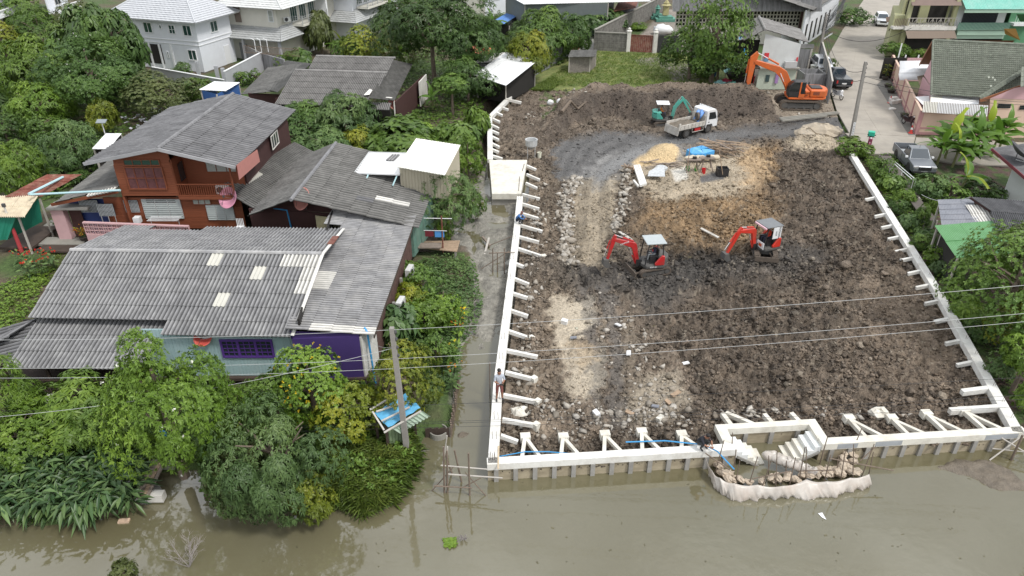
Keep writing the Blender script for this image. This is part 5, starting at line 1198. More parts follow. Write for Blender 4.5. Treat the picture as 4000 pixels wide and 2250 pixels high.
roof(wh, c0_, c1_, c0_+Vector((0,-1.0,-1.5)), 30, 1, m_can, 4, .06, limit=60); roof(wh, c0_+Vector((0,3,.7)), c1_+Vector((0,3,.7)), c0_, 30, 1, m_can, 4, .06, limit=60)
ec = PY(3172,40,100.0);
er = P(3298,-40,ec.z); ra = er-Vector((ec.x, ec.y, ec.z));
roof(wh, ec+Vector((-11,2,3.2)), ec+ra+Vector((-11,2,3.2)), ec, 16, 5, m_rE, limit=60)
wall(wh, (ec.x-.5, ec.y+.6), (er.x-.5, er.y), 0, ec.z-.1, m_vw, .2); wall(wh, (x1, wy), (ec.x-.5, ec.y+.7), 0, ec.z-.3, m_vw2, .2)
for i in range(6): f = .08+i*.13; c_ = Vector((ec.x-.5, ec.y+.6, 0)).lerp(Vector((er.x-.5, er.y, 0)), f); MB().box((c_.x+.1, c_.y, 1.7), (.1,.9,2.6), rz=math.atan2(ra.y, ra.x)-R(90)).build('door_slot', m_void, wh)
posts(wh, [(wx(3108,140).x, wy-1.2)], 0, 4.5, m_maroon, .5)
hs = thing('workers_house', 'two-storey white and mint workers house with grey corrugated gable roof', 'house', world=True)
ys_ = 80.8; fz_ = lambda u, v: PY(u, v, ys_)
m_mint = mat('mint_wall', (.46,.52,.43), rough=.8, var=.06, dirt=(.36,.38,.33), damt=.4)
m_offw = mat('grubby_white_wall', (.56,.58,.57), rough=.8, var=.05, dirt=(.42,.42,.40), damt=.4)
pl, pr = fz_(2968,262).x, fz_(3112,262).x; sl = fz_(3040,262).z
MB().quad((pl,ys_,sl), (pr,ys_,sl), (pr,ys_,fz_(3122,168).z-.1), (pl,ys_,fz_(2983,128).z-.1)).quad((pr,ys_,sl), (pr+.2,ys_+7,sl), (pr+.2,ys_+7,fz_(3122,168).z-.1), (pr,ys_,fz_(3122,168).z-.1)).build('upper_wall', m_offw, hs)
wall(hs, (fz_(2956,320).x,ys_-.02), (pr,ys_-.02), 0, sl-.13, m_mint, .12, 'lower_wall'); wall(hs, (pr,ys_), (pr+.2,ys_+7), 0, sl-.13, m_mint, .12, 'lower_wall')
MB().bb(pl-.1,pr+.25,ys_-.5,ys_+.06,sl-.12,sl).build('floor_slab', m_walk, hs)
wall(hs, (fz_(2890,250).x,ys_+1.5), (pl,ys_+1.5), 0, 5.0, m_void, .1); MB().bb(fz_(2890,250).x,pl,ys_-.3,ys_+1.5,sl-.15,sl).build('floor_slab', m_fasc, hs)
rF = fz_(2983,119)+Vector((0,-.5,.15)); rK = P(2965,66,rF.z+.1)
roof(hs, rF, rK, P(3160,168,rF.z-1.55), 9, 6, m_rE, limit=60); roof(hs, rF, rK, P(2908,160,rF.z-1.15), 9, 3, m_rE, limit=40)
ridgecap(hs, rF, rK, m_rE, .14, 9)
for (u, v, w_, h_, mm, nm) in ((2993,216,.5,.55,'red_cloth','hanging_cloth'), (3112,232,.16,.5,'red_cloth','hanging_cloth'), (2992,232,.45,.4,'blue_cloth','hanging_cloth')):
 mm = mat(mm, (.55,.04,.05) if mm[0] == 'r' else (.12,.25,.38), rough=.8, var=.1); p = fz_(u, v); MB().box((p.x, ys_-.12, p.z), (w_,.06,h_)).build(nm, mm, hs)
p = fz_(3085,248); MB().box((p.x, ys_-.3, sl+.35), (1.3,.4,.65)).build('wash_stand', m_alu, hs)
tag(MB().box(fz_(2996,305)+Vector((0,-.15,0)), (.42,.04,.75)).build('trousers', mat('dark_denim', (.04,.07,.07), rough=.9, var=.1)), 'dark trousers hanging on the mint green wall', 'trousers')
tag(MB().box(fz_(3032,306)+Vector((0,-.18,0)), (.34,.1,1.0)).build('hanging_garment', mat('lilac_cloth', (.33,.20,.42), rough=.9, var=.1)), 'lilac garment hanging on the mint green wall', 'clothes')
tag(MB().path([fz_(2906,188)+Vector((0,-.2,0)), fz_(2905,208)+Vector((0,-.2,0)), fz_(2914,212)+Vector((0,-.2,0))], .06, 6).build('pipe_elbow', MATS['blue_pvc']), 'bright blue pipe elbow under the workers house roof', 'pipe')
sf = thing('armchair', 'yellow and purple armchair standing outside the mint wall', 'armchair', P(3020,340,0)); m_sof = mat('worn_yellow_cloth', (.42,.36,.17), rough=.9, var=.15); m_vio = mat('purple_cloth', (.11,.04,.13), rough=.9, var=.15)
MB().box((0,0,.25), (1.1,.8,.35)).build('seat', m_sof, sf); MB().box((-.1,.35,.65), (1.1,.2,.7)).build('backrest', m_sof, sf); MB().box((.3,0,.5), (.6,.5,.2)).build('cushion', m_vio, sf)
for lb, (u, v), cc in (('red plastic bin in the dark porch of the workers house', (2935,325), (.5,.02,.03)), ('dark green wheelie bin under the big tree', (2758,300), (.02,.10,.06)), ('white bucket on the brown earth right of the workers house', (3172,282), (.6,.62,.58)), ('blue tub beside the wheelie bin', (2788,298), (.03,.12,.3))):
 p = P(u, v, 0); t = thing('bin', lb, 'bin', p); MB().lathe((0,0,0), [(.24,0),(.32,.75),(.35,.78),(.35,.85),(.05,.87)], 8).build('body', mat('plastic_'+str(u), cc, rough=.5, var=.05), t)
tt = thing('shade_awning', 'torn awning of red and grey tarpaulins under the tree beside the workers house', 'awning', world=True)
for k, (pp, mm) in enumerate((([(2860,200),(2908,160),(2915,170),(2867,206)], mat('crimson_tarp', (.33,.03,.06), rough=.6, var=.15)), ([(2857,190),(2900,150),(2908,160),(2860,200)], mat('grey_tarp', (.22,.23,.26), rough=.6, var=.15)), ([(2885,148),(2903,130),(2904,140),(2890,156)], mat('light_blue_tarp', (.14,.38,.62), rough=.6, var=.15)), ([(2826,274),(2890,244),(2897,254),(2832,286)], mat('teal_print_tarp', (.20,.38,.38), rough=.6, var=.2)))):
 z = 3.8 if k < 3 else 2.2; q = [P(u, v, z-(.3 if i > 1 else 0)) for i, (u, v) in enumerate(pp)]; MB().quad(*q).build('tarpaulin', mm, tt)
MB().quad(P(2835,285,2.0), P(2893,254,2.1), P(2890,310,.2), P(2850,312,.2)).build('tarpaulin', mat('black_tarp', (.03,.03,.04), rough=.6, var=.2), tt)
for u, v in ((2832,300), (2860,212), (2908,168), (2893,300)): p = P(u, v, 0); MB().box((p.x,p.y,1.2), (.1,.1,2.4)).build('post', m_grey, tt)
shed('low dark lean-to with grey sheet roof right of the workers house', [(3120,172),(3180,172),(3172,192),(3118,188)], 2.6, m_rD, m_stain, nu=4, nv=1)
fn = thing('board_fence', 'leaning wall of dark stained concrete boards between the yard and the road', 'fence', world=True)
pts = [P(3196,232,0), P(3210,290,0), P(3222,330,0), P(3233,405,0)]
for a, b in zip(pts[:-1], pts[1:]):
 for i in range(4): c_, d_ = a.lerp(b, i/4), a.lerp(b, (i+.97)/4); MB().beam((c_.x,c_.y,1.15), (d_.x,d_.y,1.15), .1, 2.3).build('panel', m_stain, fn)
 MB().beam((a.x,a.y,2.34), (b.x,b.y,2.34), .16, .08).build('coping', m_grey, fn)
 MB().box((a.x,a.y,1.2), (.2,.2,2.4)).build('post', m_grey, fn)
bin_ = thing('scrap_bin', 'rusty grey steel scrap bin behind the orange excavator', 'bin', world=True)
a, b = P(3135,345,0), P(3220,350,0); MB().bb(a.x,b.x,a.y-.1,a.y+.05,0,1.6).build('side', m_stain, bin_); MB().bb(a.x,b.x,a.y+2.2,a.y+2.3,0,1.6).build('side', m_stain, bin_); MB().bb(a.x-.1,a.x,a.y,a.y+2.2,0,1.6).build('side', m_stain, bin_); MB().bb(b.x,b.x+.1,a.y,a.y+2.2,0,1.6).build('side', m_stain, bin_)
# ================================================================ CONCRETE ROAD (right)
m_road = mat('worn_concrete_road', (.345,.315,.27), rough=.85, var=.10, scale=.7, dirt=(.17,.16,.145), damt=.55, dscale=.28, bump=.004, bscale=18)
rdo = bpy.data.objects.new('concrete_road', None); COL.objects.link(rdo); rdo['kind'] = 'structure'
ST = [((3318,520),(3440,526.5),(3577,533.5)), ((3268,430),(3378,430),(3530,430)), ((3228,300),(3325,300),(3474,300)), ((3236,215),(3345,185),(3452,205)), ((3290,119),(3380,119),(3478,119)), ((3373,0),(3438,0),(3535,0)), ((3430,-80),(3490,-80),(3590,-80))]
def shrink(pts, d=.02):
 c = sum((vec(p) for p in pts), Vector())/len(pts); return [vec(p)+(c-vec(p)).normalized()*d for p in pts]
def roadslab(px, z=.03):
 q = shrink([P(u, v, z) for u, v in px]); MB().prism([(p.x, p.y) for p in q], z-.13, z).build('road_slab', m_road, rdo)
def lerp2(a, b, f): return (a[0]+(b[0]-a[0])*f, a[1]+(b[1]-a[1])*f)
for a, b in zip(ST[:-1], ST[1:]):
 roadslab([a[0], a[1], b[1], b[0]]); roadslab([a[1], a[2], b[2], b[1]])
roadslab([(3300,519),(3318,520.5),(3577,534),(3560,606),(3480,602),(3392,600),(3340,555)]); roadslab([(3578,536),(4080,560),(4100,650),(3740,640),(3562,607)])
m_walk2 = mat('dark_gutter', (.17,.165,.15), rough=.9, var=.2, dirt=(.10,.10,.09), damt=.5)
gq = [P(u, v, .045) for u, v in ((3425,330),(3470,290),(3578,528),(3550,528))]; struct(MB().prism([(p.x, p.y) for p in gq], -.05, .045).build('pavement', m_walk2))
# ================================================================ PINK FENCE AND TILED BUNGALOW
pfz = thing('pink_fence', 'pink and cream panelled garden wall around the bungalow on the street corner', 'garden wall', world=True)
m_pf = mat('cream_pink_panel', (.64,.47,.37), rough=.8, var=.04, dirt=(.5,.38,.3), damt=.3); m_pk = mat('dusty_pink_trim', (.46,.25,.25), rough=.8, var=.05, dirt=(.3,.17,.17), damt=.3)
fa, fb, fc_ = P(3577,524,0), P(3472,288,0), P(3870,532,0); FH = PY(3600,437,fa.y).z
for a, b, n in ((fb, fa, 6), (fa, fc_, 2)):
 t = (b-a)/n; d = t.normalized(); o = Vector((d.y, -d.x, 0))*(.06)
 for i in range(n):
  p0, p1 = a+t*i, a+t*(i+1); MB().beam((p0.x,p0.y,FH/2), (p1.x,p1.y,FH/2), .12, FH-.01).build('wall_panel', m_pf, pfz)
  for z, hh in ((.12,.24),(.62,.16)): q0_, q1_ = p0+o+d*.16, p1+o-d*.16; MB().beam((q0_.x,q0_.y,z), (q1_.x,q1_.y,z), .04, hh).build('trim_band', m_pk, pfz)
 for i in range(n+1): p = a+t*i; MB().box((p.x,p.y,FH/2+.03), (.30,.30,FH+.06), rz=math.atan2(d.y, d.x)).build('pillar', m_pk, pfz)
 p0, p1 = a+o*.3, b+o*.3; MB().beam((p0.x,p0.y,FH+.03), (p1.x,p1.y,FH+.03), .2, .08).build('coping', m_pk if n == 2 else m_pf, pfz)
hG = thing('bungalow', 'cream and pink bungalow with a big grey-green tiled roof', 'house', world=True)
m_gt = mat('grey_green_tile', (.155,.170,.135), rough=.8, var=.22, scale=3, dirt=(.26,.28,.23), damt=.5, dscale=1.6, rand=.12)
g0 = P(3645,158,6.75); g0b = P(4060,178,6.75); ge = P(3637,368,2.95)
def tileroof(root, A, B, D_, nu, nv, m, limit, skip=None, light=()):
 roof(root, A, B, D_, nu, nv, m, 1, .03, limit, skip, {k: mat('pale_new_tile', (.40,.42,.36), rough=.8, var=.1) for k in light}, 'roof_tile', .045, 4)
tileroof(hG, g0, g0b, ge, 54, 26, m_gt, 300, None, ((28,16),(31,17),(29,20),(30,16)))
ridgecap(hG, g0, g0b, m_gt, .13, 30); ridgecap(hG, g0, ge, m_gt, .10, 16, 'verge_tile')
gf = P(3592,252,3.3); m_soff = mat('orange_brown_soffit', (.25,.10,.045), rough=.7, var=.1)
MB().quad(g0, g0+Vector((8,0,0)), gf+Vector((8,0,0)), gf).build('rear_roof', m_soff, hG); MB().beam(g0, gf, .08, .3).build('verge_board', m_soff, hG)
hw_ = Vector((1,0,0)); wl0 = Vector((ge.x+.7, ge.y+.8, 0)); wl1 = Vector((ge.x+2.2, ge.y+6.0, 0));
m_gp = mat('pink_gable', (.56,.35,.37), rough=.8, var=.04); wall(hG, wl0, wl1, 0, 3.0, m_gp, .15); MB().quad((wl0.x,wl0.y,3.0), (wl1.x,wl1.y,3.2), (g0.x+.6,g0.y+.1,6.1)).build('gable_wall', m_gp, hG)
wall(hG, wl0, (wl0.x+12,wl0.y), 0, 3.1, m_pf)
pr_ = thing('porch_roof', 'low porch roof of clear and white sheets in front of the tiled bungalow', 'porch roof', world=True)
q = [P(u, v, z) for u, v, z in ((3636,366,2.75),(3828,372,2.75),(3822,410,2.5),(3634,402,2.5))]
MB().quad(q[3], q[3].lerp(q[2], .24), q[0].lerp(q[1], .24), q[0]).build('roof_sheet', m_cream, pr_)
MB().quad(q[3].lerp(q[2], .24), q[2], q[1], q[0].lerp(q[1], .24)).build('roof_sheet', m_rW, pr_); MB().beam(q[3], q[2], .1, .1).build('gutter', m_grille, pr_)
tk = thing('water_tank', 'round steel water tank top standing out of the porch roof', 'water tank', P(3773,392,2.2)); MB().lathe((0,0,0), [(.55,0),(.55,.75),(.6,.78),(.6,.86),(.3,.98),(.05,1.0)], 18).build('tank', m_alu, tk)
ap = thing('striped_screen', 'white and brown striped tin screen on top of the corner wall', 'screen', world=True)
a, b = P(3604,438,FH+.1), P(3858,455,FH+.1); up = .9
for i in range(40):
 c_, d_ = a.lerp(b, i/40), a.lerp(b, (i+.62)/40); MB().quad(c_, d_, d_+Vector((.0,.35,up)), c_+Vector((.0,.35,up))).build('slat', m_rW if i > 8 else m_cream, ap)
MB().quad(a+Vector((0,.04,0)), b+Vector((0,.04,0)), b+Vector((0,.39,up-.01)), a+Vector((0,.39,up-.01))).build('backing', mat('mauve_brown', (.28,.2,.19), rough=.8, var=.1), ap)
h2g = thing('garage_wing', 'cream garage wing with pink gable and glass block vents at the right edge', 'house', world=True)
a = P(3823,378,3.6); b = P(4100,200,5.9); c_ = P(4100,300,5.1); d_ = P(3826,392,3.4)
ul = P(3823,377,3.7); ur = P(4010,255,5.9); q0_ = P(3828,388,3.5); q1_ = P(4010,322,5.6)
tileroof(h2g, P(3823,376,3.5), P(4060,225,5.7), P(3832,392,3.3), 20, 4, m_gt, 80)
tileroof(h2g, P(3990,262,5.6), P(4100,235,5.8), P(3985,340,5.0), 6, 4, m_gt, 30)
MB().beam(P(3828,394,3.3), P(4060,312,5.0), .1, .28).build('verge_board', m_soff, h2g)
gy = P(3858,535,0).y
MB().quad(PY(3858,540,gy), PY(4080,545,gy), PY(4080,310,gy), PY(3868,385,gy)).build('wall', m_pf, h2g)
MB().quad(PY(3868,384,gy-.03), PY(4080,392,gy-.03), PY(4080,318,gy-.03), PY(3960,345,gy-.03)).build('gable_cladding', m_gp, h2g)
MB().beam(P(3853,535,0)+Vector((-.12,0,0)), P(3853,535,2.4)+Vector((-.12,0,0)), .25, .25).build('pillar', m_pk, h2g) if False else None
for (u, v, n) in ((3923,414,6), (4000,420,4)):
 c_ = PY(u, v, gy-.04)
 for i in range(n):
  for j in (0, 1): MB().box((c_.x+(i-n/2+.5)*.2, gy-.05, c_.z+(j-.5)*.2), (.17,.06,.17)).build('glass_block', m_glass, h2g)
cp = thing('carport', 'white carport with rounded front edge inside the pink fence', 'carport', world=True)
a, b = P(3515,238,2.9), P(3625,236,2.9); dn = P(3520,290,2.7)-a; q = MB(); k = 9
V = []
for i in range(k+1):
 f = i/k; p = a+Vector((dn.x*min(1, f*1.1), dn.y*f, -(.45*max(0, f-.72)/.28)**2*4 if f > .72 else 0)); V.append(p)
for i in range(k): q.quad(V[i+1], V[i+1]+(b-a), V[i]+(b-a), V[i])
o = q.build('roof_sheet', m_rW, cp, True); md = o.modifiers.new('t', 'SOLIDIFY'); md.thickness = .05
for (u, v) in ((3525,300),(3575,300),(3510,250)): p = P(u, v, 0); MB().box((p.x,p.y+.5,1.2), (.12,.12,2.4)).build('post', m_white, cp)
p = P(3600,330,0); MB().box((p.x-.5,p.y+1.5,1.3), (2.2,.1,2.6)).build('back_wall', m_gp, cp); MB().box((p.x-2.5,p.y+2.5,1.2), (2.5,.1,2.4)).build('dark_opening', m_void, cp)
tag(MB().quad(P(3582,298,2.7), P(3632,288,2.9), P(3634,322,2.2), P(3592,333,2.1)).build('roller_blind', mat('brown_blind', (.20,.15,.11), rough=.7, var=.08)), 'brown blind hanging beside the carport', 'blind')
tag(MB().quad(P(3575,378,2.3), P(3630,374,2.4), P(3632,400,2.2), P(3605,410,2.2)).build('awning_sheet', m_rW), 'small white awning sheet between the pink fence and the bungalow', 'awning')
def pot(label, u, v, s, leaf=None, m=None):
 t = potplant(label, P(u, v, .05), s); return t
# ================================================================ terraced houses top right
def facade_house(label, u0, u1, vb, m, specs, depth=9): pass
ty_ = P(3480,222,0).y
hY = thing('terraced_house', 'pale yellow terraced house with brown awnings and planted balcony', 'house', world=True)
m_yel = mat('pale_yellow_wall', (.42,.42,.24), rough=.8, var=.05, dirt=(.3,.3,.2), damt=.3); m_brn = mat('brown_awning', (.17,.13,.10), rough=.7, var=.06, stretch=(6,1,1)); m_brf = mat('brown_frame', (.17,.12,.10), rough=.7, var=.1)
def T(u, v): return PY(u, v, ty_)
def skb(x0, x1, y0, y1, z0, z1, k=.42): return MB().prism([(x0,y0),(x1,y0),(x1+k*(y1-y0),y1),(x0+k*(y1-y0),y1)], z0, z1)
yx0, yx1 = T(3530,120).x, T(3715,120).x; zb1, zb2 = T(3620,100).z, T(3620,25).z
skb(yx0,yx1,ty_+1.6,ty_+9,0,9.5).build('wall', m_yel, hY)
for x in (yx0+.15, yx1-.15): MB().box((x, ty_+.1, 4.4), (.45,.45,8.8)).build('column', m_yel, hY)
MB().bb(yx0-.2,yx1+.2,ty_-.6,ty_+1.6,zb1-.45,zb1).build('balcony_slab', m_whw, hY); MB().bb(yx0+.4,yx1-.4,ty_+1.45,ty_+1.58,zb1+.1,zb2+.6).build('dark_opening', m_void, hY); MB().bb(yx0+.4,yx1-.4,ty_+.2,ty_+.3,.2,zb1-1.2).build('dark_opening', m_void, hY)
MB().quad((yx0-.1,ty_-1.6,zb1-1.25), (yx1+.1,ty_-1.6,zb1-1.25), (yx1+.1,ty_-.62,zb1-.5), (yx0-.1,ty_-.62,zb1-.5)).build('awning', m_brn, hY); MB().quad((yx0-.1,ty_-.6,zb2+.2), (yx1+.1,ty_-.6,zb2+.2), (yx1+.1,ty_+.4,zb2+1.0), (yx0-.1,ty_+.4,zb2+1.0)).build('awning', m_brf, hY)
q = MB(); n = 12
for i in range(n+1): x = yx0+(yx1-yx0)*i/n; q.box((x, ty_-.55, zb1+.5), (.05,.05,1.0))
for i in range(n): x = yx0+(yx1-yx0)*i/n; w_ = (yx1-yx0)/n; q.beam((x,ty_-.55,zb1+(.1 if i % 2 else .9)), (x+w_,ty_-.55,zb1+(.9 if i % 2 else .1)), .04, .04)
q.bb(yx0,yx1,ty_-.58,ty_-.52,zb1+.97,zb1+1.03); q.build('balcony_railing', m_grey, hY)
q = MB()
for i in range(30): q.box((yx0+1+(yx1-yx0-1)*i/29, ty_-3.0, .8), (.08,.05,1.6))
q.build('fence_pickets', m_brf, hY)
MB().quad(P(3478,108,3.2), P(3530,92,3.4), P(3535,112,3.0), P(3470,120,2.7)).build('awning', m_brn, hY); MB().quad(P(3460,68,3.3), P(3494,60,3.4), P(3496,75,3.1), P(3463,88,2.9)).build('awning', mat('tan_awning', (.30,.20,.14), rough=.7, var=.1), hY)
a = T(3500,180); skb(a.x-.9,yx0,ty_+.5,ty_+8,0,5).build('side_wall', m_yel, hY); MB().bb(a.x-1.1,yx0,ty_-.3,ty_+.5,zb1-.4,zb1-.1).build('side_slab', m_whw, hY); q = MB(); [q.box((a.x-1.0+i*.2, ty_-.2, zb1+.4), (.05,.05,1.0)) for i in range(9)]; q.build('side_railing', m_brf, hY)
MB().bb(yx0+2,yx0+3.2,ty_+1.2,ty_+1.5,zb1+.1,zb2).build('wall_pier', m_yel, hY)
hN = thing('terraced_house', 'mint green terraced house with dark barred window and turquoise canopy', 'house', world=True)
m_mg = mat('mint_green_wall', (.36,.50,.40), rough=.8, var=.05, dirt=(.25,.33,.28), damt=.3); m_tq = mat('turquoise_sheet', (.22,.52,.44), rough=.6, var=.08, dirt=(.45,.6,.55), damt=.4)
nx0, nx1 = T(3735,120).x, T(3925,120).x
skb(nx0,nx1+.3,ty_+1.2,ty_+9,0,9.5).build('wall', m_white, hN); MB().bb(nx0,nx1,ty_-.4,ty_+1.2,T(3800,135).z,T(3800,118).z).build('slab', m_mg, hN)
MB().bb(nx0+1.0,nx1-.9,ty_+1.08,ty_+1.19,T(3800,96).z,T(3800,38).z+.4).build('window', mat('barred_glass', (.03,.04,.055), rough=.3, var=.3, scale=8), hN)
q = MB()
for i in range(26): q.box((nx0+1.0+(nx1-nx0-1.9)*i/25, ty_+1.02, (T(3800,96).z+T(3800,38).z+.4)/2), (.04,.05,T(3800,38).z-T(3800,96).z+.4))
q.build('window_bars', m_grille, hN)
MB().bb(nx0-.2,nx1+.1,ty_-.5,ty_-.4,T(3800,115).z,T(3800,115).z+.9).build('railing_panel', m_mg, hN); q = MB()
for i in range(40): q.box((nx0-.2+(nx1-nx0+.3)*i/39, ty_-.56, T(3800,115).z+.5), (.04,.04,.9))
q.build('railing', mat('green_railing', (.06,.20,.16), rough=.6, var=.05), hN)
roof(hN, (nx0-.4,ty_+1.2,T(3800,8).z+1.0), (nx1+1.4,ty_+1.2,T(3800,8).z+1.0), (nx0-.4,ty_-1.2,T(3800,30).z+.1), 14, 1, m_tq, 3, .03, 40)
MB().bb(nx0-.4,nx1+1.4,ty_-1.25,ty_-1.15,T(3800,30).z-.4,T(3800,30).z).build('fascia', m_mg, hN)
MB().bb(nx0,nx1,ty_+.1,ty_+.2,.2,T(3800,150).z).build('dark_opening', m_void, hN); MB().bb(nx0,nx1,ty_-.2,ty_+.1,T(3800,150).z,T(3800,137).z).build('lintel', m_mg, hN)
MB().quad(P(3922,112,4.2), P(3968,112,4.4), P(3985,158,3.2), P(3925,132,3.6)).build('awning', mat('ochre_awning', (.36,.20,.05), rough=.7, var=.1), hN)
hR = thing('terraced_house', 'dark green terraced house cut off by the top right corner', 'house', world=True)
skb(nx1+.6,nx1+9,ty_+.8,ty_+9,0,9).build('wall', mat('leaf_green_wall', (.10,.26,.14), rough=.8, var=.1), hR); MB().bb(nx1+.7,nx1+3.4,ty_-.3,ty_+.8,T(3950,100).z,T(3950,100).z+.3).build('balcony_slab', m_white, hR); q = MB()
for i in range(9): q.box((nx1+.8+i*.3, ty_-.2, T(3950,100).z+.8), (.04,.04,1.0))
q.bb(nx1+.7,nx1+3.4,ty_-.24,ty_-.16,T(3950,100).z+1.3,T(3950,100).z+1.38); q.build('balcony_railing', m_white, hR)
MB().quad(P(3985,85,5), P(4040,85,5), P(4040,55,6.5), P(3970,55,6.5)).build('awning', mat('green_awning', (.06,.22,.11), rough=.7, var=.1), hR)
# ================================================================ low houses on the right bank
hL = thing('low_house', 'white house with ribbed dark roof and black mesh dish at the right edge', 'house', world=True)
lz = 3.3; A_, B_, D_ = P(3877,580,lz), P(4130,545,lz+.2), P(4022,705,lz-.5)
roof(hL, D_+Vector((0,0,0)), A_, D_+(B_-A_), 12, 4, m_rB, 4, .03, 60)
MB().beam(A_+Vector((-.03,0,-.08)), D_+Vector((-.03,0,-.08)), .08, .2).build('fascia', mat('maroon_fascia', (.16,.03,.04), rough=.7, var=.08), hL)
wa, wb_ = P(3915,765,.3), P(4010,850,.3); wd = PX(3950,650,wa.x+.4)
MB().quad((wa.x,wa.y,.0), (wa.x+3.6,wa.y-4.4,.0), (wa.x+3.6,wa.y-4.4,lz-.45), (wa.x,wa.y,lz-.1)).build('wall', m_offw, hL)
MB().beam((wa.x+1.0,wa.y-1.35,1.5), (wa.x+1.35,wa.y-1.75,1.5), .12, 3.0).build('dark_pillar', m_maroon, hL)
d = dish('black mesh satellite dish on the ribbed roof at the right edge', P(3965,625,3.25), (.5,-.2,.75), .95, m_grille, .5)
lw_ = thing('low_house', 'low roofs of grey, green and dark sheets between the right wall and the banana plants', 'house', world=True)
m_gs = mat('bluish_grey_sheet', (.21,.22,.25), rough=.7, var=.1, scale=2, dirt=(.34,.34,.36), damt=.4, rand=.06); m_grn = mat('green_sheet', (.105,.27,.105), rough=.55, var=.06, dirt=(.2,.38,.22), damt=.3)
roof(lw_, P(3662,780,2.5), P(3800,776,2.5), P(3677,880,2.2), 6, 5, m_gs, 4, .012, 60)
roof(lw_, P(3770,800,2.5), P(3862,800,2.5), P(3810,868,2.2), 2, 2, m_rAw, 4, .012, 60)
roof(lw_, P(3650,881,2.3), P(3875,862,2.3), P(3732,1006,2.1), 7, 2, m_grn, 5, .012, 60)
roof(lw_, P(3788,769,2.9), P(4060,790,2.9), P(3866,824,2.6), 9, 1, m_rB, 3, .04, 60)
roof(lw_, P(3866,824,2.6), P(4060,840,2.6), P(3900,930,2.2), 8, 2, m_rB, 3, .04, 60)
MB().beam(P(3786,770,2.85), P(3868,825,2.5), .06, .14).build('verge_board', m_maroon, lw_)
for px in ((3665,790),(3680,885),(3735,1000),(3655,885)): p = P(*px, 2.2); MB().box((p.x+.1,p.y-.05,1.0), (.1,.1,2.2)).build('post', m_grey, lw_)
MB().quad(P(3680,884,2.1), P(3732,1004,2.0), (*P(3732,1004,2.0).xy, 0), (*P(3680,884,2.1).xy, 0)).build('wall', m_void, lw_)
m_plk = mat('weathered_planks', (.11,.095,.085), rough=.9, var=.3, scale=6, stretch=(1,5,1))
for lb, c4_ in (('dark plank walkway on posts between the right wall and the grey pickup', [(3438,608),(3478,610),(3590,770),(3545,770)]), ('second plank walkway running down towards the grey sheet roof', [(3548,775),(3592,775),(3660,860),(3612,865)])):
 r = thing('plank_walkway', lb, 'walkway', world=True); q = [P(u, v, .45) for u, v in c4_]; n = 16
 for i in range(n):
  a, b = q[0].lerp(q[3], (i+.5)/n), q[1].lerp(q[2], (i+.5)/n); MB().beam(a, b, (q[3]-q[0]).length/n-.02, .05).build('plank', m_plk, r)
 for p in q: MB().box((p.x,p.y,.1), (.12,.12,.7)).build('post', m_grey, r)
r = thing('pipe_handrail', 'thin white pipe handrail beside the dark plank walkway', 'handrail', world=True)
for a, b in (((3484,632),(3568,705)), ((3496,632),(3578,702))): MB().tube(P(*a, 1.3), P(*b, 1.3), .03, 5).build('rail', m_white, r)
for p in ((3484,632),(3496,632),(3568,705),(3578,702),(3525,668)): q = P(*p, 1.3); MB().tube(q, (q.x,q.y,.2), .025, 5).build('post', m_white, r)
# ================================================================ VEGETATION KIT
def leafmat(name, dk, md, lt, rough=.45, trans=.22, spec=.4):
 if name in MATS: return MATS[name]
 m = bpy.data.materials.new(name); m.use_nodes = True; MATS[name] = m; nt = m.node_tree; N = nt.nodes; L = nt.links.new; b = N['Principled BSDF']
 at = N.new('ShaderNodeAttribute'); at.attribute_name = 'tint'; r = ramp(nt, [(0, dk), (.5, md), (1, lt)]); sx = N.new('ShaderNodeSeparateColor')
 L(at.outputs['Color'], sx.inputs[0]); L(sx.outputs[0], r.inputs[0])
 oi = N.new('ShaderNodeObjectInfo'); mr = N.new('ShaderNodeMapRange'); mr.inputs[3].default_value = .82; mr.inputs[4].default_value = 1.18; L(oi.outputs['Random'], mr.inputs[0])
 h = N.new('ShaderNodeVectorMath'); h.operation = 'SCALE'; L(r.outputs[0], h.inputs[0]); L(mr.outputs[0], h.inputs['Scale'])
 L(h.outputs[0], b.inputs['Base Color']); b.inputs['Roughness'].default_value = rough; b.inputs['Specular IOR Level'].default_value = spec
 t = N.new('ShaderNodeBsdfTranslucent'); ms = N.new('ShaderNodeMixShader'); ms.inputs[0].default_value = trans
 L(h.outputs[0], t.inputs[0]); L(b.outputs[0], ms.inputs[1]); L(t.outputs[0], ms.inputs[2]); L(ms.outputs[0], N['Material Output'].inputs[0]); return m
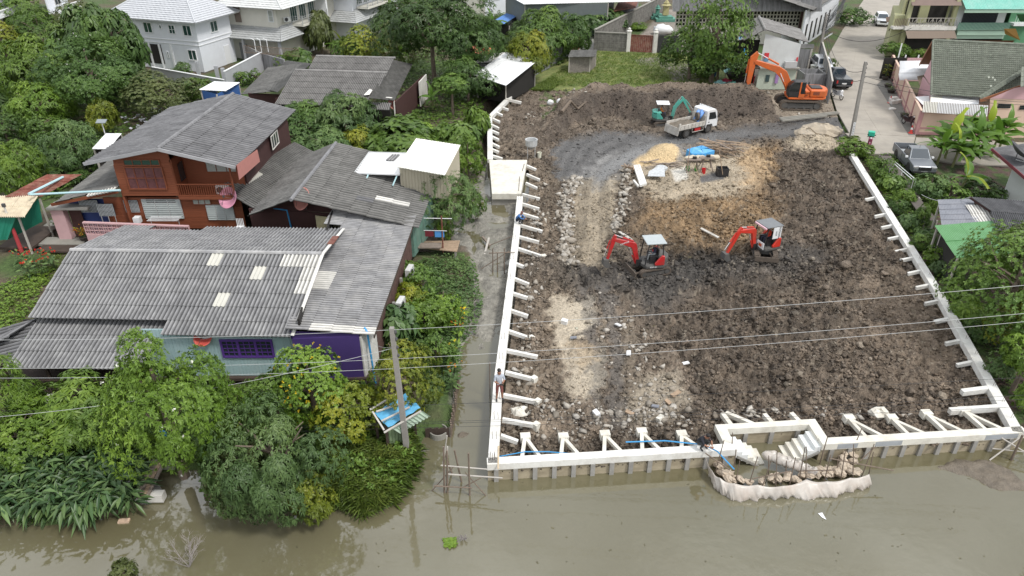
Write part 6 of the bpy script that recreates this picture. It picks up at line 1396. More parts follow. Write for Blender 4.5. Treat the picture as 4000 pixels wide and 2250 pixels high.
LM = {
 'dark': leafmat('dark_leaf', (0.027,0.055,0.014), (0.063,0.123,0.026), (0.134,0.217,0.045)),
 'mid': leafmat('mid_leaf', (0.041,0.084,0.016), (0.095,0.171,0.028), (0.183,0.274,0.050)),
 'bright': leafmat('bright_leaf', (0.056,0.109,0.014), (0.120,0.207,0.024), (0.226,0.331,0.045)),
 'yellow': leafmat('yellow_green_leaf', (0.073,0.108,0.012), (0.171,0.217,0.020), (0.366,0.353,0.035)),
 'olive': leafmat('olive_leaf', (0.049,0.068,0.020), (0.098,0.125,0.036), (0.159,0.182,0.060)),
 'blue': leafmat('grey_green_leaf', (0.044,0.091,0.027), (0.095,0.165,0.049), (0.183,0.268,0.081)),
 'grass': leafmat('grass_blade', (0.067,0.114,0.018), (0.134,0.199,0.034), (0.256,0.296,0.070)),
 'lance': leafmat('lance_leaf', (0.034,0.078,0.027), (0.076,0.142,0.048), (0.146,0.228,0.076), .4),
 'banana': leafmat('banana_leaf', (.060,.130,.018), (.105,.210,.028), (.190,.300,.040), .4, .35),
 'bananay': leafmat('young_banana_leaf', (.20,.27,.02), (.30,.38,.03), (.42,.50,.06), .4, .4),
 'croton': leafmat('croton_leaf', (.30,.04,.01), (.50,.20,.02), (.30,.32,.03)),
 'red': leafmat('red_flower', (.45,.02,.01), (.6,.04,.02), (.6,.1,.05)), 'yel': leafmat('yellow_flower', (.7,.45,.01), (.8,.6,.02), (.85,.7,.05)),
 'white': leafmat('white_flower', (.6,.6,.5), (.75,.75,.68), (.8,.8,.75)), 'brown': leafmat('dead_leaf', (.10,.05,.02), (.17,.08,.04), (.25,.13,.07)),
}
def leaves(name, p, d, nrm, ln, wd, tint, m, droop=.25, fold=.15):
 n = len(p); side = np.cross(d, nrm); side /= np.linalg.norm(side, axis=1, keepdims=True)+1e-9
 up = np.cross(side, d); ln = ln[:, None]; wd = wd[:, None]; z = np.array([0, 0, 1.])
 mid = p+d*ln*.5-z*droop*ln*.18; tip = p+d*ln-z*droop*ln*.75
 a = mid+side*wd*.5-up*wd*fold; b = mid-side*wd*.5-up*wd*fold
 V = np.stack([p, a, tip, b], 1).reshape(-1, 3); k = (np.arange(n)*4)[:, None]
 F = np.concatenate([k+np.array([[0, 1, 2]]), k+np.array([[0, 2, 3]])], 1).reshape(-1, 3)
 c = np.repeat(tint, 4)[:, None]*np.ones((1, 3)); return npmesh(name, V, F, m, c)
def unit(v): return v/(np.linalg.norm(v, axis=1, keepdims=True)+1e-9)
PROTO = {}
KIND = {  # leaf length, width, leaves per rosette, rosette density, rise, droop, lobes
 'mango': (.21, .062, 9, 1.3, -.05, .6, 26), 'rosette': (.175, .055, 10, 1.5, .2, .12, 24), 'broad': (.42, .22, 6, .6, .0, .7, 22),
 'fine': (.12, .06, 10, 1.7, .2, .2, 30), 'wispy': (.20, .045, 9, 1.0, .1, .5, 34), 'big': (.36,.16,7,.7,.2,.5,16), 'bamboo': (.19, .04, 10, 1.4, -.05, .6, 24)}
def crown(kind, R_, seed, mk):
 key = (kind, R_, seed)
 if key not in PROTO:
  rg = np.random.RandomState(seed*7+int(R_*10)); ll, lw, k, dens, rise, droop, nl = KIND[kind]
  cs = unit(rg.normal(size=(nl, 3)))*rg.uniform(.3, .80, (nl, 1)); cs[:, 2] = np.abs(cs[:, 2])*1.15-.38; rs = rg.uniform(.20, .42, nl); cs[0] = 0; rs[0] = .5
  n = int(420*dens*R_*R_**.75)+120; li = rg.randint(0, nl, n); dv = unit(rg.normal(size=(n, 3))+np.array([0, 0, .35])); p = cs[li]+dv*rs[li, None]*rg.uniform(.78, 1.06, (n, 1))
  dd = np.linalg.norm(p[:, None]-cs[None], axis=2)/rs[None]; keep = (dd.min(1) > .70); p, dv, li = p[keep], dv[keep], li[keep]; n = len(p)
  p = p*R_; nrm = unit(dv+unit(p)*.5+np.array([0, 0, .35])); cl = rg.rand(nl)[li]
  P_ = np.repeat(p, k, 0); Nn = np.repeat(nrm, k, 0); t = unit(np.cross(Nn, rg.normal(size=Nn.shape))); d = unit(t+Nn*(rise+rg.uniform(-.25, .45, (len(t), 1)))); fn = unit(Nn+rg.normal(size=Nn.shape)*.25)
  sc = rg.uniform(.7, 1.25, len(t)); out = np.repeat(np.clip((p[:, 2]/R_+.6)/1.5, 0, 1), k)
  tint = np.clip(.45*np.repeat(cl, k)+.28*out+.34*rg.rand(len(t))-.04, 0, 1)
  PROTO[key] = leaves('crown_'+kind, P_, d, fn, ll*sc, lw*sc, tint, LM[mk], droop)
 return PROTO[key]
m_bark = mat('grey_bark', (.16,.125,.095), rough=.9, var=.25, scale=5, bump=.02, bscale=18)
_vn = [0]
def plant(u, vt, vb, wpx, kind, mk, label, cat='tree', z0=-.1, group=None, low=.30, name=None, R_=None, squash=1.0, lean=0.0, flowers=None, offy=0.0):
 _vn[0] += 1; rd = random.Random(_vn[0]*13); wpx *= 1.06
 b = P(u, vb, z0); top = PY(u, vt, b.y).z; h = max(.5, top-z0); wd = wpx/ppm(b.y, z0+h*.6); ch = h*(1-low); rad = wd/2
 if R_ is None: R_ = 1.2 if rad < 1.5 else (2.2 if rad < 2.8 else 3.6)
 t = thing(name or cat.replace(' ', '_'), label, cat, b, rd.uniform(-.3, .3), group)
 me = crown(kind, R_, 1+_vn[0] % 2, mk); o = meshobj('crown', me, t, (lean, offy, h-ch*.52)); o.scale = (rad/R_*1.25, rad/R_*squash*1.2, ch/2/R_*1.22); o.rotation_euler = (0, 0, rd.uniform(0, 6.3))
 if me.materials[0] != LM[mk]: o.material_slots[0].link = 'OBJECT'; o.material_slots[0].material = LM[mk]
 q = MB(); r0 = .04+h*.018; hc = h-ch*.5; q.path([(0,0,-.2), (lean*.3+rd.uniform(-.1,.1),rd.uniform(-.1,.1),hc*.5), (lean*.8,0,hc), (lean,0,hc+ch*.22)], [r0*1.2, r0, r0*.7, r0*.35], 6)
 for i in range(5):
  a = rd.uniform(0, 6.28); z = hc*rd.uniform(.55, 1.0); e = Vector((lean+math.cos(a)*rad*.6, math.sin(a)*rad*.6, hc+ch*rd.uniform(-.1,.25))); s_ = Vector((lean*.7, 0, z)); q.path([s_, s_.lerp(e, .5)+Vector((0,0,.12)), e], [r0*.55, r0*.35, r0*.15], 4)
 q.build('trunk', m_bark, t)
 if flowers:
  fk, nf = flowers; rg = np.random.RandomState(_vn[0]); dv = unit(rg.normal(size=(nf, 3))+np.array([0, -.7, .4])); p = dv*np.array([rad*.86, rad*.86*squash, ch*.46])+np.array([lean, offy, h-ch*.52])
  P_ = np.repeat(p, 6, 0); d = unit(rg.normal(size=P_.shape)+np.array([0,0,.3])); meshobj('flowers', leaves('flowers', P_, d, unit(rg.normal(size=P_.shape)), np.full(len(P_), .085), np.full(len(P_), .06), rg.rand(len(P_)), LM[fk], .1), t)
 return t
T_ = plant
T_(718, 1262, 1850, 450, 'rosette', 'bright', 'big frangipani tree with bright leaf rosettes in front of the stilt house', R_=3.6, low=.0, z0=0, flowers=('white', 10))
T_(1105, 1545, 1960, 440, 'mango', 'blue', 'dense greyish green mango tree leaning over the water right of the frangipani', low=.0, R_=3.6, z0=-.3)
T_(60, 1375, 1700, 290, 'bamboo', 'bright', 'yellow-green bamboo clump in front of the porch at the left edge', low=.05, R_=2.2)
T_(310, 1470, 1700, 330, 'mango', 'bright', 'young mango with yellow-green new leaves below the porch', low=.1, R_=1.5)
T_(500, 1500, 1740, 260, 'rosette', 'mid', 'low leafy shrub left of the frangipani', 'shrub', low=.05, R_=1.5)
T_(110, 1600, 1800, 260, 'fine', 'bright', 'shrub with fine yellow-green sprays above the broad reeds', 'shrub', low=.05, R_=1.5)
T_(1240, 1340, 1660, 330, 'fine', 'bright', 'cassia bush with yellow flowers below the purple wall', 'shrub', low=.1, flowers=('yel', 55), R_=2.2)
T_(1100, 1420, 1700, 230, 'fine', 'mid', 'feathery green bush between frangipani and cassia', 'shrub', low=.1, R_=1.5)
T_(1375, 1475, 1720, 250, 'fine', 'yellow', 'yellow-green bush left of the blue tarpaulin hut', 'shrub', low=.1, R_=1.5)
T_(1590, 1300, 1610, 300, 'fine', 'yellow', 'rounded yellow-green bush right behind the concrete pole', 'shrub', low=.05, R_=2.2)
T_(1230, 1820, 2010, 170, 'rosette', 'yellow', 'low bright bush hanging over the water right of the mango', 'shrub', low=.0, R_=1.2, z0=-.4)
T_(960, 1700, 1930, 220, 'fine', 'olive', 'thin olive bush between frangipani and mango by the water', 'shrub', low=0, R_=1.5, z0=-.4)
T_(1650, 1040, 1170, 150, 'fine', 'mid', 'green shrub below the plank deck in the channel garden', 'shrub', low=0, R_=1.2)
T_(1610, 1080, 1210, 120, 'mango', 'yellow', 'yellow-green mango sapling in the channel garden', 'shrub', low=.1, R_=1.2)
T_(1660, 1140, 1290, 170, 'rosette', 'bright', 'rosette-leaved shrub in the middle of the channel garden', 'shrub', low=0, R_=1.2)
T_(1730, 1120, 1260, 140, 'fine', 'bright', 'bright fine-leaved shrub at the channel edge of the garden', 'shrub', low=0, R_=1.2)
T_(1710, 1290, 1440, 130, 'fine', 'mid', 'soft feathery green bush beside the row of cannas', 'shrub', low=0, R_=1.2)
T_(1555, 1170, 1330, 150, 'broad', 'lance', 'dark shrub in the shade under the grey wing eaves', 'shrub', low=0, R_=1.2)
T_(1590, 1000, 1100, 110, 'broad', 'mid', 'broad-leaved shrub beside the deck steps', 'shrub', low=0, R_=1.2)
T_(1755, 645, 905, 215, 'wispy', 'blue', 'pale green shrub tree hiding the corner of the beige tin room', low=.1, R_=2.2)
T_(1742, 822, 945, 55, 'fine', 'bright', 'narrow upright green conifer beside the laundry deck', low=0, R_=1.2)
T_(1835, 700, 850, 110, 'wispy', 'mid', 'bushy green tree on the bank behind the beige tin room', low=.0, R_=1.2)
T_(1830, 510, 690, 120, 'fine', 'bright', 'yellow-green bush on the upper bank of the side channel', 'shrub', low=0, R_=1.2)
T_(1790, 440, 600, 170, 'broad', 'mid', 'broad-leaved thicket below the papaya tree', 'shrub', low=0, R_=1.5)
T_(1860, 400, 520, 100, 'broad', 'bright', 'leafy bush left of the bent white wall', 'shrub', low=0, R_=1.2)
T_(1360, 320, 580, 240, 'mango', 'blue', 'tall bushy tree standing in front of the taupe cottage', low=.05, R_=2.2)
T_(1200, 385, 590, 260, 'mango', 'dark', 'dark mango tree behind the red house roof', low=.05, R_=2.2)
T_(1265, 470, 640, 190, 'mango', 'blue', 'greyish tree between the two houses', low=.05, R_=1.5)
T_(1415, 475, 620, 170, 'mango', 'yellow', 'small mango tree flushed with yellow new leaves', low=.05, R_=1.5)
T_(1550, 440, 620, 250, 'big', 'mid', 'large-leaved custard apple tree above the white flat roof', low=.1, R_=1.5)
T_(1640, 470, 600, 160, 'big', 'bright', 'light green leafy tree right of the custard apple', low=.1, R_=1.5)
T_(1768, 265, 450, 125, 'rosette', 'mid', 'slender young tree with bare trunk behind the side channel', low=.5, R_=1.5)
T_(1700, -90, 345, 430, 'mango', 'dark', 'huge dark mango tree in the middle of the village', low=.22, R_=3.6)
T_(1840, 0, 345, 260, 'mango', 'dark', 'second dark mango crown merging with the huge one', low=.3, R_=3.6)
T_(1830, 210, 400, 200, 'mango', 'dark', 'lower mango tree in front of the white tin hut', low=.1, R_=2.2)
T_(2060, 92, 325, 172, 'mango', 'yellow', 'round mango tree topped with yellow new leaves by the board fence', low=.18, R_=2.2)
T_(2115, 8, 245, 225, 'mango', 'mid', 'broad green mango tree behind the round yellow one', low=.1, R_=2.2)
T_(2225, 22, 230, 150, 'mango', 'dark', 'dark tree at the bend of the alley', low=.05, R_=2.2)
T_(2040, 60, 230, 120, 'mango', 'dark', 'dark tree left of the broad green mango', low=.05, R_=2.2)
T_(2330, 8, 130, 180, 'broad', 'blue', 'broad-leaved tree over the alley wall at top', low=.05, R_=2.2)
T_(2435, 8, 75, 52, 'broad', 'bright', 'small bright bush on the red shed roof edge', 'shrub', low=.0, R_=1.2)
T_(2160, -25, 60, 120, 'mango', 'dark', 'dark treetop in front of the long factory roof', low=.1, R_=2.2)
T_(2775, -110, 330, 270, 'fine', 'mid', 'tall feathery tamarind tree beside the workers house', low=.02, R_=3.6)
T_(2690, 60, 315, 230, 'fine', 'mid', 'lower left part of the feathery tree over the grass field edge', low=.1, R_=2.2)
T_(2800, 130, 330, 200, 'fine', 'dark', 'dark lower tamarind tree above the wheelie bin', low=.1, R_=2.2)
T_(1560, 30, 260, 210, 'wispy', 'olive', 'hazy olive tree left of the huge mango', low=.05, R_=2.2)
T_(1440, 90, 270, 190, 'fine', 'yellow', 'yellow-green leafy tree behind the taupe cottage', low=.05, R_=2.2)
T_(1370, 110, 250, 110, 'fine', 'mid', 'green tree between the villas and the yellow-green tree', low=.05, R_=1.5)
T_(1260, 15, 215, 90, 'broad', 'olive', 'thin open tree in front of the villa balcony', low=.2, R_=1.5)
T_(1420, 32, 90, 90, 'broad', 'dark', 'dark clipped tree beside the far villa', low=.2, R_=1.5)
T_(1500, -30, 130, 160, 'mango', 'mid', 'green treetops behind the far villa', low=.05, R_=2.2)
T_(1175, 165, 275, 110, 'broad', 'dark', 'dark leafy shrub by the streaked grey wall', 'shrub', low=.0, R_=1.5)
T_(1125, 205, 290, 80, 'fine', 'bright', 'bright green bush at the end of the streaked grey wall', 'shrub', low=.0, R_=1.2)
T_(945, 262, 335, 75, 'fine', 'mid', 'round bush in front of the plain grey wall, left one', 'shrub', low=.0, R_=1.2)
T_(1005, 265, 330, 65, 'fine', 'mid', 'round bush in front of the plain grey wall, middle one', 'shrub', low=.0, R_=1.2)
T_(1052, 265, 318, 45, 'fine', 'bright', 'round bush in front of the plain grey wall, small right one', 'shrub', low=.0, R_=1.2)
T_(715, 232, 310, 75, 'wispy', 'blue', 'small conical shrub against the white villa wall', 'shrub', low=.0, R_=1.2)
T_(90, -40, 110, 200, 'mango', 'mid', 'green treetops between the top left houses', low=.05, R_=2.2)
T_(300, 90, 250, 150, 'broad', 'mid', 'leafy tree below the top left balustrade', low=.05, R_=1.5)
T_(1600, -60, 80, 180, 'fine', 'mid', 'treetops left of the huge mango at the top edge', low=.05, R_=2.2)
T_(1930, 150, 280, 140, 'mango', 'mid', 'mango tree right of the huge one above the orange roof', low=.05, R_=1.5)
T_(500, -60, 380, 220, 'broad', 'dark', 'very large dark breadfruit tree beside the white villa', low=.15, R_=3.6)
T_(400, -20, 330, 190, 'broad', 'blue', 'tall broad-leaved tree left of the breadfruit tree', low=.15, R_=2.2)
T_(400, 105, 445, 340, 'rosette', 'dark', 'large dark tree dotted with white flowers in the grove', low=.1, R_=3.6, flowers=('white', 26))
T_(170, 115, 420, 240, 'mango', 'bright', 'tall mango tree with bright drooping leaves in the grove', low=.1, R_=2.2)
T_(290, 150, 420, 190, 'mango', 'mid', 'green tree between the bright mango and the flowering tree', low=.1, R_=2.2)
T_(500, 150, 420, 170, 'mango', 'dark', 'dark tree right of the flowering tree', low=.05, R_=2.2)
T_(185, 292, 505, 225, 'mango', 'bright', 'round bright green mango tree below the grove', low=.05, R_=2.2)
T_(650, 272, 470, 270, 'fine', 'olive', 'spreading olive-green tree above the rubbish heap', low=.15, R_=2.2)
T_(790, 290, 405, 150, 'mango', 'mid', 'leafy tree left of the blue-walled shed', low=.1, R_=1.5)
T_(412, 368, 530, 105, 'rosette', 'yellow', 'slim young tree with yellow-green leaves by the rubbish heap', low=.05, R_=1.2)
T_(100, 515, 760, 215, 'mango', 'bright', 'rounded mango tree at the left edge above the rusty roof', low=.05, R_=2.2)
T_(305, 450, 680, 215, 'mango', 'blue', 'greyish mango tree left of the red house roof', low=.05, R_=2.2)
T_(185, 430, 560, 150, 'fine', 'mid', 'loose green tree left of the greyish mango', low=.05, R_=1.5)
T_(35, 420, 560, 150, 'fine', 'dark', 'dark low tree at the left edge', low=.0, R_=1.5)
T_(25, 185, 330, 150, 'mango', 'bright', 'bright green tree cut off by the left edge', low=.05, R_=1.5)
T_(30, 55, 230, 170, 'fine', 'yellow', 'yellow-green tree in the upper left corner', low=.05, R_=2.2)
T_(30, 290, 430, 140, 'broad', 'dark', 'dark broad tree at the left edge below the corner', low=.05, R_=1.5)
T_(180, 20, 200, 220, 'wispy', 'mid', 'palm-like feathery clump at top left', low=.0, R_=2.2)
T_(330, -20, 170, 180, 'wispy', 'olive', 'greyish feathery tree in front of the top left houses', low=.0, R_=2.2)
T_(400, 560, 660, 120, 'wispy', 'dark', 'dark undergrowth left of the low white shed', 'shrub', low=.0, R_=1.2)
T_(250, 640, 720, 160, 'mango', 'dark', 'dark thicket above the rusty roof', 'shrub', low=.0, R_=1.5)
T_(500, 640+20, 735, 60, 'fine', 'olive', 'small shrub by the red house left wall', 'shrub', low=.0, R_=1.2) if False else None
T_(3880, 850, 1330, 470, 'fine', 'mid', 'big leafy tree overhanging the right wall', low=.05, R_=3.6)
T_(3960, 800, 1180, 330, 'fine', 'olive', 'olive tree behind the big one at the right edge', low=.05, R_=2.2)
T_(3985, 1080, 1380, 240, 'fine', 'yellow', 'yellow-green foliage at the right edge below the big tree', low=.05, R_=2.2)
T_(3950, 1310, 1530, 150, 'rosette', 'bright', 'potted frangipani with bright rosettes beside the right wall', low=.35, R_=1.2)
T_(3990, 1470, 1600, 90, 'rosette', 'bright', 'low bright shrub at the right wall corner', 'shrub', low=.0, R_=1.2)
T_(3330, 525, 610, 130, 'fine', 'bright', 'bright bush at the foot of the street corner pole', 'shrub', low=.0, R_=1.2)
T_(3440, 610, 700, 90, 'fine', 'mid', 'green bush beside the top end of the right wall', 'shrub', low=.0, R_=1.2)
T_(3620, 660, 780, 130, 'fine', 'blue', 'pale green bush in front of the grey pickup', 'shrub', low=.0, R_=1.2)
T_(3700, 700, 790, 120, 'fine', 'mid', 'green bush below the young banana', 'shrub', low=.0, R_=1.2)
T_(3830, 690, 770, 160, 'fine', 'dark', 'dark bush below the banana clump', 'shrub', low=.0, R_=1.2)
T_(3640, 765, 850, 50, 'rosette', 'bright', 'slim leafy sapling at the grey sheet roof corner', 'shrub', low=.1, R_=1.2)
T_(3585, 790, 890, 60, 'rosette', 'mid', 'slim sapling on the plank walkway', 'shrub', low=.1, R_=1.2)
T_(3480, 152, 235, 95, 'fine', 'mid', 'clipped round tree in front of the yellow terraced house', low=.2, R_=1.5)
T_(3585, 175, 245, 90, 'fine', 'bright', 'bright shrubs behind the brown fence pickets', 'shrub', low=.0, R_=1.2)
T_(3330, 15, 100, 110, 'fine', 'dark', 'dark bushes along the left edge of the road', 'shrub', low=.0, R_=1.5)
T_(3240, 210, 275, 40, 'wispy', 'mid', 'weedy bush behind the leaning board wall', 'shrub', low=.0, R_=1.2)
T_(2480, 85, 115, 90, 'fine', 'bright', 'green weeds inside the back yard wall', 'shrub', low=.0, R_=1.2)
T_(2240, 320, 345, 20, 'fine', 'bright', 'tiny weed tuft on the spoil heap', 'shrub', low=.0, R_=1.2) if False else None
for k, (u, vt, vb, w_) in enumerate([(3430,640,740,110),(3480,700,800,100),(3460,740,840,90),(3510,800,890,100),(3560,880,980,120),(3600,930,1040,120),(3570,860,930,90),(3640,980,1080,130),(3680,1060,1170,140),(3730,1130,1250,150),(3770,1230,1330,130),(3850,1350,1480,130)]):
 T_(u+42, vt+25, vb, w_*.75, ('broad', 'rosette', 'fine')[k % 3], ('mid', 'bright', 'dark', 'blue')[k % 4], ('first second third fourth fifth sixth seventh eighth ninth tenth eleventh twelfth'.split())[k]+' low bush from the street end outside the right retaining wall', 'shrub', low=0, R_=1.2, group='low bushes outside the right wall')
def bleaf(k):
 rd = random.Random(k); V = []; F = []; n = 8; Ln = 1.0
 for i in range(n+1):
  f = i/n; x = f*Ln*.95; z = .55*f-.62*f*f; w_ = .155*math.sin(min(1, f*1.25+.06)*math.pi*.93)**.6 if f > .12 else .012
  w_ *= 1+rd.uniform(-.12, .12); V += [(x, -w_, z-.35*w_), (x, 0, z), (x, w_, z-.35*w_)]
 for i in range(n): a = i*3; F += [(a, a+3, a+4, a+1), (a+1, a+4, a+5, a+2)]
 V = np.array(V); c = np.full((len(V), 3), .5); c[:, 0] = .3+.5*rd.random(); return npmesh('banana_leaf', V, np.array(F), LM['banana'], c)
BL_ = [bleaf(k) for k in range(5)]; m_bstem = mat('banana_stem', (.20,.22,.09), rough=.7, var=.25, scale=4, stretch=(1,1,.3), dirt=(.12,.08,.04), damt=.5)
def banana(label, u, vb, h, n=8, ll=2.0, seed=0, group=None, young=0):
 rd = random.Random(seed); b = P(u, vb, 0); t = thing('banana_plant', label, 'banana plant', b, rd.uniform(0, 6), group)
 MB().path([(0,0,-.1), (rd.uniform(-.1,.1),0,h*.5), (rd.uniform(-.15,.15),.05,h)], [.11, .09, .05], 7).build('stem', m_bstem, t)
 for i in range(n):
  o = meshobj('leaf', BL_[rd.randrange(5)], t, (0, 0, h-.05*i)); a = i*2.4+rd.uniform(-.3, .3); el = rd.uniform(-.5, .22) if i else -1.15; s = ll*rd.uniform(.8, 1.15)
  o.rotation_euler = (rd.uniform(-.5, .5), el, a); o.scale = (s, s, s)
  if i < young: o.material_slots[0].link = 'OBJECT'; o.material_slots[0].material = LM['bananay']
 return t
for k, (u, v, h, l) in enumerate([(3690,620,2.6,2.5),(3745,600,3.0,2.6),(3790,625,2.8,2.5),(3830,590,3.1,2.6),(3870,615,2.4,2.3),(3660,640,2.2,2.2),(3720,650,2.4,2.3),(3900,590,2.8,2.3),(3780,660,2.0,2.3)]): banana('banana plant in the big clump beside the corner wall', u, v, h*.85, 13, l*.92, k+1, 'banana plants in the corner clump', 1 if k % 3 == 0 else 0)
banana('young banana plant with a bright yellow-green new leaf, nearest the grey sheet roof', 3750, 765, 1.7, 8, 2.0, 40, None, 2)
banana('banana plant left of the laundry rack below the big mango', 1690, 425, 1.4, 7, 1.5, 41)
banana('banana clump with upright leaves behind the taupe cottage', 1345, 228, 1.6, 10, 2.8, 42, None, 2)
banana('pale banana plant in front of the villa balcony', 1185, 190, 2.6, 8, 2.4, 43)
banana('banana plant right of the huge mango tree', 1925, 150, 2.2, 9, 2.4, 44)
banana('banana plant with pale leaves between the frangipani and the mango by the water', 1010, 1660, .9, 7, 1.5, 45, None, 3)
banana('low banana plant hidden below the porch', 430, 1640, .7, 6, 1.3, 46)
banana('banana plant beside the cottage ridge end', 1570, 265, 2.0, 7, 2.0, 47)
banana('banana plant at top left among the palms', 200, 170, 2.2, 9, 2.4, 48)
def clump(name, label, cat, b, n, hh, spread, ll, lw, mk, seed, droop=.6, group=None, stems=True, fl=None):
 rg = np.random.RandomState(seed); t = thing(name, label, cat, b, 0, group); a = rg.uniform(0, 6.28, n); r = rg.uniform(0, spread, n); z = hh*rg.uniform(.25, 1, n)
 p = np.stack([np.cos(a)*r*(z/hh), np.sin(a)*r*(z/hh), z], 1); d = unit(np.stack([np.cos(a), np.sin(a), rg.uniform(-.2, .9, n)], 1)); nr = unit(np.stack([-np.cos(a)*.6, -np.sin(a)*.6, np.ones(n)], 1)+rg.normal(size=(n, 3))*.2)
 meshobj('leaves', leaves('leaves', p, d, nr, ll*rg.uniform(.6, 1.2, n), lw*rg.uniform(.7, 1.2, n), rg.rand(n), LM[mk], droop), t)
 q = MB()
 for i in range(0, n, 4): q.tube((p[i][0]*.3, p[i][1]*.3, -.1), tuple(p[i]), .012, 3, cap=False)
 q.build('stems', MATS['stem_green'] if 'stem_green' in MATS else mat('stem_green', (.07,.11,.04), rough=.7, var=.1), t)
 if fl:
  P_ = np.repeat(np.stack([rg.normal(size=6)*.25, rg.normal(size=6)*.25, np.full(6, hh*1.15)], 1), 8, 0); meshobj('flowers', leaves('flowers', P_, unit(rg.normal(size=P_.shape)), unit(rg.normal(size=P_.shape)), np.full(len(P_), .085), np.full(len(P_), .06), rg.rand(len(P_)), LM[fl], .1), t)
 return t
rd = random.Random(9)
NTH = 'first second third fourth fifth sixth seventh eighth ninth tenth eleventh twelfth'.split()
for k in range(68):
 u = 5+(k % 17)*33+rd.uniform(-14, 14); v = (1970,1890,1815,1745)[k//17]+rd.uniform(-20, 26)-(35 if u > 400 else 0)
 clump('reed_clump', 'clump of broad lance-leaved reeds drooping into the canal', 'reeds', P(u, v+40, -.45), 44, 1.4, .8, .74, .17, 'lance', k, .9, 'lance-leaved reeds on the canal edge')
for k, (u, v) in enumerate(((1768,1545),(1772,1510),(1775,1470),(1780,1425),(1790,1380),(1795,1330),(1800,1290),(1805,1250))):
 clump('canna', NTH[k]+' canna clump from the front in the row along the side channel', 'canna', P(u, v, -.25), 26, 1.1, .3, .42, .13, 'blue' if k < 4 else 'bright', 60+k, .3, 'cannas along the side channel', fl=('yel' if k in (3, 6) else ('croton' if k % 4 == 1 else None)))
for k, (u, v) in enumerate(((90,1040),(135,1050),(180,1035),(120,1085),(170,1080),(215,1050))):
 clump('canna', 'red-flowered canna beside the stilt house at left', 'canna', P(u, v, 0), 34, 1.0, .35, .45, .15, 'blue', 80+k, .4, 'red-flowered cannas', fl='red')
for k, (u, v) in enumerate(((1590,1240),(1560,1290),(1610,1300))): clump('canna', 'dark arrow-leaved plant with pink flowers in the shade of the grey wing', 'plant', P(u, v, 0), 40, .9, .5, .55, .2, 'lance', 95+k, .4, 'dark arrow-leaved plants', fl='red' if k != 1 else None)
clump('croton', 'yellow and red croton in a pot by the pink pierced wall', 'potted plant', P(328,930,.3), 90, .8, .45, .26, .09, 'croton', 120, .2)
m_potd = mat('dark_pot', (.05,.04,.035), rough=.7, var=.1); MB().lathe((0,0,-.3), [(.16,0),(.26,.35),(.28,.38),(.2,.38)], 10).build('pot', m_potd, bpy.data.objects['croton'])
clump('plant_rack', 'dark leafy pot plants on the rack by the pink gate pillar', 'potted plants', P(235,880,.3), 120, .7, .8, .25, .12, 'dark', 121, .3)
def scatter(name, label, polys, n, ll, lw, mk, seed, cat, hgt=.15, droop=.4, up=.6, k=5, land=True, z=0):
 rg = np.random.RandomState(seed); out = []
 for pl in polys:
  pp = [P(u, v, z) for u, v in pl]; xs = [p.x for p in pp]; yy = [p.y for p in pp]; a_ = sum(abs(pp[i].x*pp[(i+1) % len(pp)].y-pp[(i+1) % len(pp)].x*pp[i].y) for i in range(1))
  m = int(n*1.0); X_ = rg.uniform(min(xs), max(xs), m*2); Y_ = rg.uniform(min(yy), max(yy), m*2); i_ = inpoly(X_, Y_, [(p.x, p.y) for p in pp]); out.append(np.stack([X_[i_], Y_[i_]], 1)[:m])
 q = np.concatenate(out); hz = land_h(q[:, 0], q[:, 1]) if land else np.full(len(q), z); ok = hz > -.62; q, hz = q[ok], hz[ok]
 cl = fbm(q[:, 0]*.9, q[:, 1]*.9, 3, seed); p = np.column_stack([q, hz+hgt*rg.rand(len(q))*cl*2]); P_ = np.repeat(p, k, 0); a = rg.uniform(0, 6.28, len(P_))
 d = unit(np.stack([np.cos(a), np.sin(a), up*rg.uniform(.3, 1.6, len(P_))], 1)); nr = unit(rg.normal(size=P_.shape)*.3+np.array([0, 0, 1.])-d*.1)
 tint = np.clip(np.repeat(cl, k)*.7+rg.rand(len(P_))*.4-.05, 0, 1); s = rg.uniform(.6, 1.3, len(P_))
 return tag(meshobj(name, leaves(name, P_, d, nr, ll*s, lw*s, tint, LM[mk], droop)), label, cat, kind='stuff')
GZ = [(1470,1250),(1560,1060),(1700,1000),(1850,1010),(1890,1150),(1850,1300),(1800,1420),(1785,1500),(1700,1510),(1500,1450)]
scatter('ground_cover', 'creepers and low leaves covering the channel garden', [GZ], 4200, .13, .09, 'blue', 1, 'ground cover', .35)
scatter('ground_cover', 'low weeds on the bank left of the side channel', [[(1650,620),(1870,440),(1900,600),(1880,760),(1780,900),(1720,960),(1690,800)], [(1560,450),(1800,380),(1880,350),(1880,450),(1700,560)]], 1500, .14, .08, 'bright', 2, 'ground cover', .3)
scatter('ground_cover', 'tangled undergrowth along the canal bank below the stilt house', [[(-40,1500),(600,1500),(1000,1520),(1450,1480),(1600,1700),(1640,1830),(1500,1930),(1250,1960),(900,1960),(620,1850),(300,2000),(-60,2040)]], 6500, .18, .08, 'mid', 3, 'ground cover', .5)
scatter('ground_cover', 'weeds and creepers outside the right retaining wall', [[(3330,560),(3400,610),(3560,620),(3640,780),(3660,900),(3760,1080),(4040,1500),(4060,1680),(4020,1660),(3700,1100)]], 6500, .15, .09, 'mid', 4, 'ground cover', .45)
scatter('ground_cover', 'bright creepers by the upper right wall', [[(3340,560),(3420,640),(3520,780),(3600,900),(3560,920),(3420,720)]], 1400, .15, .10, 'bright', 5, 'ground cover', .5)
scatter('ground_cover', 'low green plants on the lawn left of the stilt house', [[(-20,1110),(120,1060),(230,1020),(130,1200),(40,1300),(-30,1420)]], 1400, .13, .1, 'bright', 6, 'ground cover', .25)
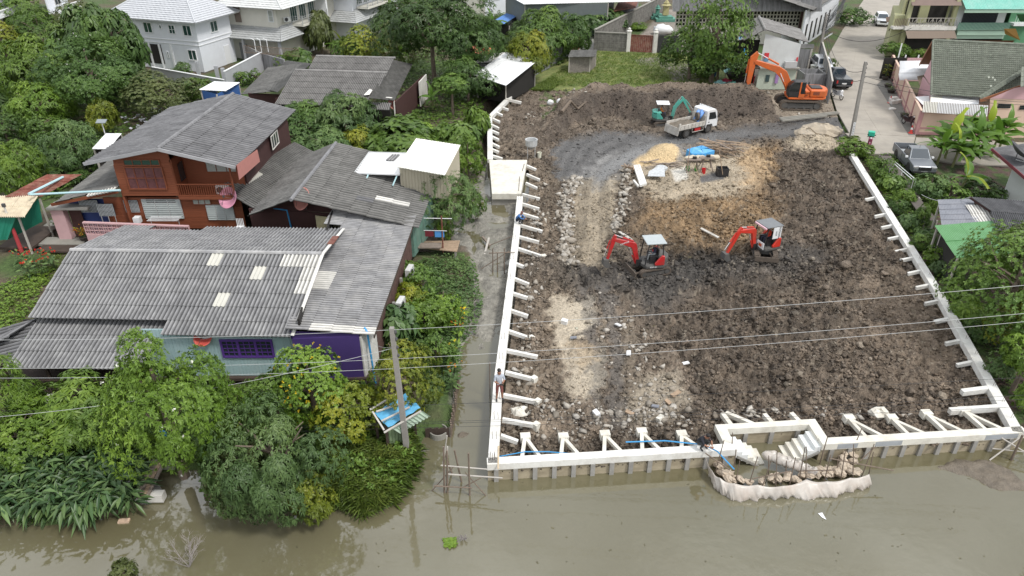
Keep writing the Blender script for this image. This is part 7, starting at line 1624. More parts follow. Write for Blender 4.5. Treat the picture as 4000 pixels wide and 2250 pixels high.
scatter('ground_cover', 'undergrowth filling the ground between the village trees', [[(0,180),(560,330),(900,330),(1000,420),(700,560),(400,760),(0,800)], [(1100,290),(1900,150),(1900,430),(1560,520),(1100,700)], [(1850,60),(2300,60),(2250,230),(1990,320)]], 5200, .30, .16, 'mid', 7, 'ground cover', .6)
scatter('grass', 'short patchy grass on the lawn left of the stilt house', [[(0,1180),(150,990),(330,960),(380,1000),(150,1120),(60,1300),(-30,1500)]], 3500, .14, .02, 'grass', 8, 'grass', .03, .2, 1.6, 6)
scatter('grass', 'long arching grass on the canal point below the concrete pole', [[(1290,1700),(1440,1650),(1560,1640),(1640,1740),(1650,1840),(1570,1950),(1420,2010),(1290,1960)]], 3200, .55, .035, 'grass', 9, 'grass', .35, .9, 1.3, 6)
scatter('grass', 'grass on the open field behind the spoil heap', [[(2080,345),(2160,290),(2330,205),(2650,212),(2850,338),(2400,338),(2180,338)], [(2000,390),(2160,300),(2200,320),(2060,420)]], 5200, .32, .04, 'grass', 10, 'grass', .08, .4, 1.6, 5)
scatter('grass', 'roadside grass around the grey pickup', [[(3480,605),(3560,612),(3700,700),(3640,800),(3560,720)]], 2200, .16, .03, 'grass', 11, 'grass', .04, .3, 1.5, 5)
def twigs(label, u, vb, hh, n, seed, cc=(.30,.27,.26)):
 rd = random.Random(seed); t = MB(); b = P(u, vb, -.62)
 def br(p, d, l, r, k):
  e = p+d*l; t.tube(p, e, r, 4, r*.6, False)
  if k:
   for _ in range(3): br(p.lerp(e, rd.uniform(.5, 1)), (d+Vector((rd.uniform(-.8,.8), rd.uniform(-.8,.8), rd.uniform(-.3,.6)))).normalized(), l*.68, r*.6, k-1)
 for i in range(n): a = rd.uniform(0, 6.3); br(b, Vector((math.cos(a)*.6, math.sin(a)*.6, 1)).normalized(), hh*.4, .016, 3)
 return tag(t.build('bare_shrub', mat('bare_twigs', cc, rough=.9, var=.1)), label, 'shrub')
twigs('bare grey leafless shrub standing out of the canal at lower left', 740, 2215, 1.6, 7, 3)
twigs('small tangle of dark twigs floating below the scaffold', 1810, 2110, .35, 7, 5, (.10,.09,.09))
plant(500, 2190, 2290, 110, 'rosette', 'olive', 'top of a small leafy bush at the bottom edge of the view', 'shrub', z0=-.6, low=0, R_=1.2)
scatter('floating_weed', 'small patch of green floating weed by the dark twigs', [[(1735,2105),(1775,2105),(1778,2135),(1740,2135)]], 40, .14, .1, 'bright', 20, 'water weed', .02, .1, .2, 5, False, -.58)
# ================================================================ MACHINES AND VEHICLES
m_tyre = mat('tyre_rubber', (.025,.024,.023), rough=.85, var=.2, scale=6, dirt=(.12,.10,.08), damt=.4, dscale=4)
m_track = mat('muddy_track', (.11,.088,.07), rough=.9, var=.25, scale=5, bump=.01)
m_chrome = mat('polished_rod', (.75,.75,.76), rough=.2, var=0, metal=.6); m_blk = mat('black_plastic', (.02,.02,.022), rough=.5, var=.08, dirt=(.08,.07,.06), damt=.3)
m_seat = mat('black_vinyl', (.03,.03,.032), rough=.6, var=.05); m_mudbody = mat('mud_grey_body', (.085,.083,.08), rough=.7, var=.15, dirt=(.16,.14,.11), damt=.4)
m_cabgl = mat('cab_glass', (.015,.02,.022), rough=.08, var=0, spec=.8)
def xz(pts): return [(a, b) for a, b in pts]
def bev(o, w_=.03, seg=2): m = o.modifiers.new('b', 'BEVEL'); m.width = w_; m.segments = seg; m.limit_method = 'ANGLE'; return o
def track_pair(root, Ln, gauge, tw, h, rz=0.0, m=m_track):
 for s in (-1, 1):
  r = h/2; y = s*gauge/2; prof = []
  for k in range(9): a = -math.pi/2+math.pi*k/8; prof.append((Ln/2-r+r*math.cos(a), r+r*math.sin(a)))
  for k in range(9): a = math.pi/2+math.pi*k/8; prof.append((-Ln/2+r+r*math.cos(a), r+r*math.sin(a)))
  inner = [(x*.93, r+(z-r)*.72) for x, z in prof]
  q = MB(); k0 = len(prof)
  for yy in (y-tw/2, y+tw/2):
   q.v += [(x, yy, z) for x, z in prof]+[(x, yy, z) for x, z in inner]
  n2 = 2*k0
  for i in range(k0):
   j = (i+1) % k0; q.face(i, n2+i, n2+j, j); q.face(k0+i, k0+j, n2+k0+j, n2+k0+i); q.face(i, j, k0+j, k0+i); q.face(n2+i, n2+k0+i, n2+k0+j, n2+j)
  per = 2*(Ln-h)+math.pi*h; ng = int(per/(.19 if h > .7 else .11))
  for i in range(ng):
   d = per*i/ng; st_ = Ln-h
   if d < st_: x, z, an = -st_/2+d, h, 0
   elif d < st_+math.pi*r: a = math.pi/2-(d-st_)/r; x, z, an = st_/2+r*math.cos(a), r+r*math.sin(a), math.pi/2-a
   elif d < 2*st_+math.pi*r: x, z, an = st_/2-(d-st_-math.pi*r), 0.0, 0
   else: a = -math.pi/2-(d-2*st_-math.pi*r)/r; x, z, an = -st_/2+r*math.cos(a), r+r*math.sin(a), math.pi/2-a
   q.box((x, y, z), ((.12 if h > .7 else .07), tw*1.0, .05 if h > .7 else .035), M=Matrix.Rotation(an, 3, 'Y'))
  o = q.build('track', m, root); o.rotation_euler.z = rz
  q = MB(); q.bb(-Ln/2+r, Ln/2-r, y-tw*.28, y+tw*.28, h*.22, h*.72)
  for x in (-Ln/2+r, Ln/2-r): q.tube((x, y-tw*.42, r), (x, y+tw*.42, r), r*.66, 12)
  for i in range(4): x = -Ln/2+h+i*(Ln-2*h)/3; q.tube((x, y-tw*.4, h*.2), (x, y+tw*.4, h*.2), h*.13, 8)
  o = q.build('track_frame', m_mudbody, root); o.rotation_euler.z = rz
 o = MB().bb(-Ln*.22,Ln*.22,-gauge*.42,gauge*.42,h*.4,h*.85).build('undercarriage', m_mudbody, root); o.rotation_euler.z = rz
def plate(root, name, prof, wd, m, y=0.0, b=.02): o = MB().extr(prof, y-wd/2, y+wd/2).build(name, m, root); return bev(o, b, 1)
def text(root, s, p, rot, size, m, name='lettering'):
 cu = bpy.data.curves.new(name, 'FONT'); cu.body = s; cu.size = size; cu.extrude = .004; cu.align_x = 'CENTER'; cu.align_y = 'CENTER'
 o = bpy.data.objects.new(name, cu); COL.objects.link(o); bpy.context.view_layer.update()
 me = bpy.data.meshes.new_from_object(o); bpy.data.objects.remove(o); me.materials.clear(); me.materials.append(m)
 o = bpy.data.objects.new(name, me); COL.objects.link(o); o.parent = root; o.location = p; o.rotation_euler = rot; return o
def cyl(root, a, b, r, m, frac=.55, name='hydraulic_cylinder'):
 a, b = vec(a), vec(b); c = a.lerp(b, frac); o = MB().tube(a, c, r, 8).build(name, m, root); MB().tube(c, b, r*.5, 6).build('rod', m_chrome, o); return o
m_or = mat('excavator_orange', (.60,.12,.02), rough=.5, var=.1, dirt=(.22,.13,.08), damt=.5, dscale=1.2)
ex = thing('excavator', 'large orange crawler excavator with black cab parked by the workers house', 'excavator', P(3112,416,0), R(174))
track_pair(ex, 4.35, 2.35, .62, .98)
MB().lathe((0,0,.9), [(.7,0),(.7,.25)], 14).build('slew_ring', m_blk, ex)
bd = [(-2.65,-.7),(-2.75,0),(-2.65,.7),(-2.2,1.25),(1.35,1.35),(1.45,.2),(1.45,-.3),(1.3,-1.3),(-2.2,-1.25)]
bev(MB().prism(bd, 1.12, 1.32).build('deck', m_or, ex), .04)
bev(MB().prism([(-2.7,-.65),(-2.8,0),(-2.7,.65),(-2.3,1.22),(-.75,1.22),(-.75,-1.22),(-2.3,-1.22)], 1.33, 2.15).build('engine_cover', m_or, ex), .16, 3)
bev(MB().bb(-.73,1.2,-1.3,-.35,1.33,1.95).build('side_tank', m_or, ex), .08); bev(MB().bb(-.73,-.25,-.33,1.2,1.33,2.0).build('rear_cover', m_or, ex), .06)
bev(MB().bb(-2.1,-.95,-.55,.75,2.13,2.26).build('engine_hood', m_blk, ex), .05); MB().bb(-1.75,-1.1,1.215,1.235,1.62,1.95).build('vent_panel', mat('rust_brown_vent', (.22,.06,.03), rough=.8, var=.1), ex)
MB().tube((-1.0,-.7,2.1), (-1.0,-.7,2.5), .06, 8).build('exhaust', m_blk, ex)
cb = plate(ex, 'cab', [(-.2,1.33),(-.2,3.02),(1.05,3.02),(1.45,2.6),(1.55,1.9),(1.45,1.33)], 1.0, m_blk, .82, .08)
MB().extr([(.45,2.0),(.45,2.88),(1.0,2.88),(1.32,2.52),(1.4,2.0)], 1.325, 1.335).build('door_glass', m_cabgl, cb); MB().extr([(-.08,1.75),(-.08,2.85),(.22,2.85),(.22,1.75)], 1.325, 1.335).build('side_glass', m_cabgl, cb)
MB().extr([(.26,1.33),(.26,2.95),(.40,2.95),(.40,1.33)], 1.32, 1.345).build('cab_pillar', m_or, cb); MB().extr([(-.2,1.33),(-.2,1.72),(.26,1.72),(.26,1.33)], 1.32, 1.342).build('cab_skirt', m_or, cb)
MB().quad((1.1,.4,2.99), (1.1,1.25,2.99), (1.5,1.25,2.55), (1.5,.4,2.55)).build('front_glass', m_cabgl, cb)
bp_ = [(.85,1.65),(1.0,2.5),(1.75,3.75),(2.6,4.25),(5.15,4.85),(5.35,4.7),(5.2,4.45),(3.0,3.65),(2.3,3.05),(1.6,2.0),(1.25,1.45)]
plate(ex, 'boom', bp_, .46, m_or, -.05, .03)
plate(ex, 'stick', [(4.95,5.5),(5.15,5.75),(5.75,5.15),(5.8,4.6),(5.75,2.5),(5.6,2.1),(5.35,2.15),(5.15,4.3)], .36, m_or, -.05)
cyl(ex, (2.7,-.05,4.45), (5.1,-.05,5.6), .10, m_or, .5); cyl(ex, (1.3,-.38,1.6), (2.45,-.38,3.6), .09, m_or, .55); cyl(ex, (1.3,.28,1.6), (2.45,.28,3.6), .09, m_or, .55); cyl(ex, (5.85,-.05,4.9), (5.95,-.05,2.5), .08, m_or, .6)
plate(ex, 'bucket', [(5.35,2.2),(5.95,2.3),(6.15,1.6),(5.9,1.1),(5.5,1.2),(5.25,1.6)], .95, m_mudbody, -.05)
text(ex, 'ZAXIS', (-.42,1.24,1.78), (R(90),0,R(180)), .26, m_blk); ex.scale = (.95,.95,.95); text(ex, '200', (-.42,1.24,1.54), (R(90),0,R(180)), .2, m_blk)
def mini(label, p, rz, base, main, canopy, boom, stickbot, rzu, rot=.0, dark=m_mudbody):
 t = thing('compact_excavator', label, 'excavator', p, rz); track_pair(t, 2.15, 1.22, .33, .52, base)
 MB().lathe((0,0,.5), [(.35,0),(.35,.12)], 12).build('slew_ring', m_blk, t)

 q = MB(); q.box((1.45,0,.30), (.07,1.55,.34)); o = q.build('dozer_blade', m_track, t); o.rotation_euler.z = base
 q = MB(); q.beam((.5,-.3,.3), (1.42,-.5,.28), .07, .1); q.beam((.5,.3,.3), (1.42,.5,.28), .07, .1); o = q.build('blade_arm', m_track, t); o.rotation_euler.z = base
 pl_ = [(-.95,-.4),(-1.02,0),(-.95,.4),(-.6,.74),(.55,.74),(.78,.3),(.78,-.3),(.55,-.74),(-.6,-.74)]
 bev(MB().prism(pl_, .60, .80).build('deck', dark, t), .03); bev(MB().prism([(-.97,-.4),(-1.04,0),(-.97,.4),(-.62,.73),(-.3,.73),(-.3,-.73),(-.62,-.73)], .81, 1.32).build('engine_cover', dark if main is not m_tl else main, t), .1, 3)
 for s in (-1, 1): plate(t, 'side_cover', [(-.62,.81),(-.62,1.45),(-.42,1.5),(.02,.95),(.0,.81)], .14, main, s*.69, .03)
 MB().bb(-.35,.1,-.3,.28,.81,1.12).build('seat_box', m_blk, t); bev(MB().bb(-.32,.12,-.27,.25,1.12,1.22).build('seat', m_seat, t), .03); bev(MB().bb(-.40,-.30,-.25,.23,1.2,1.7).build('seat_back', m_seat, t), .03)
 for s in (-1, 1): MB().bb(-.1,.25,s*.38-.06,s*.38+.06,.81,1.32).build('control_console', m_blk, t)
 for (x, y) in ((-.55,.6),(-.55,-.6),(.62,.6),(.62,-.6)): MB().beam((x,y,.8), (x*(.9 if x < 0 else .72),y*.95,2.28), .06, .06).build('canopy_post', m_blk, t)
 bev(MB().bb(-.68,.62,-.66,.66,2.28,2.36).build('canopy', canopy, t), .03)
 (x0,z0),(x1,z1),(x2,z2) = boom; sb = stickbot
 MB().bb(.7,1.08,-.14,.14,.5,1.0).build('swing_bracket', m_blk, t)
 u1 = Vector((x1-x0, z1-z0)).normalized(); u2 = Vector((x2-x1, z2-z1)).normalized(); n1 = Vector((u1.y, -u1.x)); n2 = Vector((u2.y, -u2.x)); w1 = .13; w2 = .11
 pr = [(x0-n1.x*w1*.8, z0-n1.y*w1*.8), (x1-n1.x*w1, z1-n1.y*w1), (x1-n1.x*.05+.05, z1+.16), (x2-n2.x*w2, z2-n2.y*w2), (x2+n2.x*w2*.8, z2+n2.y*w2*.8), (x1+n1.x*w1+.06, z1-.18), (x0+n1.x*w1, z0+n1.y*w1)]
 plate(t, 'boom', pr, .20, main, 0, .015)
 d = Vector((sb[0]-x2, sb[1]-z2)).normalized(); n3 = Vector((-d.y, d.x)); up_ = Vector((x2, z2))-d*.32
 plate(t, 'stick', [tuple(up_-n3*.10), tuple(up_+n3*.06), (x2+n3.x*.15, z2+n3.y*.15), (sb[0]+n3.x*.07, sb[1]+n3.y*.07), (sb[0]-n3.x*.07, sb[1]-n3.y*.07), (x2-n3.x*.13, z2-n3.y*.13)], .16, main, 0, .01)
 cyl(t, (x1+u2.x*.1, 0, z1+.24), (up_.x, 0, up_.y), .055, main, .6); cyl(t, (x0+.12, 0, z0-.1), (x1+u2.x*.35, 0, z1-.2), .055, main, .55); cyl(t, (x2+.25, 0, z2-.05), (sb[0]+.2, 0, sb[1]+.35), .045, main, .55)
 plate(t, 'bucket', [(sb[0]-.05,sb[1]+.1),(sb[0]+.25,sb[1]+.12),(sb[0]+.32,sb[1]-.25),(sb[0]+.05,sb[1]-.5),(sb[0]-.25,sb[1]-.42),(sb[0]-.12,sb[1]-.15)], .5, m_mudbody, 0, .01)
 t.scale = (.94,.94,.94); return t
m_rd = mat('machine_red', (.46,.018,.02), rough=.42, var=.12, dirt=(.17,.10,.075), damt=.55, dscale=2); m_rd2 = mat('machine_scarlet', (.56,.035,.02), rough=.42, var=.12, dirt=(.2,.11,.075), damt=.5, dscale=2)
m_tl = mat('machine_teal', (.07,.36,.29), rough=.45, var=.08, dirt=(.25,.3,.25), damt=.5, dscale=2); m_can1 = mat('grey_canopy_top', (.40,.44,.45), rough=.5, var=.04); m_can2 = mat('dark_canopy_top', (.17,.18,.19), rough=.6, var=.08)
k1p = SP(2540,1066); k1p.z = max(k1p.z, -.05)+.02
k1 = mini('red compact excavator with pale grey canopy digging beside the pale track', k1p, R(187), R(10), m_rd, m_can1, ((.95,.75),(1.25,2.05),(2.65,2.5)), (3.0,1.05), 0)
text(k1, 'YANMAR', (1.95,.115,2.24), (R(90),R(-18),R(180)), .15, m_white); text(k1, 'B3B7-29', (.1,.75,.70), (R(90),0,R(180)), .13, m_white)
k2p = SP(2982,992); k2p.z = max(k2p.z, -.05)+.02
k2 = mini('scarlet compact excavator with dark canopy and lettered side panel, right of the other red one', k2p, R(200), R(60), m_rd2, m_can2, ((.95,.75),(1.15,2.0),(2.35,2.1)), (3.1,.55), 0)
MB().bb(-.55,.1,.655,.675,1.45,2.28).build('side_panel', m_white, k2); text(k2, 'RDCLEAN', (-.40,.69,1.86), (R(90),R(90),R(180)), .19, m_blk); text(k2, '110-29', (-.14,.69,1.86), (R(90),R(90),R(180)), .13, m_blk)
MB().box((.72,.35,1.0), (.04,.7,.45)).build('front_board', m_white, k2); MB().box((.745,.35,1.0), (.02,.3,.2)).build('board_mark', mat('brick_orange', (.55,.12,.04), rough=.6, var=.05), k2); MB().bb(.6,.72,-.6,.6,2.2,2.3).build('visor', mat('pale_pink_visor', (.75,.5,.55), rough=.5, var=.03), k2)
k3p = SP(2583,480)
k3 = mini('teal compact excavator with white canopy loading the dump truck', k3p, R(-4), R(20), m_tl, m_white, ((.95,.75),(1.15,1.95),(1.95,2.75)), (2.85,1.35), 0)
bev(MB().prism([(-1.0,-.5),(-1.05,0),(-1.0,.5),(-.6,.73),(-.15,.73),(-.15,-.73),(-.6,-.73)], 1.33, 1.55).build('engine_hood', m_tl, k3), .1, 3)
def wheel(root, x, y, r, w_=.22, m=None, rim=m_alu, side=1):
 o = MB().tube((x, y-w_/2, r), (x, y+w_/2, r), r, 18).build('wheel', m_tyre, root); bev(o, .03, 2)
 q = MB(); q.tube((x, y+side*(w_/2-.01), r), (x, y+side*(w_/2+.012), r), r*.58, 14)
 rr = q.build('rim', rim, o); q = MB()
 for k in range(5): a = k*1.257; q.tube((x+math.cos(a)*r*.33, y+side*(w_/2+.0), r+math.sin(a)*r*.33), (x+math.cos(a)*r*.33, y+side*(w_/2+.018), r+math.sin(a)*r*.33), r*.11, 6)
 q.build('rim_slots', m_blk, o); return o
m_tw = mat('truck_white', (.72,.73,.74), rough=.4, var=.03, dirt=(.5,.47,.42), damt=.3); m_td = mat('dirty_white_steel', (.50,.48,.44), rough=.7, var=.15, scale=3, dirt=(.22,.17,.12), damt=.6, dscale=2.5)
rw_ = P(2678,534,0); fw_ = P(2767,514,0); th = math.atan2(fw_.y-rw_.y, fw_.x-rw_.x); ctr = (rw_+fw_)/2
tp_ = ctr+Vector((-math.sin(th), math.cos(th), 0))*.85; tp_.z = -.12
tk = thing('dump_truck', 'white six-wheel dump truck with muddy load bed on the dark stone road', 'truck', tp_, th)
for y in (-.72, .72): wheel(tk, 1.38, y, .40, .22, None, m_mudbody, -1 if y < 0 else 1); wheel(tk, -1.38, y*1.02, .40, .30, None, m_mudbody, -1 if y < 0 else 1)
MB().bb(-2.3,1.6,-.4,.4,.55,.72).build('chassis', m_blk, tk)
cab_ = plate(tk, 'cab', [(.95,.55),(.95,2.12),(1.12,2.22),(2.0,2.2),(2.2,1.95),(2.38,1.2),(2.38,.55),(1.85,.55),(1.72,.85),(1.05,.85),(.98,.55)], 1.78, m_tw, 0, .06)
for s in (-1, 1): MB().extr([(1.22,1.32),(1.22,1.98),(1.95,1.95),(2.16,1.42),(2.1,1.28)], s*.893, s*.903).build('side_glass', m_cabgl, cab_); MB().bb(1.2,1.36,s*.9-.01,s*.9+.01,1.02,1.09).build('door_handle', m_blk, cab_); MB().box((2.32,s*1.05,1.62), (.06,.14,.34)).build('mirror', m_blk, tk)
MB().quad((2.07,-.8,2.1), (2.07,.8,2.1), (2.37,.82,1.3), (2.37,-.82,1.3)).build('windscreen', m_cabgl, cab_); MB().bb(2.36,2.44,-.85,.85,.4,.62).build('bumper', m_blk, tk)
for s in (-.6, .6): MB().box((2.4,s,.78), (.05,.3,.16)).build('headlight', m_chrome, tk)
for s in (-1, 1): bev(MB().bb(-2.35,.8,s*.88-.05,s*.88+.05,.85,1.28).build('side_board', m_td, tk), .01)
for i in range(7): MB().box((-2.2+i*.45,-.95,1.06), (.06,.05,.4)).build('rib', m_td, tk)
MB().bb(-2.35,.8,-.84,.84,.78,.85).build('bed_floor', m_td, tk); MB().bb(.78,.84,-.9,.9,.85,1.75).build('headboard', m_td, tk); bev(MB().box((-2.45,0,.72), (.07,1.85,.72), M=Matrix.Rotation(R(8), 3, 'Y')).build('tailgate', m_td, tk), .01)
MB().box((-2.32,-.88,1.15), (.2,.12,.62)).build('corner_post', m_td, tk); bev(MB().bb(-.35,.35,-.85,-.7,.45,.72).build('tool_box', m_rd, tk), .02)
MB().path([(-.7,-.86,.75),(-.7,-.86,.42),(.7,-.86,.42),(.7,-.86,.75)], .03, 5).build('side_guard', m_td, tk)
q = MB()
for i in range(8): q.blob((1.5,-.7+i*.2,2.36), (.05,.07,.06), 6, 4, .1, i)
for y in (-.8,.8): q.tube((1.5,y,2.2), (1.5,y,2.33), .02, 4)
q.tube((1.5,-.8,2.3), (1.5,.8,2.3), .02, 4); q.build('lamp_rack', m_white, tk)
n_ = 26; Xg, Yg = np.meshgrid(np.linspace(-2.3,.74,n_), np.linspace(-.82,.82,16)); Zg = .95+.32*np.sin((Xg+2.3)/3.04*math.pi)*np.cos(Yg*1.3)+(fbm(Xg*4, Yg*4, 3, 2)-.5)*.25
ix = np.arange(Xg.size).reshape(Xg.shape); Fg = np.stack([ix[:-1,:-1], ix[:-1,1:], ix[1:,1:], ix[1:,:-1]], -1).reshape(-1, 4)
ld = meshobj('soil_load', npmesh('soil_load', np.stack([Xg.ravel(), Yg.ravel(), Zg.ravel()], 1), Fg, m_silt), None); ld.location = tp_; ld.rotation_euler.z = th; tag(ld, 'heap of dark soil loaded on the white dump truck', 'soil heap')
def onto(x, y, z): return tp_+Matrix.Rotation(th, 3, 'Z') @ Vector((x, y, z))
sw_ = thing('spare_wheel', 'muddy spare wheel standing on the load behind the truck cab', 'wheel', onto(.35,-.25,1.25), th+R(70)); MB().tube((0,-.1,.35), (0,.1,.35), .37, 16).build('tyre', m_track, sw_); MB().tube((0,-.11,.35), (0,.11,.35), .2, 12).build('rim', m_grille, sw_)
q = MB(); n1_ = 16
for i in range(n1_+1):
 for j in range(9): f, g = i/n1_, j/8; q.v.append(tuple(onto(.95-.65*f+.05*math.sin(g*17), -.55+1.0*g*.7, 2.05-.75*f*f-.1*math.sin(g*9+f*5)-(.35*f if g < .3 else 0)+.04*math.sin(g*25))))
for i in range(n1_):
 for j in range(8): a = i*9+j; q.face(a, a+1, a+10, a+9)
tag(q.build('blue_tarpaulin', mat('blue_striped_tarp', (.05,.22,.62), rough=.5, var=.5, scale=1, stretch=(14,1,1), dirt=(.5,.65,.8), damt=.6, dscale=1.5)), 'crumpled blue and white striped tarpaulin behind the truck cab', 'tarpaulin')
def paint_(name, c): return mat(name, c, rough=.28, var=.02, metal=.35, dirt=tuple(k*.8+.05 for k in c), damt=.2)
def carbase(label, cat, p, rz, m, kind, name):
 t = thing(name, label, cat, p, rz); W2 = .9
 if kind == 'pickup':
  bev(MB().extr([(-.35,.45),(-.35,1.12),(.95,1.12),(1.25,1.10),(2.45,.98),(2.62,.8),(2.64,.5),(2.55,.40)], -W2, W2).build('body', m, t), .09, 3)
  for s in (-1, 1): bev(MB().extr([(-2.62,.5),(-2.62,1.12),(-.37,1.12),(-.37,.45),(-2.5,.42)], s*W2-(.07 if s > 0 else 0), s*W2+(.07 if s < 0 else 0)).build('bed_side', m, t), .02)
  MB().bb(-2.62,-.37,-.82,.82,.62,.68).build('bed_floor', m_blk, t); bev(MB().bb(-2.66,-2.58,-.88,.88,.6,1.12).build('tailgate', m, t), .02); c0, c1, zt = -.35, 1.25, 1.76; ft, rt = .62, -.22; wb = 1.55
 else:
  bev(MB().extr([(-2.2,.4),(-2.25,1.0),(-2.1,1.08),(1.1,1.06),(2.05,.92),(2.22,.72),(2.22,.42)], -W2, W2).build('body', m, t), .10, 3); c0, c1, zt = -2.15, 1.1, 1.64; ft, rt = .45, -1.8; wb = 1.32
 w1, w2 = .84, .66; zb = 1.08; V = [(c0,-w1,zb),(c1,-w1,zb),(c1,w1,zb),(c0,w1,zb),(rt,-w2,zt),(ft,-w2,zt),(ft,w2,zt),(rt,w2,zt)]
 q = MB(); q.v = V
 for f in ((4,5,6,7),(0,1,5,4),(1,2,6,5),(2,3,7,6),(3,0,4,7)): q.face(*f)
 bev(q.build('cabin', m, t), .05, 2)
 def gl(ids, nm, a=.10, off=.012):
  P_ = [vec(V[i]) for i in ids]; c = sum(P_, Vector())/4; n = (P_[1]-P_[0]).cross(P_[2]-P_[0]).normalized(); n = n if n.dot(c-Vector(((c0+c1)/2,0,1.3))) > 0 else -n
  MB().quad(*[p.lerp(c, a)+n*off for p in P_]).build(nm, m_glassc, t)
 gl((1,2,6,5), 'windscreen'); gl((3,0,4,7), 'rear_window'); gl((0,1,5,4), 'side_window', .13); gl((2,3,7,6), 'side_window', .13)
 for s in (-1, 1): MB().beam(((c0+c1)/2-.05,s*(w1+w2)/2+s*.008,(zb+zt)/2-.22), ((rt+ft)/2-.05,s*w2+s*.03,zt-.06), .07, .03).build('door_pillar', m, t)
 xf_ = 2.64 if kind == 'pickup' else 2.22; xr_ = -2.66 if kind == 'pickup' else -2.25
 for s in (-1, 1):
  for x in (wb, -wb): MB().tube((x,s*.905,.42), (x,s*.80,.42), .45, 16).build('wheel_arch', m_blk, t); wheel(t, x, s*.80, .36, .24, None, m_alu if kind != 'pickup' else m_blk, s)
  bev(MB().box((xf_-.08,s*.66,.86), (.16,.42,.16), rz=-s*.25).build('headlight', m_chrome, t), .02); MB().box((xr_+.0,s*.78,.88), (.06,.16,.32)).build('tail_light', m_rd, t)
  bev(MB().box((c1-.25,s*1.0,1.16), (.12,.2,.15)).build('mirror', m_white if m is not m_dkp else m_blk, t), .02)
  MB().bb(-1.0,1.0,s*.93-.03,s*.93+.03,.36,.44).build('side_step', m_grille, t)
 MB().box((xf_+.005,0,.76), (.05,.95,.26)).build('grille', m_blk, t); MB().box((xf_+.03,0,.50), (.03,.5,.12)).build('number_plate', m_white, t); MB().box((xr_-.03,0,.72), (.03,.5,.12)).build('number_plate', m_white, t)
 bev(MB().box((xf_-.02,0,.46), (.16,1.7,.2)).build('bumper', m_blk if kind == 'pickup' else m, t), .03); bev(MB().box((xr_+.02,0,.46), (.16,1.6,.16)).build('bumper', m_grille, t), .03); return t
m_glassc = mat('car_glass', (.03,.045,.06), rough=.06, var=0, spec=1.0); m_dkp = paint_('dark_blue_grey_paint', (.035,.042,.05)); m_sil = paint_('silver_grey_paint', (.19,.205,.225)); m_cw = paint_('car_white_paint', (.72,.74,.76))
ca1 = carbase('silver grey pickup truck with open black bed parked on the grass', 'pickup truck', (33.35,57.15,.02), R(-98), m_sil, 'pickup', 'pickup_truck')
MB().bb(-2.2,-.5,-.7,.7,.68,.72).build('bed_liner', mat('pale_bed_liner', (.35,.37,.38), rough=.5, var=.05), ca1); MB().tube((.5,0,1.76), (.45,0,2.05), .01, 4).build('aerial', m_blk, ca1)
pk = P(3300,352,0); carbase('dark blue-grey pickup with covered bed seen from behind on the road', 'pickup truck', (pk.x-.05, pk.y+2.5, .04), R(85), m_dkp, 'pickup', 'pickup_truck'); t_ = bpy.data.objects.get('pickup_truck.001')
bev(MB().bb(-2.6,-.4,-.84,.84,1.08,1.17).build('bed_cover', m_dkp, t_), .03)
pk2 = P(3262,300,0); carbase('white car facing the viewer, half hidden behind the dark pickup', 'car', (pk.x+.35, pk.y+8.2, .04), R(-96), m_cw, 'car', 'parked_car')
pk3 = P(3452,108,0); carbase('white sport utility car parked up the road by the yellow terraced house', 'car', (pk3.x+.5, pk3.y+2.3, .04), R(-107), m_cw, 'car', 'parked_car')
pk4 = P(2740,300,0); carbase('dark car mostly hidden under the feathery tree', 'car', (pk4.x+.2, pk4.y+2.0, .02), R(-85), m_dkp, 'car', 'parked_car')
def moto(label, p, rz, c, seatc=m_seat, box=None):
 t = thing('motorcycle', label, 'motorcycle', p, rz); mb = mat('moto_'+str(int(c[0]*100))+str(int(c[2]*100)), c, rough=.35, var=.05)
 for x in (-.62, .62):
  q = MB(); n = 16
  for i in range(n):
   a, b = 2*math.pi*i/n, 2*math.pi*(i+1)/n; q.tube((x+.25*math.cos(a),0,.29+.25*math.sin(a)), (x+.25*math.cos(b),0,.29+.25*math.sin(b)), .045, 5, cap=False)
  o = q.build('wheel', m_tyre, t); q = MB(); [q.tube((x,0,.29), (x+.22*math.cos(k),0,.29+.22*math.sin(k)), .008, 3) for k in range(6)]; q.tube((x,-.06,.29), (x,.06,.29), .05, 8); q.build('hub', m_alu, o)
 bev(MB().extr([(-.75,.55),(-.8,.72),(-.1,.66),(.1,.42),(.35,.45),(.5,.95),(.42,1.0),(.25,.5),(-.1,.32),(-.4,.35)], -.10, .10).build('body', mb, t), .03)
 bev(MB().extr([(-.78,.72),(-.75,.80),(-.1,.78),(.02,.68)], -.12, .12).build('seat', seatc, t), .03); bev(MB().extr([(.42,.35),(.38,.8),(.48,1.0),(.6,.92),(.55,.5)], -.17, .17).build('leg_shield', mb, t), .03)
 MB().beam((.45,0,.98), (.62,0,.29), .06, .08).build('fork', m_alu, t); MB().path([(.3,-.33,1.02),(.42,-.15,1.05),(.42,.15,1.05),(.3,.33,1.02)], .018, 5).build('handlebar', m_blk, t); MB().blob((.52,0,.98), (.09,.09,.08), 8, 5, 0).build('headlamp', m_chrome, t)
 for s in (-1, 1): MB().tube((.38,s*.2,1.05), (.36,s*.28,1.22), .01, 4).build('mirror_stem', m_blk, t); MB().box((.36,s*.29,1.24), (.02,.1,.07)).build('mirror', m_blk, t)
 bev(MB().extr([(.4,.52),(.62,.60),(.85,.5),(.8,.44),(.62,.53)], -.06, .06).build('mudguard', mb, t), .01)
 if box: bev(MB().bb(-1.0,-.5,-.28,.28,.84,1.22).build('delivery_box', box, t), .03); MB().bb(-.98,-.52,-.27,.27,.80,.84).build('box_base', m_blk, t)
 return t
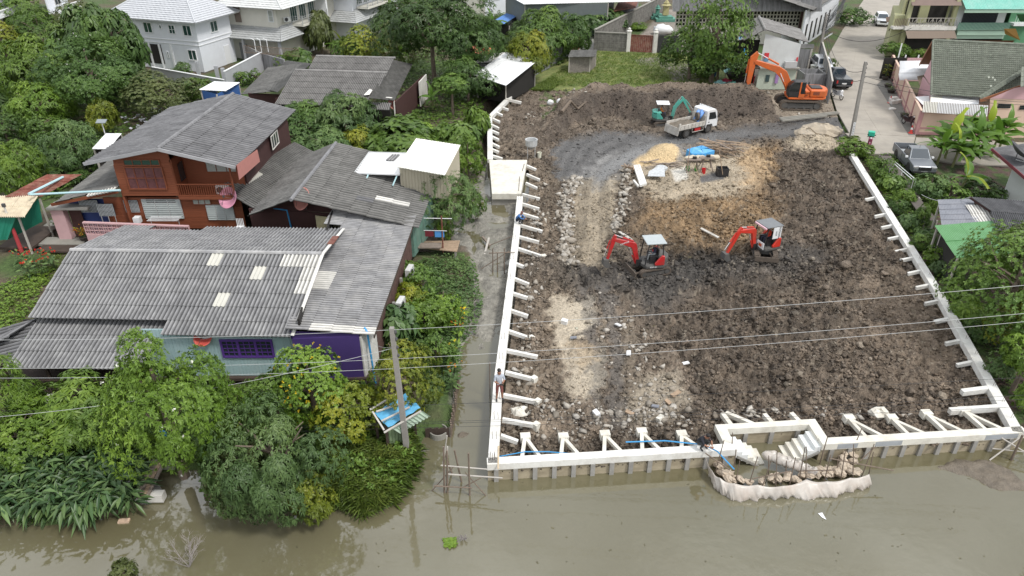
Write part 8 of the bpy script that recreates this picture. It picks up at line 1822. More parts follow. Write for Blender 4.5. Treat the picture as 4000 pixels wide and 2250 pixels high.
moto('white motorcycle parked behind the dark pickup at the road edge', P(3268,385,.05), R(-70), (.65,.66,.68))
moto('black scooter leaning by the pink fence on the street corner', P(3545,490,.06), R(-75), (.05,.02,.025))
moto('pinkish motorcycle with a green delivery box standing by the bush', P(3392,575,.05), R(-115), (.30,.07,.13), m_seat, mat('mint_green_box', (.03,.42,.28), rough=.5, var=.03))
# ================================================================ PEOPLE
m_skin = mat('tanned_skin', (.30,.15,.095), rough=.6, var=.05); m_hair = mat('black_hair', (.012,.010,.010), rough=.6, var=.1)
DG = None
def person(label, p, rz, pose, top, bottom, shoe=m_blk, sleeves='short', shorts=False, s=1.0, hat=None):
 t = thing('person', label, 'person', p, rz); J = {}
 if pose == 'stand':
  J = dict(pel=(0,0,.92), sp=(0,.01,1.12), ch=(0,.01,1.32), nk=(0,0,1.47), hd=(0,-.03,1.57), ht=(0,-.02,1.68), sl=(-.17,0,1.38), el=(-.23,-.05,1.13), wl=(-.06,-.27,1.12), sr=(.17,0,1.38), er=(.23,-.05,1.13), wr=(.08,-.28,1.14), hl=(-.09,0,.88), kl=(-.11,-.03,.48), al=(-.13,.03,.08), tl=(-.15,-.14,.035), hr=(.09,0,.88), kr=(.11,-.03,.48), ar=(.14,.03,.08), tr=(.17,-.14,.035))
 elif pose == 'squat':
  J = dict(pel=(0,.18,.22), sp=(0,.14,.42), ch=(0,-.02,.60), nk=(0,-.12,.70), hd=(0,-.20,.77), ht=(0,-.24,.87), sl=(-.17,-.03,.64), el=(-.22,-.25,.48), wl=(-.07,-.42,.42), sr=(.17,-.03,.64), er=(.22,-.25,.48), wr=(.07,-.44,.42), hl=(-.10,.15,.22), kl=(-.17,-.22,.47), al=(-.13,-.02,.09), tl=(-.14,-.20,.035), hr=(.10,.15,.22), kr=(.17,-.22,.47), ar=(.13,-.02,.09), tr=(.14,-.20,.035))
 else:
  J = dict(pel=(0,.0,.10), sp=(0,.04,.30), ch=(0,.03,.50), nk=(0,0,.65), hd=(0,-.05,.75), ht=(0,-.05,.86), sl=(-.17,.02,.55), el=(-.26,-.06,.30), wl=(-.28,-.30,.28), sr=(.17,.02,.55), er=(.26,-.06,.30), wr=(.28,-.30,.28), hl=(-.10,-.03,.09), kl=(-.14,-.44,.11), al=(-.14,-.50,-.30), tl=(-.15,-.66,-.34), hr=(.10,-.03,.09), kr=(.14,-.44,.11), ar=(.14,-.50,-.30), tr=(.15,-.66,-.34))
 order = list(J); E_ = [('pel','sp'),('sp','ch'),('ch','nk'),('nk','hd'),('hd','ht'),('ch','sl'),('sl','el'),('el','wl'),('ch','sr'),('sr','er'),('er','wr'),('pel','hl'),('hl','kl'),('kl','al'),('al','tl'),('pel','hr'),('hr','kr'),('kr','ar'),('ar','tr')]
 rad = dict(pel=(.15,.12), sp=(.14,.11), ch=(.16,.115), nk=(.055,.055), hd=(.085,.10), ht=(.075,.085), sl=(.065,.065), el=(.048,.048), wl=(.033,.03), sr=(.065,.065), er=(.048,.048), wr=(.033,.03), hl=(.095,.095), kl=(.068,.068), al=(.045,.045), tl=(.04,.03), hr=(.095,.095), kr=(.068,.068), ar=(.045,.045), tr=(.04,.03))
 me = bpy.data.meshes.new('body'); me.from_pydata([J[k] for k in order], [(order.index(a), order.index(b)) for a, b in E_], []); o = bpy.data.objects.new('body', me); COL.objects.link(o)
 sk = o.modifiers.new('s', 'SKIN'); sv = me.skin_vertices[0].data
 for i, k in enumerate(order): sv[i].radius = rad[k]; sv[i].use_root = (k == 'pel')
 su = o.modifiers.new('u', 'SUBSURF'); su.levels = 1; su.render_levels = 1; bpy.context.view_layer.update()
 m2 = bpy.data.meshes.new_from_object(o.evaluated_get(bpy.context.evaluated_depsgraph_get())); bpy.data.objects.remove(o)
 m2.materials.clear()
 for m in (m_skin, top, bottom, shoe): m2.materials.append(m)
 seg = [(vec(J[a]), vec(J[b]), a, b) for a, b in E_]
 for f in m2.polygons:
  c = f.center; best = min(seg, key=lambda q: (c-(q[0]+(q[1]-q[0])*max(0, min(1, (c-q[0]).dot(q[1]-q[0])/((q[1]-q[0]).length_squared))))).length)
  a, b = best[2], best[3]; mi = 0
  if (a, b) in (('pel','sp'),('sp','ch'),('ch','sl'),('ch','sr'),('sl','el'),('sr','er')): mi = 1
  if (a, b) == ('ch','nk'): mi = 1 if (c-best[1]).length > .08 else 0
  if a in ('el','er'): mi = 1 if sleeves == 'long' else 0
  if a in ('pel',) and b in ('hl','hr'): mi = 2
  if a in ('hl','hr'): mi = 2
  if a in ('kl','kr'): mi = 0 if shorts else 2
  if a in ('al','ar'): mi = 3
  f.material_index = mi; f.use_smooth = True
 b = bpy.data.objects.new('body', m2); COL.objects.link(b); b.parent = t; h_ = vec(J['hd']).lerp(vec(J['ht']), .6)
 q = MB(); q.blob(h_+Vector((0,.02,.035)), (.093,.105,.085), 10, 6, .03, 1); q.build('hair' if not hat else 'hat', hat or m_hair, t, True)
 q = MB(); [q.blob(h_+Vector((x,-.10,-.045)), (.013,.008,.008), 6, 4, 0) for x in (-.035,.035)]; q.build('eyes', m_blk, t); MB().blob(h_+Vector((0,-.112,-.075)), (.014,.018,.02), 6, 4, 0).build('nose', m_skin, t); MB().box(h_+Vector((0,-.098,-.115)), (.045,.012,.008)).build('mouth', mat('lips', (.25,.08,.07), rough=.6, var=0), t)
 q = MB(); [q.blob(h_+Vector((x,.0,-.06)), (.012,.02,.03), 6, 4, 0) for x in (-.095,.095)]; q.build('ears', m_skin, t)
 for w_, e_ in (('wl','el'),('wr','er')):
  a = vec(J[w_]); d = (a-vec(J[e_])).normalized(); sd_ = Vector((1,0,0)) if abs(d.x) < .8 else Vector((0,0,1)); sd_ = (sd_-d*sd_.dot(d)).normalized(); nn_ = d.cross(sd_); q = MB(); q.blob(a+d*.05, (.036,.036,.03), 7, 5, 0)
  for i, (of, ln_) in enumerate(((-.028,.062),(-.010,.072),(.010,.068),(.027,.055))): b0 = a+d*.075+sd_*of; b1 = b0+d*ln_*.6; q.path([b0, b1, b1+d*ln_*.35-nn_*ln_*.35], [.010,.009,.007], 5)
  b0 = a+d*.03+sd_*.03; q.path([b0, b0+d*.03+sd_*.02, b0+d*.055+sd_*.015-nn_*.02], [.012,.011,.008], 5); q.build('hand', m_skin, t, True)
 t.scale = (s, s, s); return t
def cloth(n, c): return mat(n, c, rough=.9, var=.08, scale=12)
pm = P(1951,1563,WT+.0); person('man in grey polo shirt and dark red shorts standing on the left wall', pm, R(15), 'stand', cloth('pale_grey_polo', (.42,.46,.52)), cloth('dark_red_shorts', (.20,.07,.06)), m_blk, 'short', True, 1.04)
mp_ = MB().box(pm+Matrix.Rotation(R(15), 3, 'Z') @ Vector((0,-.40,1.20)), (.16,.02,.09)).build('controller', m_blk); tag(mp_, 'small dark controller held by the standing man', 'controller')
pq = P(2033,872,WT+.0); person('worker in a bright blue shirt squatting on the left wall', (pq.x-.1,pq.y,WT), R(70), 'squat', cloth('bright_blue_shirt', (.06,.17,.42)), cloth('dark_trousers', (.03,.035,.05)), m_blk, 'long', False, 1.0, cloth('knit_hat', (.20,.10,.09)))
pq = FR(s1-1.5, FWW*.55, WT); person('worker in dark clothes crouching on the front wall beside the dock', pq, R(35), 'squat', cloth('black_shirt', (.02,.022,.03)), cloth('grey_trousers', (.05,.055,.06)), m_blk, 'short', False, 1.0)
tag(MB().path([pq+Vector((-3.2,.35,.02)), pq+Vector((-1.5,.42,.03)), pq+Vector((.1,.1,.1)), pq+Vector((.55,-.35,.15)), pq+Vector((1.2,-.9,-.35))], .03, 6).build('blue_hose', MATS['blue_pvc']), 'blue hose held by the crouching worker and running along the wall', 'hose')
tag(MB().path([FR(.3,FWW+.1,WT-.1), FR(1.6,FWW+.25,WT-.02), FR(2.6,FWW+.2,WT-.05), FR(3.6,FWW+.05,WT-.1)], .022, 6).build('blue_hose', MATS['blue_pvc']), 'blue hose lying behind the front left end of the wall', 'hose')
def seated(t, label, top, bottom, sl='long'):
 p = t.location+Matrix.Rotation(t.rotation_euler.z, 3, 'Z') @ Vector((-.12,0,1.15)); return person(label, p, t.rotation_euler.z+R(90), 'sit', top, bottom, m_blk, sl, False, .87)
seated(k1, 'operator in navy jacket driving the red excavator with the pale canopy', cloth('navy_jacket', (.025,.025,.05)), cloth('light_grey_trousers', (.28,.30,.31)))
seated(k2, 'operator in red shirt driving the scarlet excavator with the dark canopy', cloth('red_orange_shirt', (.5,.05,.02)), cloth('navy_trousers', (.03,.035,.06)))
seated(k3, 'operator in orange shirt driving the teal excavator', cloth('orange_shirt', (.6,.17,.02)), cloth('navy_trousers', (.03,.035,.06)))
# ================================================================ WORK AREA CLUTTER
def one(mb, name, m, label, cat, group=None, smooth=False): return tag(mb.build(name, m, None, smooth), label, cat, group)
m_wood = mat('raw_boards', (.33,.24,.165), rough=.85, var=.25, scale=5); m_wood2 = mat('grey_boards', (.22,.18,.15), rough=.9, var=.25, scale=5)
rd = random.Random(21)
tarp = [P(2682,583,.7), P(2745,568,.75), P(2792,588,.6), P(2748,600,.45), P(2702,600,.45)]
q = MB(); c_ = sum(tarp, Vector())/5+Vector((0,0,.22)); n_ = 5
for i in range(n_):
 a, b = tarp[i], tarp[(i+1) % n_]
 q.quad(a, b, b.lerp(c_, .5)+Vector((0,0,.12)), a.lerp(c_, .5)+Vector((0,0,.05))); q.quad(a.lerp(c_, .5)+Vector((0,0,.05)), b.lerp(c_, .5)+Vector((0,0,.12)), c_)
 q.quad(a, Vector((a.x,a.y,.1)), Vector((b.x,b.y,.1)), b)
one(q, 'tarpaulin', mat('sky_blue_tarp', (.07,.33,.66), rough=.45, var=.18, scale=3), 'sky blue tarpaulin spread over sacks in the sandy work area', 'tarpaulin')
def woodpile(label, u, v, n, ln, spread, m, ang, seed):
 r = thing('plank_pile', label, 'plank pile', SP(u, v)); rr = random.Random(seed)
 for i in range(n):
  a = ang+rr.uniform(-.7, .7); c = Vector((rr.uniform(-spread, spread), rr.uniform(-spread*.6, spread*.6), .1+.02*i)); d = Vector((math.cos(a), math.sin(a), rr.uniform(-.12, .12)))*ln*rr.uniform(.5, 1)*.5
  MB().beam(c-d, c+d, rr.uniform(.06, .16), .035).build('plank', m if i % 3 else m_wood2, r)
woodpile('untidy pile of planks and poles right of the blue tarpaulin', 2815, 592, 44, 2.8, 1.5, m_wood, -.5, 1)
woodpile('small pile of reddish sticks left of the pale concrete posts', 2465, 668, 20, 1.3, .5, m_wood, 1.9, 2)
woodpile('scatter of broken boards on the bottom of the sand', 2590, 640, 12, 1.5, 1.3, m_wood2, .1, 3)
for i in range(3):
 a, b = P(2478+i*9, 648-i*1, .30), P(2504+i*9, 726-i*3, .30); one(MB().beam(a, b, .17, .17), 'concrete_post', m_cap, 'pale concrete post lying in the row of three beside the stick pile', 'concrete post', 'three concrete posts side by side')
one(MB().beam(P(2475,705,.2), P(2494,728,.2), .14, .14), 'concrete_post', m_cap, 'short concrete post lying just left of the three long ones', 'concrete post')
def frame(label, u, v, h_=1.0):
 r = thing('trestle', label, 'trestle', SP(u, v)); r.location.z = 0
 for sx in (-.35, .35):
  for sy in (-.25, .25): MB().beam((sx*1.5,sy*1.6,0), (sx*.7,sy*.4,h_), .07, .05).build('leg', m_wood2, r)
 MB().box((0,0,h_+.03), (1.2,.5,.08)).build('top', m_wood2, r); MB().box((.1,.05,h_+.16), (.3,.2,.2)).build('tool', m_blk, r); return r
frame('wooden trestle with a tool on it, left one in the work area', 2702, 672); frame('wooden trestle with a tool on it, right one in the work area', 2755, 665)
for (u, v, w_, cc, lb) in ((2748,672,1,(.55,.02,.02),'red bucket standing between the trestles'), (2720,660,1,(.05,.32,.04),'green bucket behind the left trestle'), (2686,660,.9,(.05,.30,.05),'green bucket left of the left trestle'), (2107,610,1.1,(.68,.67,.55),'cream plastic drum beside the steel hopper')):
 p = SP(u, v); t = thing('bucket', lb, 'bucket', p); MB().lathe((0,0,0), [(.14*w_,0),(.17*w_,.42*w_),(.19*w_,.44*w_),(.15*w_,.44*w_),(.12*w_,.05)], 12).build('body', mat('bk%d' % u, cc, rough=.45, var=.05), t); MB().path([(-.17,0,.42),(-.1,0,.6),(.1,0,.6),(.17,0,.42)], .01, 4).build('handle', m_blk, t)
b_ = thing('black_box', 'open black box standing at the right end of the work area', 'box', SP(2820,678)); MB().bb(-.45,.45,-.35,-.3,0,.7).build('side', m_blk, b_); MB().bb(-.45,-.4,-.3,.35,0,.7).build('side', m_blk, b_); MB().bb(.4,.45,-.3,.35,0,.7).build('side', m_blk, b_); MB().bb(-.45,.45,.3,.35,0,.7).build('side', m_blk, b_)
for lb, a, b in (('thin bamboo pole standing at the left of the trestles', (2682,672), (2697,567)), ('thin pole leaning against the left trestle', (2735,698), (2712,640)), ('thin pole standing at the black box', (2823,682), (2806,562)), ('long thin pole sticking out above the plank pile', (2800,592), (2763,538))):
 p = P(*a, .05); q_ = PY(*b, p.y+.1); one(MB().tube(p, q_, .03, 6), 'pole', m_wood, lb, 'pole')
one(MB().quad(P(2560,655,.35), P(2595,645,.5), P(2598,690,.25), P(2530,688,.15), P(2535,668,.3)).blob(P(2580,660,.15), (.6,.4,.35), 8, 5, .1, 2), 'plastic_cover', mat('clear_crumpled_plastic', (.5,.52,.53), rough=.3, var=.2, scale=5), 'crumpled clear plastic and a grey tub on the sand', 'plastic')
q = MB(); [q.blob(P(2690+18*i, 616, .2)+Vector((0,rd.uniform(-.2,.2),0)), (.42,.28,.2), 8, 5, .15, i) for i in range(7)]; o = one(q, 'cement_sacks', mat('cream_sack', (.55,.49,.38), rough=.9, var=.12, scale=3), 'row of cream sacks under the front edge of the blue tarpaulin', 'sacks', None, True); o['kind'] = 'stuff'
q = MB(); c_ = P(3205,525,0);
for k, (dx, dy, s) in enumerate(((0,0,1.5),(-1.6,-.4,.9),(.9,.2,1.0),(-.6,.4,1.1))): q.blob((c_.x+dx, c_.y+dy, .25), (1.1*s, .75*s, .5*s), 12, 7, .18, k)
o = one(q, 'covered_sand_heap', mat('dirty_canvas', (.40,.34,.26), rough=.8, var=.2, scale=2, dirt=(.2,.19,.18), damt=.5, bump=.05, bscale=3), 'sand heap covered with dirty canvas beside the dark stone road', 'covered heap')
hp = thing('concrete_hopper', 'galvanised round concrete hopper on four legs near the square platform', 'hopper', SP(2075,612)); MB().lathe((0,0,.75), [(.12,0),(.5,.35),(.52,.85),(.55,.88),(.46,.86),(.44,.4),(.1,.05)], 14).build('bowl', m_alu, hp)
for a in range(4): x_, y_ = .45*math.cos(a*1.57+.78), .45*math.sin(a*1.57+.78); MB().tube((x_,y_,0), (x_,y_,1.4), .03, 6).build('leg', m_alu, hp)
for i, (a, b, lb) in enumerate((((3045,462),(3272,438),'row of long pale concrete piles edging the dark road, rear one'),((3050,467),(3278,442),'row of long pale concrete piles edging the dark road, middle one'),((3055,472),(3230,452),'row of long pale concrete piles edging the dark road, front one'))): one(MB().beam(P(*a,.16), P(*b,.16), .15, .15), 'concrete_pile', m_walk, lb, 'concrete pile')
one(MB().path([SP(2192,495)+Vector((0,0,.2)), SP(2225,470)+Vector((0,0,.35)), SP(2255,462)+Vector((0,0,.3)), SP(2288,450)+Vector((0,0,.2))], [.18,.14,.12,.05], 7), 'dead_branch', m_bark, 'thick dead tree branch lying on the soil left of the road', 'branch')
for (u0, v0, u1, v1, lb) in ((2420,895,2468,930,'pale plank lying on the soil left of the red excavator'), (2735,905,2805,935,'pale plank lying on the soil between the two red excavators'), (2445,1600,2475,1612,'broken pale plank in the near left corner'), (2625,1545,2655,1530,'short light plank by the near rubble'), (2600,1560,2620,1570,'small broken batten by the near rubble')):
 a, b = SP(u0, v0), SP(u1, v1); one(MB().beam(a+Vector((0,0,.14)), b+Vector((0,0,.14)), .22, .06), 'plank', m_wood if v0 > 1500 else m_td, lb, 'plank')
for (u, v, lb, mm) in ((2240,1318,'grey board lying on the pale clay',m_gs), (2502,803,'small blue-grey sheet lying on the brown soil',m_gs), (2560,1585,'crumpled grey sheet by the near rubble',m_gs), (2205,1255,'white scrap block on the pale clay',m_white), (2415,1262,'white torn bag on the soil',m_white), (2455,1388,'torn white plastic strip on the soil',m_white), (2680,1408,'white scrap of board on the dark soil',m_white), (2330,1620,'white block of rubble wrapped in plastic near the front wall',m_white), (2745,1610,'white crumpled plastic by the landing',m_white), (2580,1635,'big pale stone block behind the front wall',m_stone_ if False else m_capy)):
 p = SP(u, v); one(MB().box(p+Vector((0,0,.14)), (.34,.22,.06 if 'block' not in lb else .34), M=Euler((.2,.1,u)).to_matrix()), 'scrap', mm, lb, 'scrap')
one(MB().blob(SP(3430,1628)+Vector((0,0,.3)), (.42,.32,.26), 9, 6, .28, 3), 'boulder', m_capy, 'big pale boulder behind the right part of the front wall', 'boulder')
one(MB().blob(SP(2032,1605)+Vector((0,0,.15)), (.42,.30,.3), 9, 6, .25, 5), 'boulder', m_capy, 'pale boulder between the raking beams of the left wall', 'boulder')
one(MB().blob(P(2150,400,.2), (.38,.3,.3), 8, 6, .1, 1), 'white_sack', m_white, 'white sack on the spoil, left of a second one', 'sack'); one(MB().blob(P(2185,395,.2), (.34,.28,.28), 8, 6, .1, 2), 'white_sack', m_white, 'white sack on the spoil, right of the first one', 'sack')
one(MB().tube(SP(2922,345)+Vector((0,0,.2)), SP(2935,388)+Vector((0,0,.2)), .07), 'pipe', m_pvc, 'short pale blue pipe sticking out of the cut face of the spoil heap', 'pipe')
one(MB().tube(P(2880,315,.1), P(2905,290,1.2), .04), 'pole', m_grey, 'grey pole leaning in the junk by the workers house', 'pole')
for k, (u, v, cc, lb) in enumerate(((2812,330,(.15,.30,.30),'teal plastic sheet heap by the wheelie bin'),(2835,322,(.3,.03,.06),'dark red bag in the junk heap'),(2860,335,(.06,.2,.17),'dark green tarpaulin heap in front of the workers house'),(2730,345,(.12,.06,.03),'brown hen-like bundle at the edge of the spoil heap'))): one(MB().blob(P(u,v,.3), (.7,.5,.45), 9, 6, .25, k+20), 'junk_heap', mat('jk%d' % k, cc, rough=.8, var=.2), lb, 'junk')
q = MB(); rr = random.Random(4); p0 = P(640,480,0)
for i in range(150): q.box(p0+Vector((rr.gauss(0,2.0), rr.gauss(0,2.2), .15+rr.random()*.45)), (rr.uniform(.15,.6),rr.uniform(.1,.4),.03), M=Euler((rr.uniform(-.5,.5), rr.uniform(-.5,.5), rr.uniform(0,3))).to_matrix())
o = one(q, 'rubbish_heap', mat('white_rubbish', (.60,.60,.66), rough=.7, var=.45, scale=1.5), 'heap of white rubbish among the trees behind the red house', 'rubbish'); o['kind'] = 'stuff'
dk_ = thing('plank_deck', 'pale plank deck over the mud behind the channel garden', 'deck', world=True); q = [P(1618,965,.35), P(1630,945,.35), P(1797,940,.35), P(1785,984,.35)]
for i in range(9):
 a, b = q[3].lerp(q[2], (i+.5)/9), q[0].lerp(q[1], (i+.5)/9); MB().beam(a, b, .16, .05).build('plank', m_wood, dk_)
for p in (q[3], q[2], q[0]): MB().box((p.x-.1,p.y+.1,-.4), (.14,.14,1.4)).build('post', m_walk, dk_)
lr = thing('laundry_rack', 'laundry rack with a dark red cloth and a blue shirt beside the channel', 'laundry rack', world=True)
a, b = P(1655,900,1.6), P(1745,902,1.6); MB().tube(a, b, .02, 5).build('line', m_white, lr); a2_, b2_ = P(1655,852,2.2), P(1765,854,2.2); MB().tube(a2_, b2_, .025, 5).build('line', m_white, lr)
MB().tube((b.x-.3,b.y,0), (b.x-.3,b.y+.1,2.6), .05, 6).build('post', m_rust, lr); MB().box(a+Vector((.35,0,-.22)), (.55,.03,.42)).build('red_cloth', mat('wine_cloth', (.16,.02,.03), rough=.9, var=.1), lr); MB().box(a+Vector((1.0,0,-.25)), (.6,.03,.46)).build('blue_shirt', mat('blue_shirt_cloth', (.08,.28,.62), rough=.9, var=.1), lr)
one(MB().bb(a.x-.4, b.x-.4, a.y-.5, a.y+.2, .55, .62), 'washing_table', m_wood2, 'dark plank table under the laundry rack', 'table')
cr_ = thing('timber_cross', 'two crossed wet timbers lying on the mud flat', 'timber', world=True); MB().beam(P(1893,995,-.4), P(1910,930,-.3), .13, .1).build('timber', m_grey, cr_); MB().beam(P(1885,925,-.3), P(1915,960,-.4), .13, .1).build('timber', m_wood2, cr_)
ht = thing('tarpaulin_hut', 'small hut roofed with bright blue tarpaulin and green sheets by the concrete pole', 'hut', world=True)
z = 1.8; q0_, q1_, q2_, q3_ = P(1462,1614,z), P(1583,1538,z+.25), P(1642,1592,z), P(1517,1670,z-.25); q = MB(); n1_, n2_ = 12, 8
for i in range(n1_+1):
 for j in range(n2_+1): p = q0_.lerp(q1_, i/n1_).lerp(q3_.lerp(q2_, i/n1_), j/n2_); q.v.append((p.x, p.y, p.z+.03*math.sin(i*1.7+j)+.03*math.sin(j*2.3)))
for i in range(n1_):
 for j in range(n2_): a = i*(n2_+1)+j; q.face(a, a+n2_+1, a+n2_+2, a+1)
q.build('tarpaulin', mat('bright_blue_tarp', (.09,.34,.55), rough=.45, var=.18, scale=3), ht, True)
for a, b in ((P(1445,1600,z+.05),P(1570,1528,z+.3)), (P(1500,1690,z-.2),P(1645,1605,z+.1)), (P(1455,1608,z+.1),P(1500,1680,z-.15)), (P(1470,1608,z+.12),P(1585,1570,z+.2)), (P(1490,1645,z+.05),P(1600,1590,z+.15))): MB().beam(a, b, .07, .05).build('batten', m_td, ht)
roof(ht, P(1530,1672,z-.3), P(1650,1605,z-.1), P(1560,1690,z-.7), 3, 1, mat('pale_green_sheet', (.36,.45,.36), rough=.6, var=.1), 3, .03, 10)
for u, v in ((1520,1770), (1570,1745), (1480,1735), (1625,1700)): p = P(u, v, -.1); MB().box((p.x,p.y,.7), (.1,.1,1.6)).build('post', m_fasc, ht)
p, p2 = P(1515,1765,0), P(1575,1745,0); ribwall(ht, p, p2, .3, 1.7, mat('green_streaked_sheet', (.16,.22,.12), rough=.8, var=.2), .12)
one(MB().quad(P(1316,1700,.6), P(1368,1662,1.2), P(1375,1682,1.0), P(1325,1708,.4)), 'red_banner', mat('red_banner', (.55,.02,.03), rough=.6, var=.08), 'torn red banner under the bush left of the blue hut', 'banner')
wb_ = thing('board_revetment', 'dark boards and poles holding the muddy bank by the well rings', 'revetment', world=True)
for a, b in (((1663,1708),(1757,1706)),):
 a, b = P(*a, -.6), P(*b, -.6)
 for i in range(11): c_ = a.lerp(b, (i+.5)/11); MB().box((c_.x,c_.y,-.45), (.1,.05,.7+.06*(i % 3))).build('board', m_fasc, wb_)
for i in range(24): u = 1762+i*1.3; v = 1700-i*9; c_ = P(u, v, -.5); MB().tube((c_.x,c_.y,-1), (c_.x+rd.uniform(-.05,.05),c_.y,.0), .045, 5).build('stake', m_bam, wb_)
siltpatch('mud_bank', [P(1665,1703,-.6),P(1752,1703,-.6),P(1785,1520,-.6),P(1690,1520,-.6)], -.55, .22, 'wet brown mud around the sunken well rings', 'mud bank', 5)
for k, (u, v) in enumerate(((1707,1600),(1712,1672),(1705,1555))): p = P(u, v, -.2); one(MB().lathe((p.x,p.y,-.62), [(.42,0),(.42,.32),(.36,.32),(.36,0)], 20), 'well_ring', m_walk, ('middle','front','rear')[k]+' concrete well ring sunk in the muddy bank', 'well ring')
jt = thing('plank_jetty', 'narrow plank jetty resting on a concrete block at lower left', 'jetty', world=True); MB().beam(P(548,1945,-.1), P(622,1800,.1), .62, .05).build('plank', m_wood2, jt); MB().beam(P(556,1945,-.05), P(628,1800,.13), .14, .05).build('plank', m_wood, jt)
MB().box(P(582,1938,-.35), (1.25,.35,.36)).build('block', m_whw, jt); MB().box(P(640,1815,-.2), (1.0,.3,.3)).build('block', m_walk, jt); MB().lathe(P(590,1955,-.9), [(.5,0),(.5,.45),(.1,.5)], 14).build('pipe_ring', m_pile, jt)
bn = thing('white_bench', 'broken white slatted bench with a plastic bag in the reeds beside the jetty', 'bench', P(505,1935,-.35)); [MB().beam((-.3+i*.09,-.3,.25), (-.1+i*.09,.4,.45), .05,.03).build('slat', m_white, bn) for i in range(5)]; MB().blob((-.15,.35,.55), (.22,.18,.15), 8, 5, .2).build('bag', m_white, bn); MB().bb(-.5,.4,-.35,-.28,.1,.2).build('rail', m_fasc, bn)
one(MB().box(P(484,2035,-.57), (.42,.2,.08), rz=.1), 'floating_box', mat('rusty_cream', (.62,.45,.33), rough=.7, var=.25, scale=5), 'rusty cream box floating at the edge of the reeds', 'box'); one(MB().blob(P(633,1700,.3), (.2,.2,.25), 10, 6, .05), 'blue_barrel', MATS['blue_pvc'], 'blue plastic barrel half hidden in the bushes above the jetty', 'barrel')
rk = thing('drying_rack', 'white drying rack on the red house terrace', 'drying rack', PY(640,850,42.6)); rk.location.z = 1.7; [MB().bb(-1.0,1.0,y-.02,y+.02,.3,.33).build('bar', m_white, rk) for y in (-.3,-.1,.1,.3)]; [MB().beam((s,0,-.6), (s,0,.3), .03, .03).build('leg', m_alu, rk) for s in (-.9,.9)]
ch = thing('plastic_chair', 'white plastic chair back on the terrace behind the grey roof', 'chair', PY(935,885,42.2)); ch.location.z -= .5; MB().bb(-.25,.25,-.25,.25,.4,.45).build('seat', m_white, ch); [MB().box((-.2+i*.1,.25,.7), (.05,.03,.5)).build('slat', m_white, ch) for i in range(5)]; [MB().bb(x-.02,x+.02,y-.02,y+.02,0,.4).build('leg', m_white, ch) for x in (-.22,.22) for y in (-.22,.22)]
one(MB().box(PY(537,858,43.2), (.4,.4,.4)), 'white_cooler', m_white, 'white box standing against the red house wall', 'box')
for k, (u, v, s, mk, hh, lb) in enumerate(((3455,312,1.1,'yellow',1.5,'tall potted palm at the far end of the pink fence'),(3492,322,1.0,'yellow',1.6,'second tall potted plant leaning on the pink fence'),(3467,342,1.2,'olive',.25,'low round plant in a wide pot beside the pink fence'),(3480,362,1.3,'bright',.5,'bushy plant in the biggest pot beside the pink fence'),(3530,458,1.1,'olive',.25,'low plant in a wide bowl beside the black scooter'))):
 p = P(u, v, .05); t = clump('potted_plant', lb, 'potted plant', (p.x, p.y, .3), 46, hh, .25+.1*(hh < .6), .5 if hh > 1 else .28, .07, mk, 200+k, .5); MB().lathe((0,0,-.3), [(.2*s,0),(.34*s,.35),(.36*s,.4),(.28*s,.4)], 12).build('pot', m_potd, t)
m_cone = mat('cone_red', (.55,.05,.04), rough=.5, var=.05)
for lb, (u, v) in (('red and white traffic cone beside the black scooter', (3557,520)), ('red traffic cone by the white blocks at the pink fence', (3475,402))):
 t = thing('traffic_cone', lb, 'traffic cone', P(u, v, .05)); MB().lathe((0,0,0), [(.24,0),(.24,.04),(.15,.05),(.10,.35),(.04,.75)], 10).build('cone', m_cone, t); MB().lathe((0,0,.36), [(.108,0),(.075,.18)], 10).build('white_band', m_white, t)
for k, (u, v) in enumerate(((3492,385),(3505,395),(3490,398))): one(MB().box(P(u, v, .2), (.8,.5,.35), rz=.3), 'white_block', m_whw, ('rear','right','front')[k]+' pale block stacked on the pavement by the pink fence', 'block')
one(MB().blob(P(3486,425,.1), (.35,.25,.15), 8, 5, .2), 'stone', m_whw, 'flat pale stone on the pavement by the pink fence', 'stone')
# ================================================================ POLES AND WIRES
m_pole = mat('concrete_pole', (.27,.255,.235), rough=.85, var=.1, scale=4, dirt=(.16,.15,.14), damt=.4); m_wire = mat('aluminium_wire', (.42,.43,.43), rough=.5, var=0); m_wired = mat('black_cable', (.02,.02,.022), rough=.7, var=0)
def upole(label, b, top, w_=.22, arm=None):
 t = thing('utility_pole', label, 'utility pole', world=True); b = vec(b); top = vec(top)
 q = MB(); d = top-b; k = 0
 for p, s in ((b, w_), (top, w_*.72)): q.v += [(p.x-s/2,p.y-s/2,p.z),(p.x+s/2,p.y-s/2,p.z),(p.x+s/2,p.y+s/2,p.z),(p.x-s/2,p.y+s/2,p.z)]
 for f in ((3,2,1,0),(4,5,6,7),(0,1,5,4),(1,2,6,5),(2,3,7,6),(3,0,4,7)): q.face(*f)
 q.build('shaft', m_pole, t)
 for f in (.80,.86,.92,.97): c_ = b.lerp(top, f); MB().lathe((c_.x+w_*.5,c_.y,c_.z), [(.05,-.06),(.07,0),(.05,.06)], 8).build('insulator', m_grille, t)
 return t
pb = P(1592,1775,-.2); pt = PY(1530,1280,pb.y); t1 = upole('grey concrete utility pole rising from the grassy point at the canal', pb, pt, .24)
pb2 = P(3325,535,0); pt2 = PY(3382,241,pb2.y); t2 = upole('tall concrete utility pole with painted numbers at the street corner', pb2, pt2, .30)
for i, s in enumerate('40261'): c_ = pb2.lerp(pt2, .05+.035*i); MB().box((c_.x,c_.y-.16,c_.z), (.2,.012,.26)).build('number_plate', m_white, t2); text(t2, s, (c_.x-t2.location.x,c_.y-.17,c_.z), (R(90),0,0), .22, m_blk)
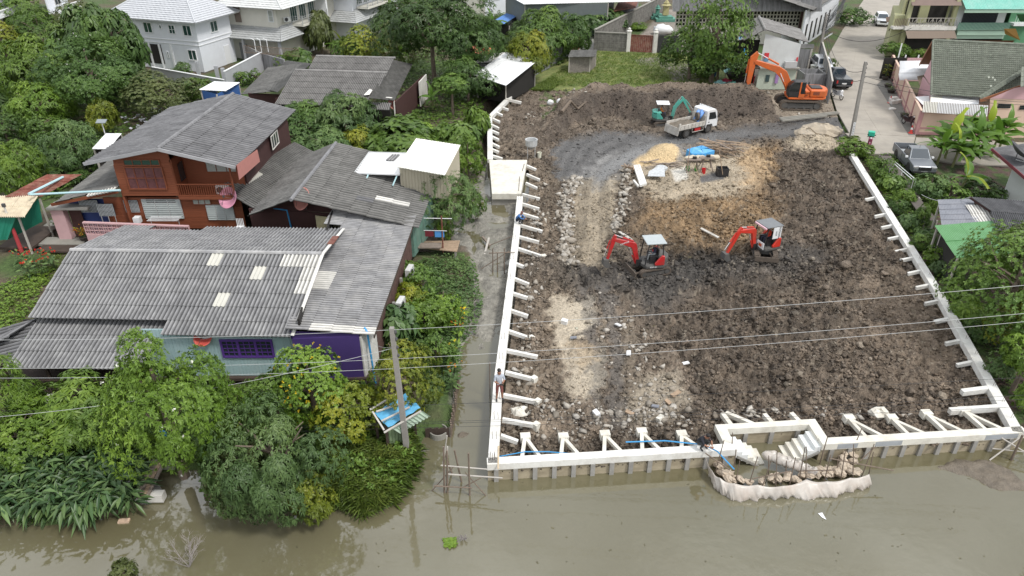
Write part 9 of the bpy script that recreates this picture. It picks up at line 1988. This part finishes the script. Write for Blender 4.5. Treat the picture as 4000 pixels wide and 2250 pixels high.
upole('concrete pole with tangled cables beside the road, nearer one', P(3196,238,0), PY(3230,55,P(3196,238,0).y), .3); upole('concrete pole with tangled cables beside the road, farther one', P(3280,70,0), PY(3312,-60,P(3280,70,0).y), .3)
pe = Vector((24.8, 23.2, -.5)); upole('utility pole standing just outside the view at the right wall corner', pe, (25.2, 23.2, 9.4), .26)
def wire(name, label, pts, r, m, sag=0.0):
 P_ = []
 for a, b in zip(pts[:-1], pts[1:]):
  for i in range(13): f = i/12; p = vec(a).lerp(vec(b), f); p.z -= sag*4*f*(1-f); P_.append(p)
 return tag(MB().path(P_, r, 4).build(name, m), label, 'cable')
yw = pb.y
for k, (vl, vm, vr) in enumerate(((1325,1288,1112),(1436,1402,1222),(1474,1440,1254))):
 wire('power_line', ('uppermost','middle','lowest')[k]+' of the three pale power lines crossing the whole view', [PY(-250, vl+2, yw), PY(1540, vm, yw), PY(4060, vr-3, yw)], .009, m_wire, .16)
for k, (vl, vm, vr) in enumerate(((1604,1584,1470),(1680,1652,1540),(1684,1658,1556),(1704,1672,1585))):
 wire('telephone_cable', ('uppermost','second','third','lowest')[k]+' of the four thin dark cables below the power lines', [PY(-250, vl, yw+.1), PY(1575, vm, yw+.1), PY(4060, vr, yw+.1)], .009, m_wired, .12)
wire('drop_wire', 'pale wire dropping from the concrete pole to the lower left', [PY(1535,1360,yw), PY(-150,1640,yw-1)], .010, m_wire, .5)
wire('drop_wire', 'thin pale wire from the concrete pole to the white end wall', [PY(1540,1355,yw), (-6.9,28.6,2.2)], .008, m_wire, .2)
a0, a1 = PY(3230,62,P(3196,238,0).y), PY(3312,-40,P(3280,70,0).y); rr = random.Random(8)
cbk = thing('cable_bundle', 'thick tangle of black cables along the road poles', 'cable bundle', world=True)
for k in range(22):
 o_ = Vector((rr.uniform(-.4,.4), 0, -rr.uniform(.2,2.6))); P_ = []
 for i in range(9): f = i/8; p = (a0+o_).lerp(a1+o_, f); p.z -= rr.uniform(.5,1.2)*4*f*(1-f)*.5; P_.append(p)
 MB().path(P_, .03, 3).build('cable', m_wired, cbk)
for k, (b_, s_) in enumerate(((P(3160,230,3.5), 1.2), (pt2+Vector((0,0,-.8)), 2.0), (pt2+Vector((0,0,-1.6)), 2.3), (P(3560,110,6), 1.5))):
 wire('street_cable', ('cable from the road pole to the workers house','upper cable between the road pole and the corner pole','lower cable between the road pole and the corner pole','cable crossing the road to the yellow terraced house')[k], [a0+Vector((0,0,-.4*k-.3)), b_], .025, m_wired, s_)
for k, (vr) in enumerate((402, 412)): wire('street_cable', ('upper','lower')[k]+' cable from the corner pole to the garage wing', [pt2+Vector((0,0,-1.2-.5*k)), PY(4080,vr,63)], .018, m_wired, .5)
wire('street_cable', 'pale cable looping over the plank walkway to the low roofs', [P(3600,760,1.5), P(3790,770,3)], .02, m_wire, .4)

tag(MB().tube(PY(3218,152,95), PY(3252,130,95), .09, 6).build('street_lamp', m_alu), 'tube street lamp sticking out of the nearer road pole', 'street lamp')
q = MB(); rr = random.Random(6)
for i in range(60): p = P(rr.uniform(2000, 3900), rr.uniform(1840, 2200), -.597); q.box(p, (rr.uniform(.03,.14), rr.uniform(.02,.07), .008), rz=rr.uniform(0, 3))
for i in range(25): p = P(rr.uniform(300, 1700), rr.uniform(2060, 2230), -.597); q.box(p, (rr.uniform(.03,.12), rr.uniform(.02,.06), .008), rz=rr.uniform(0, 3))
tag(q.build('floating_debris', mat('wet_leaf_litter', (.10,.09,.05), rough=.6, var=.5, scale=3)), 'tiny leaves and debris floating on the canal', 'debris', kind='stuff')
one(MB().quad(P(3195,2005,-.58), P(3212,2002,-.56), P(3228,2030,-.57), P(3212,2022,-.58)), 'floating_scrap', m_white, 'small white scrap floating in front of the plastic sheet', 'scrap')
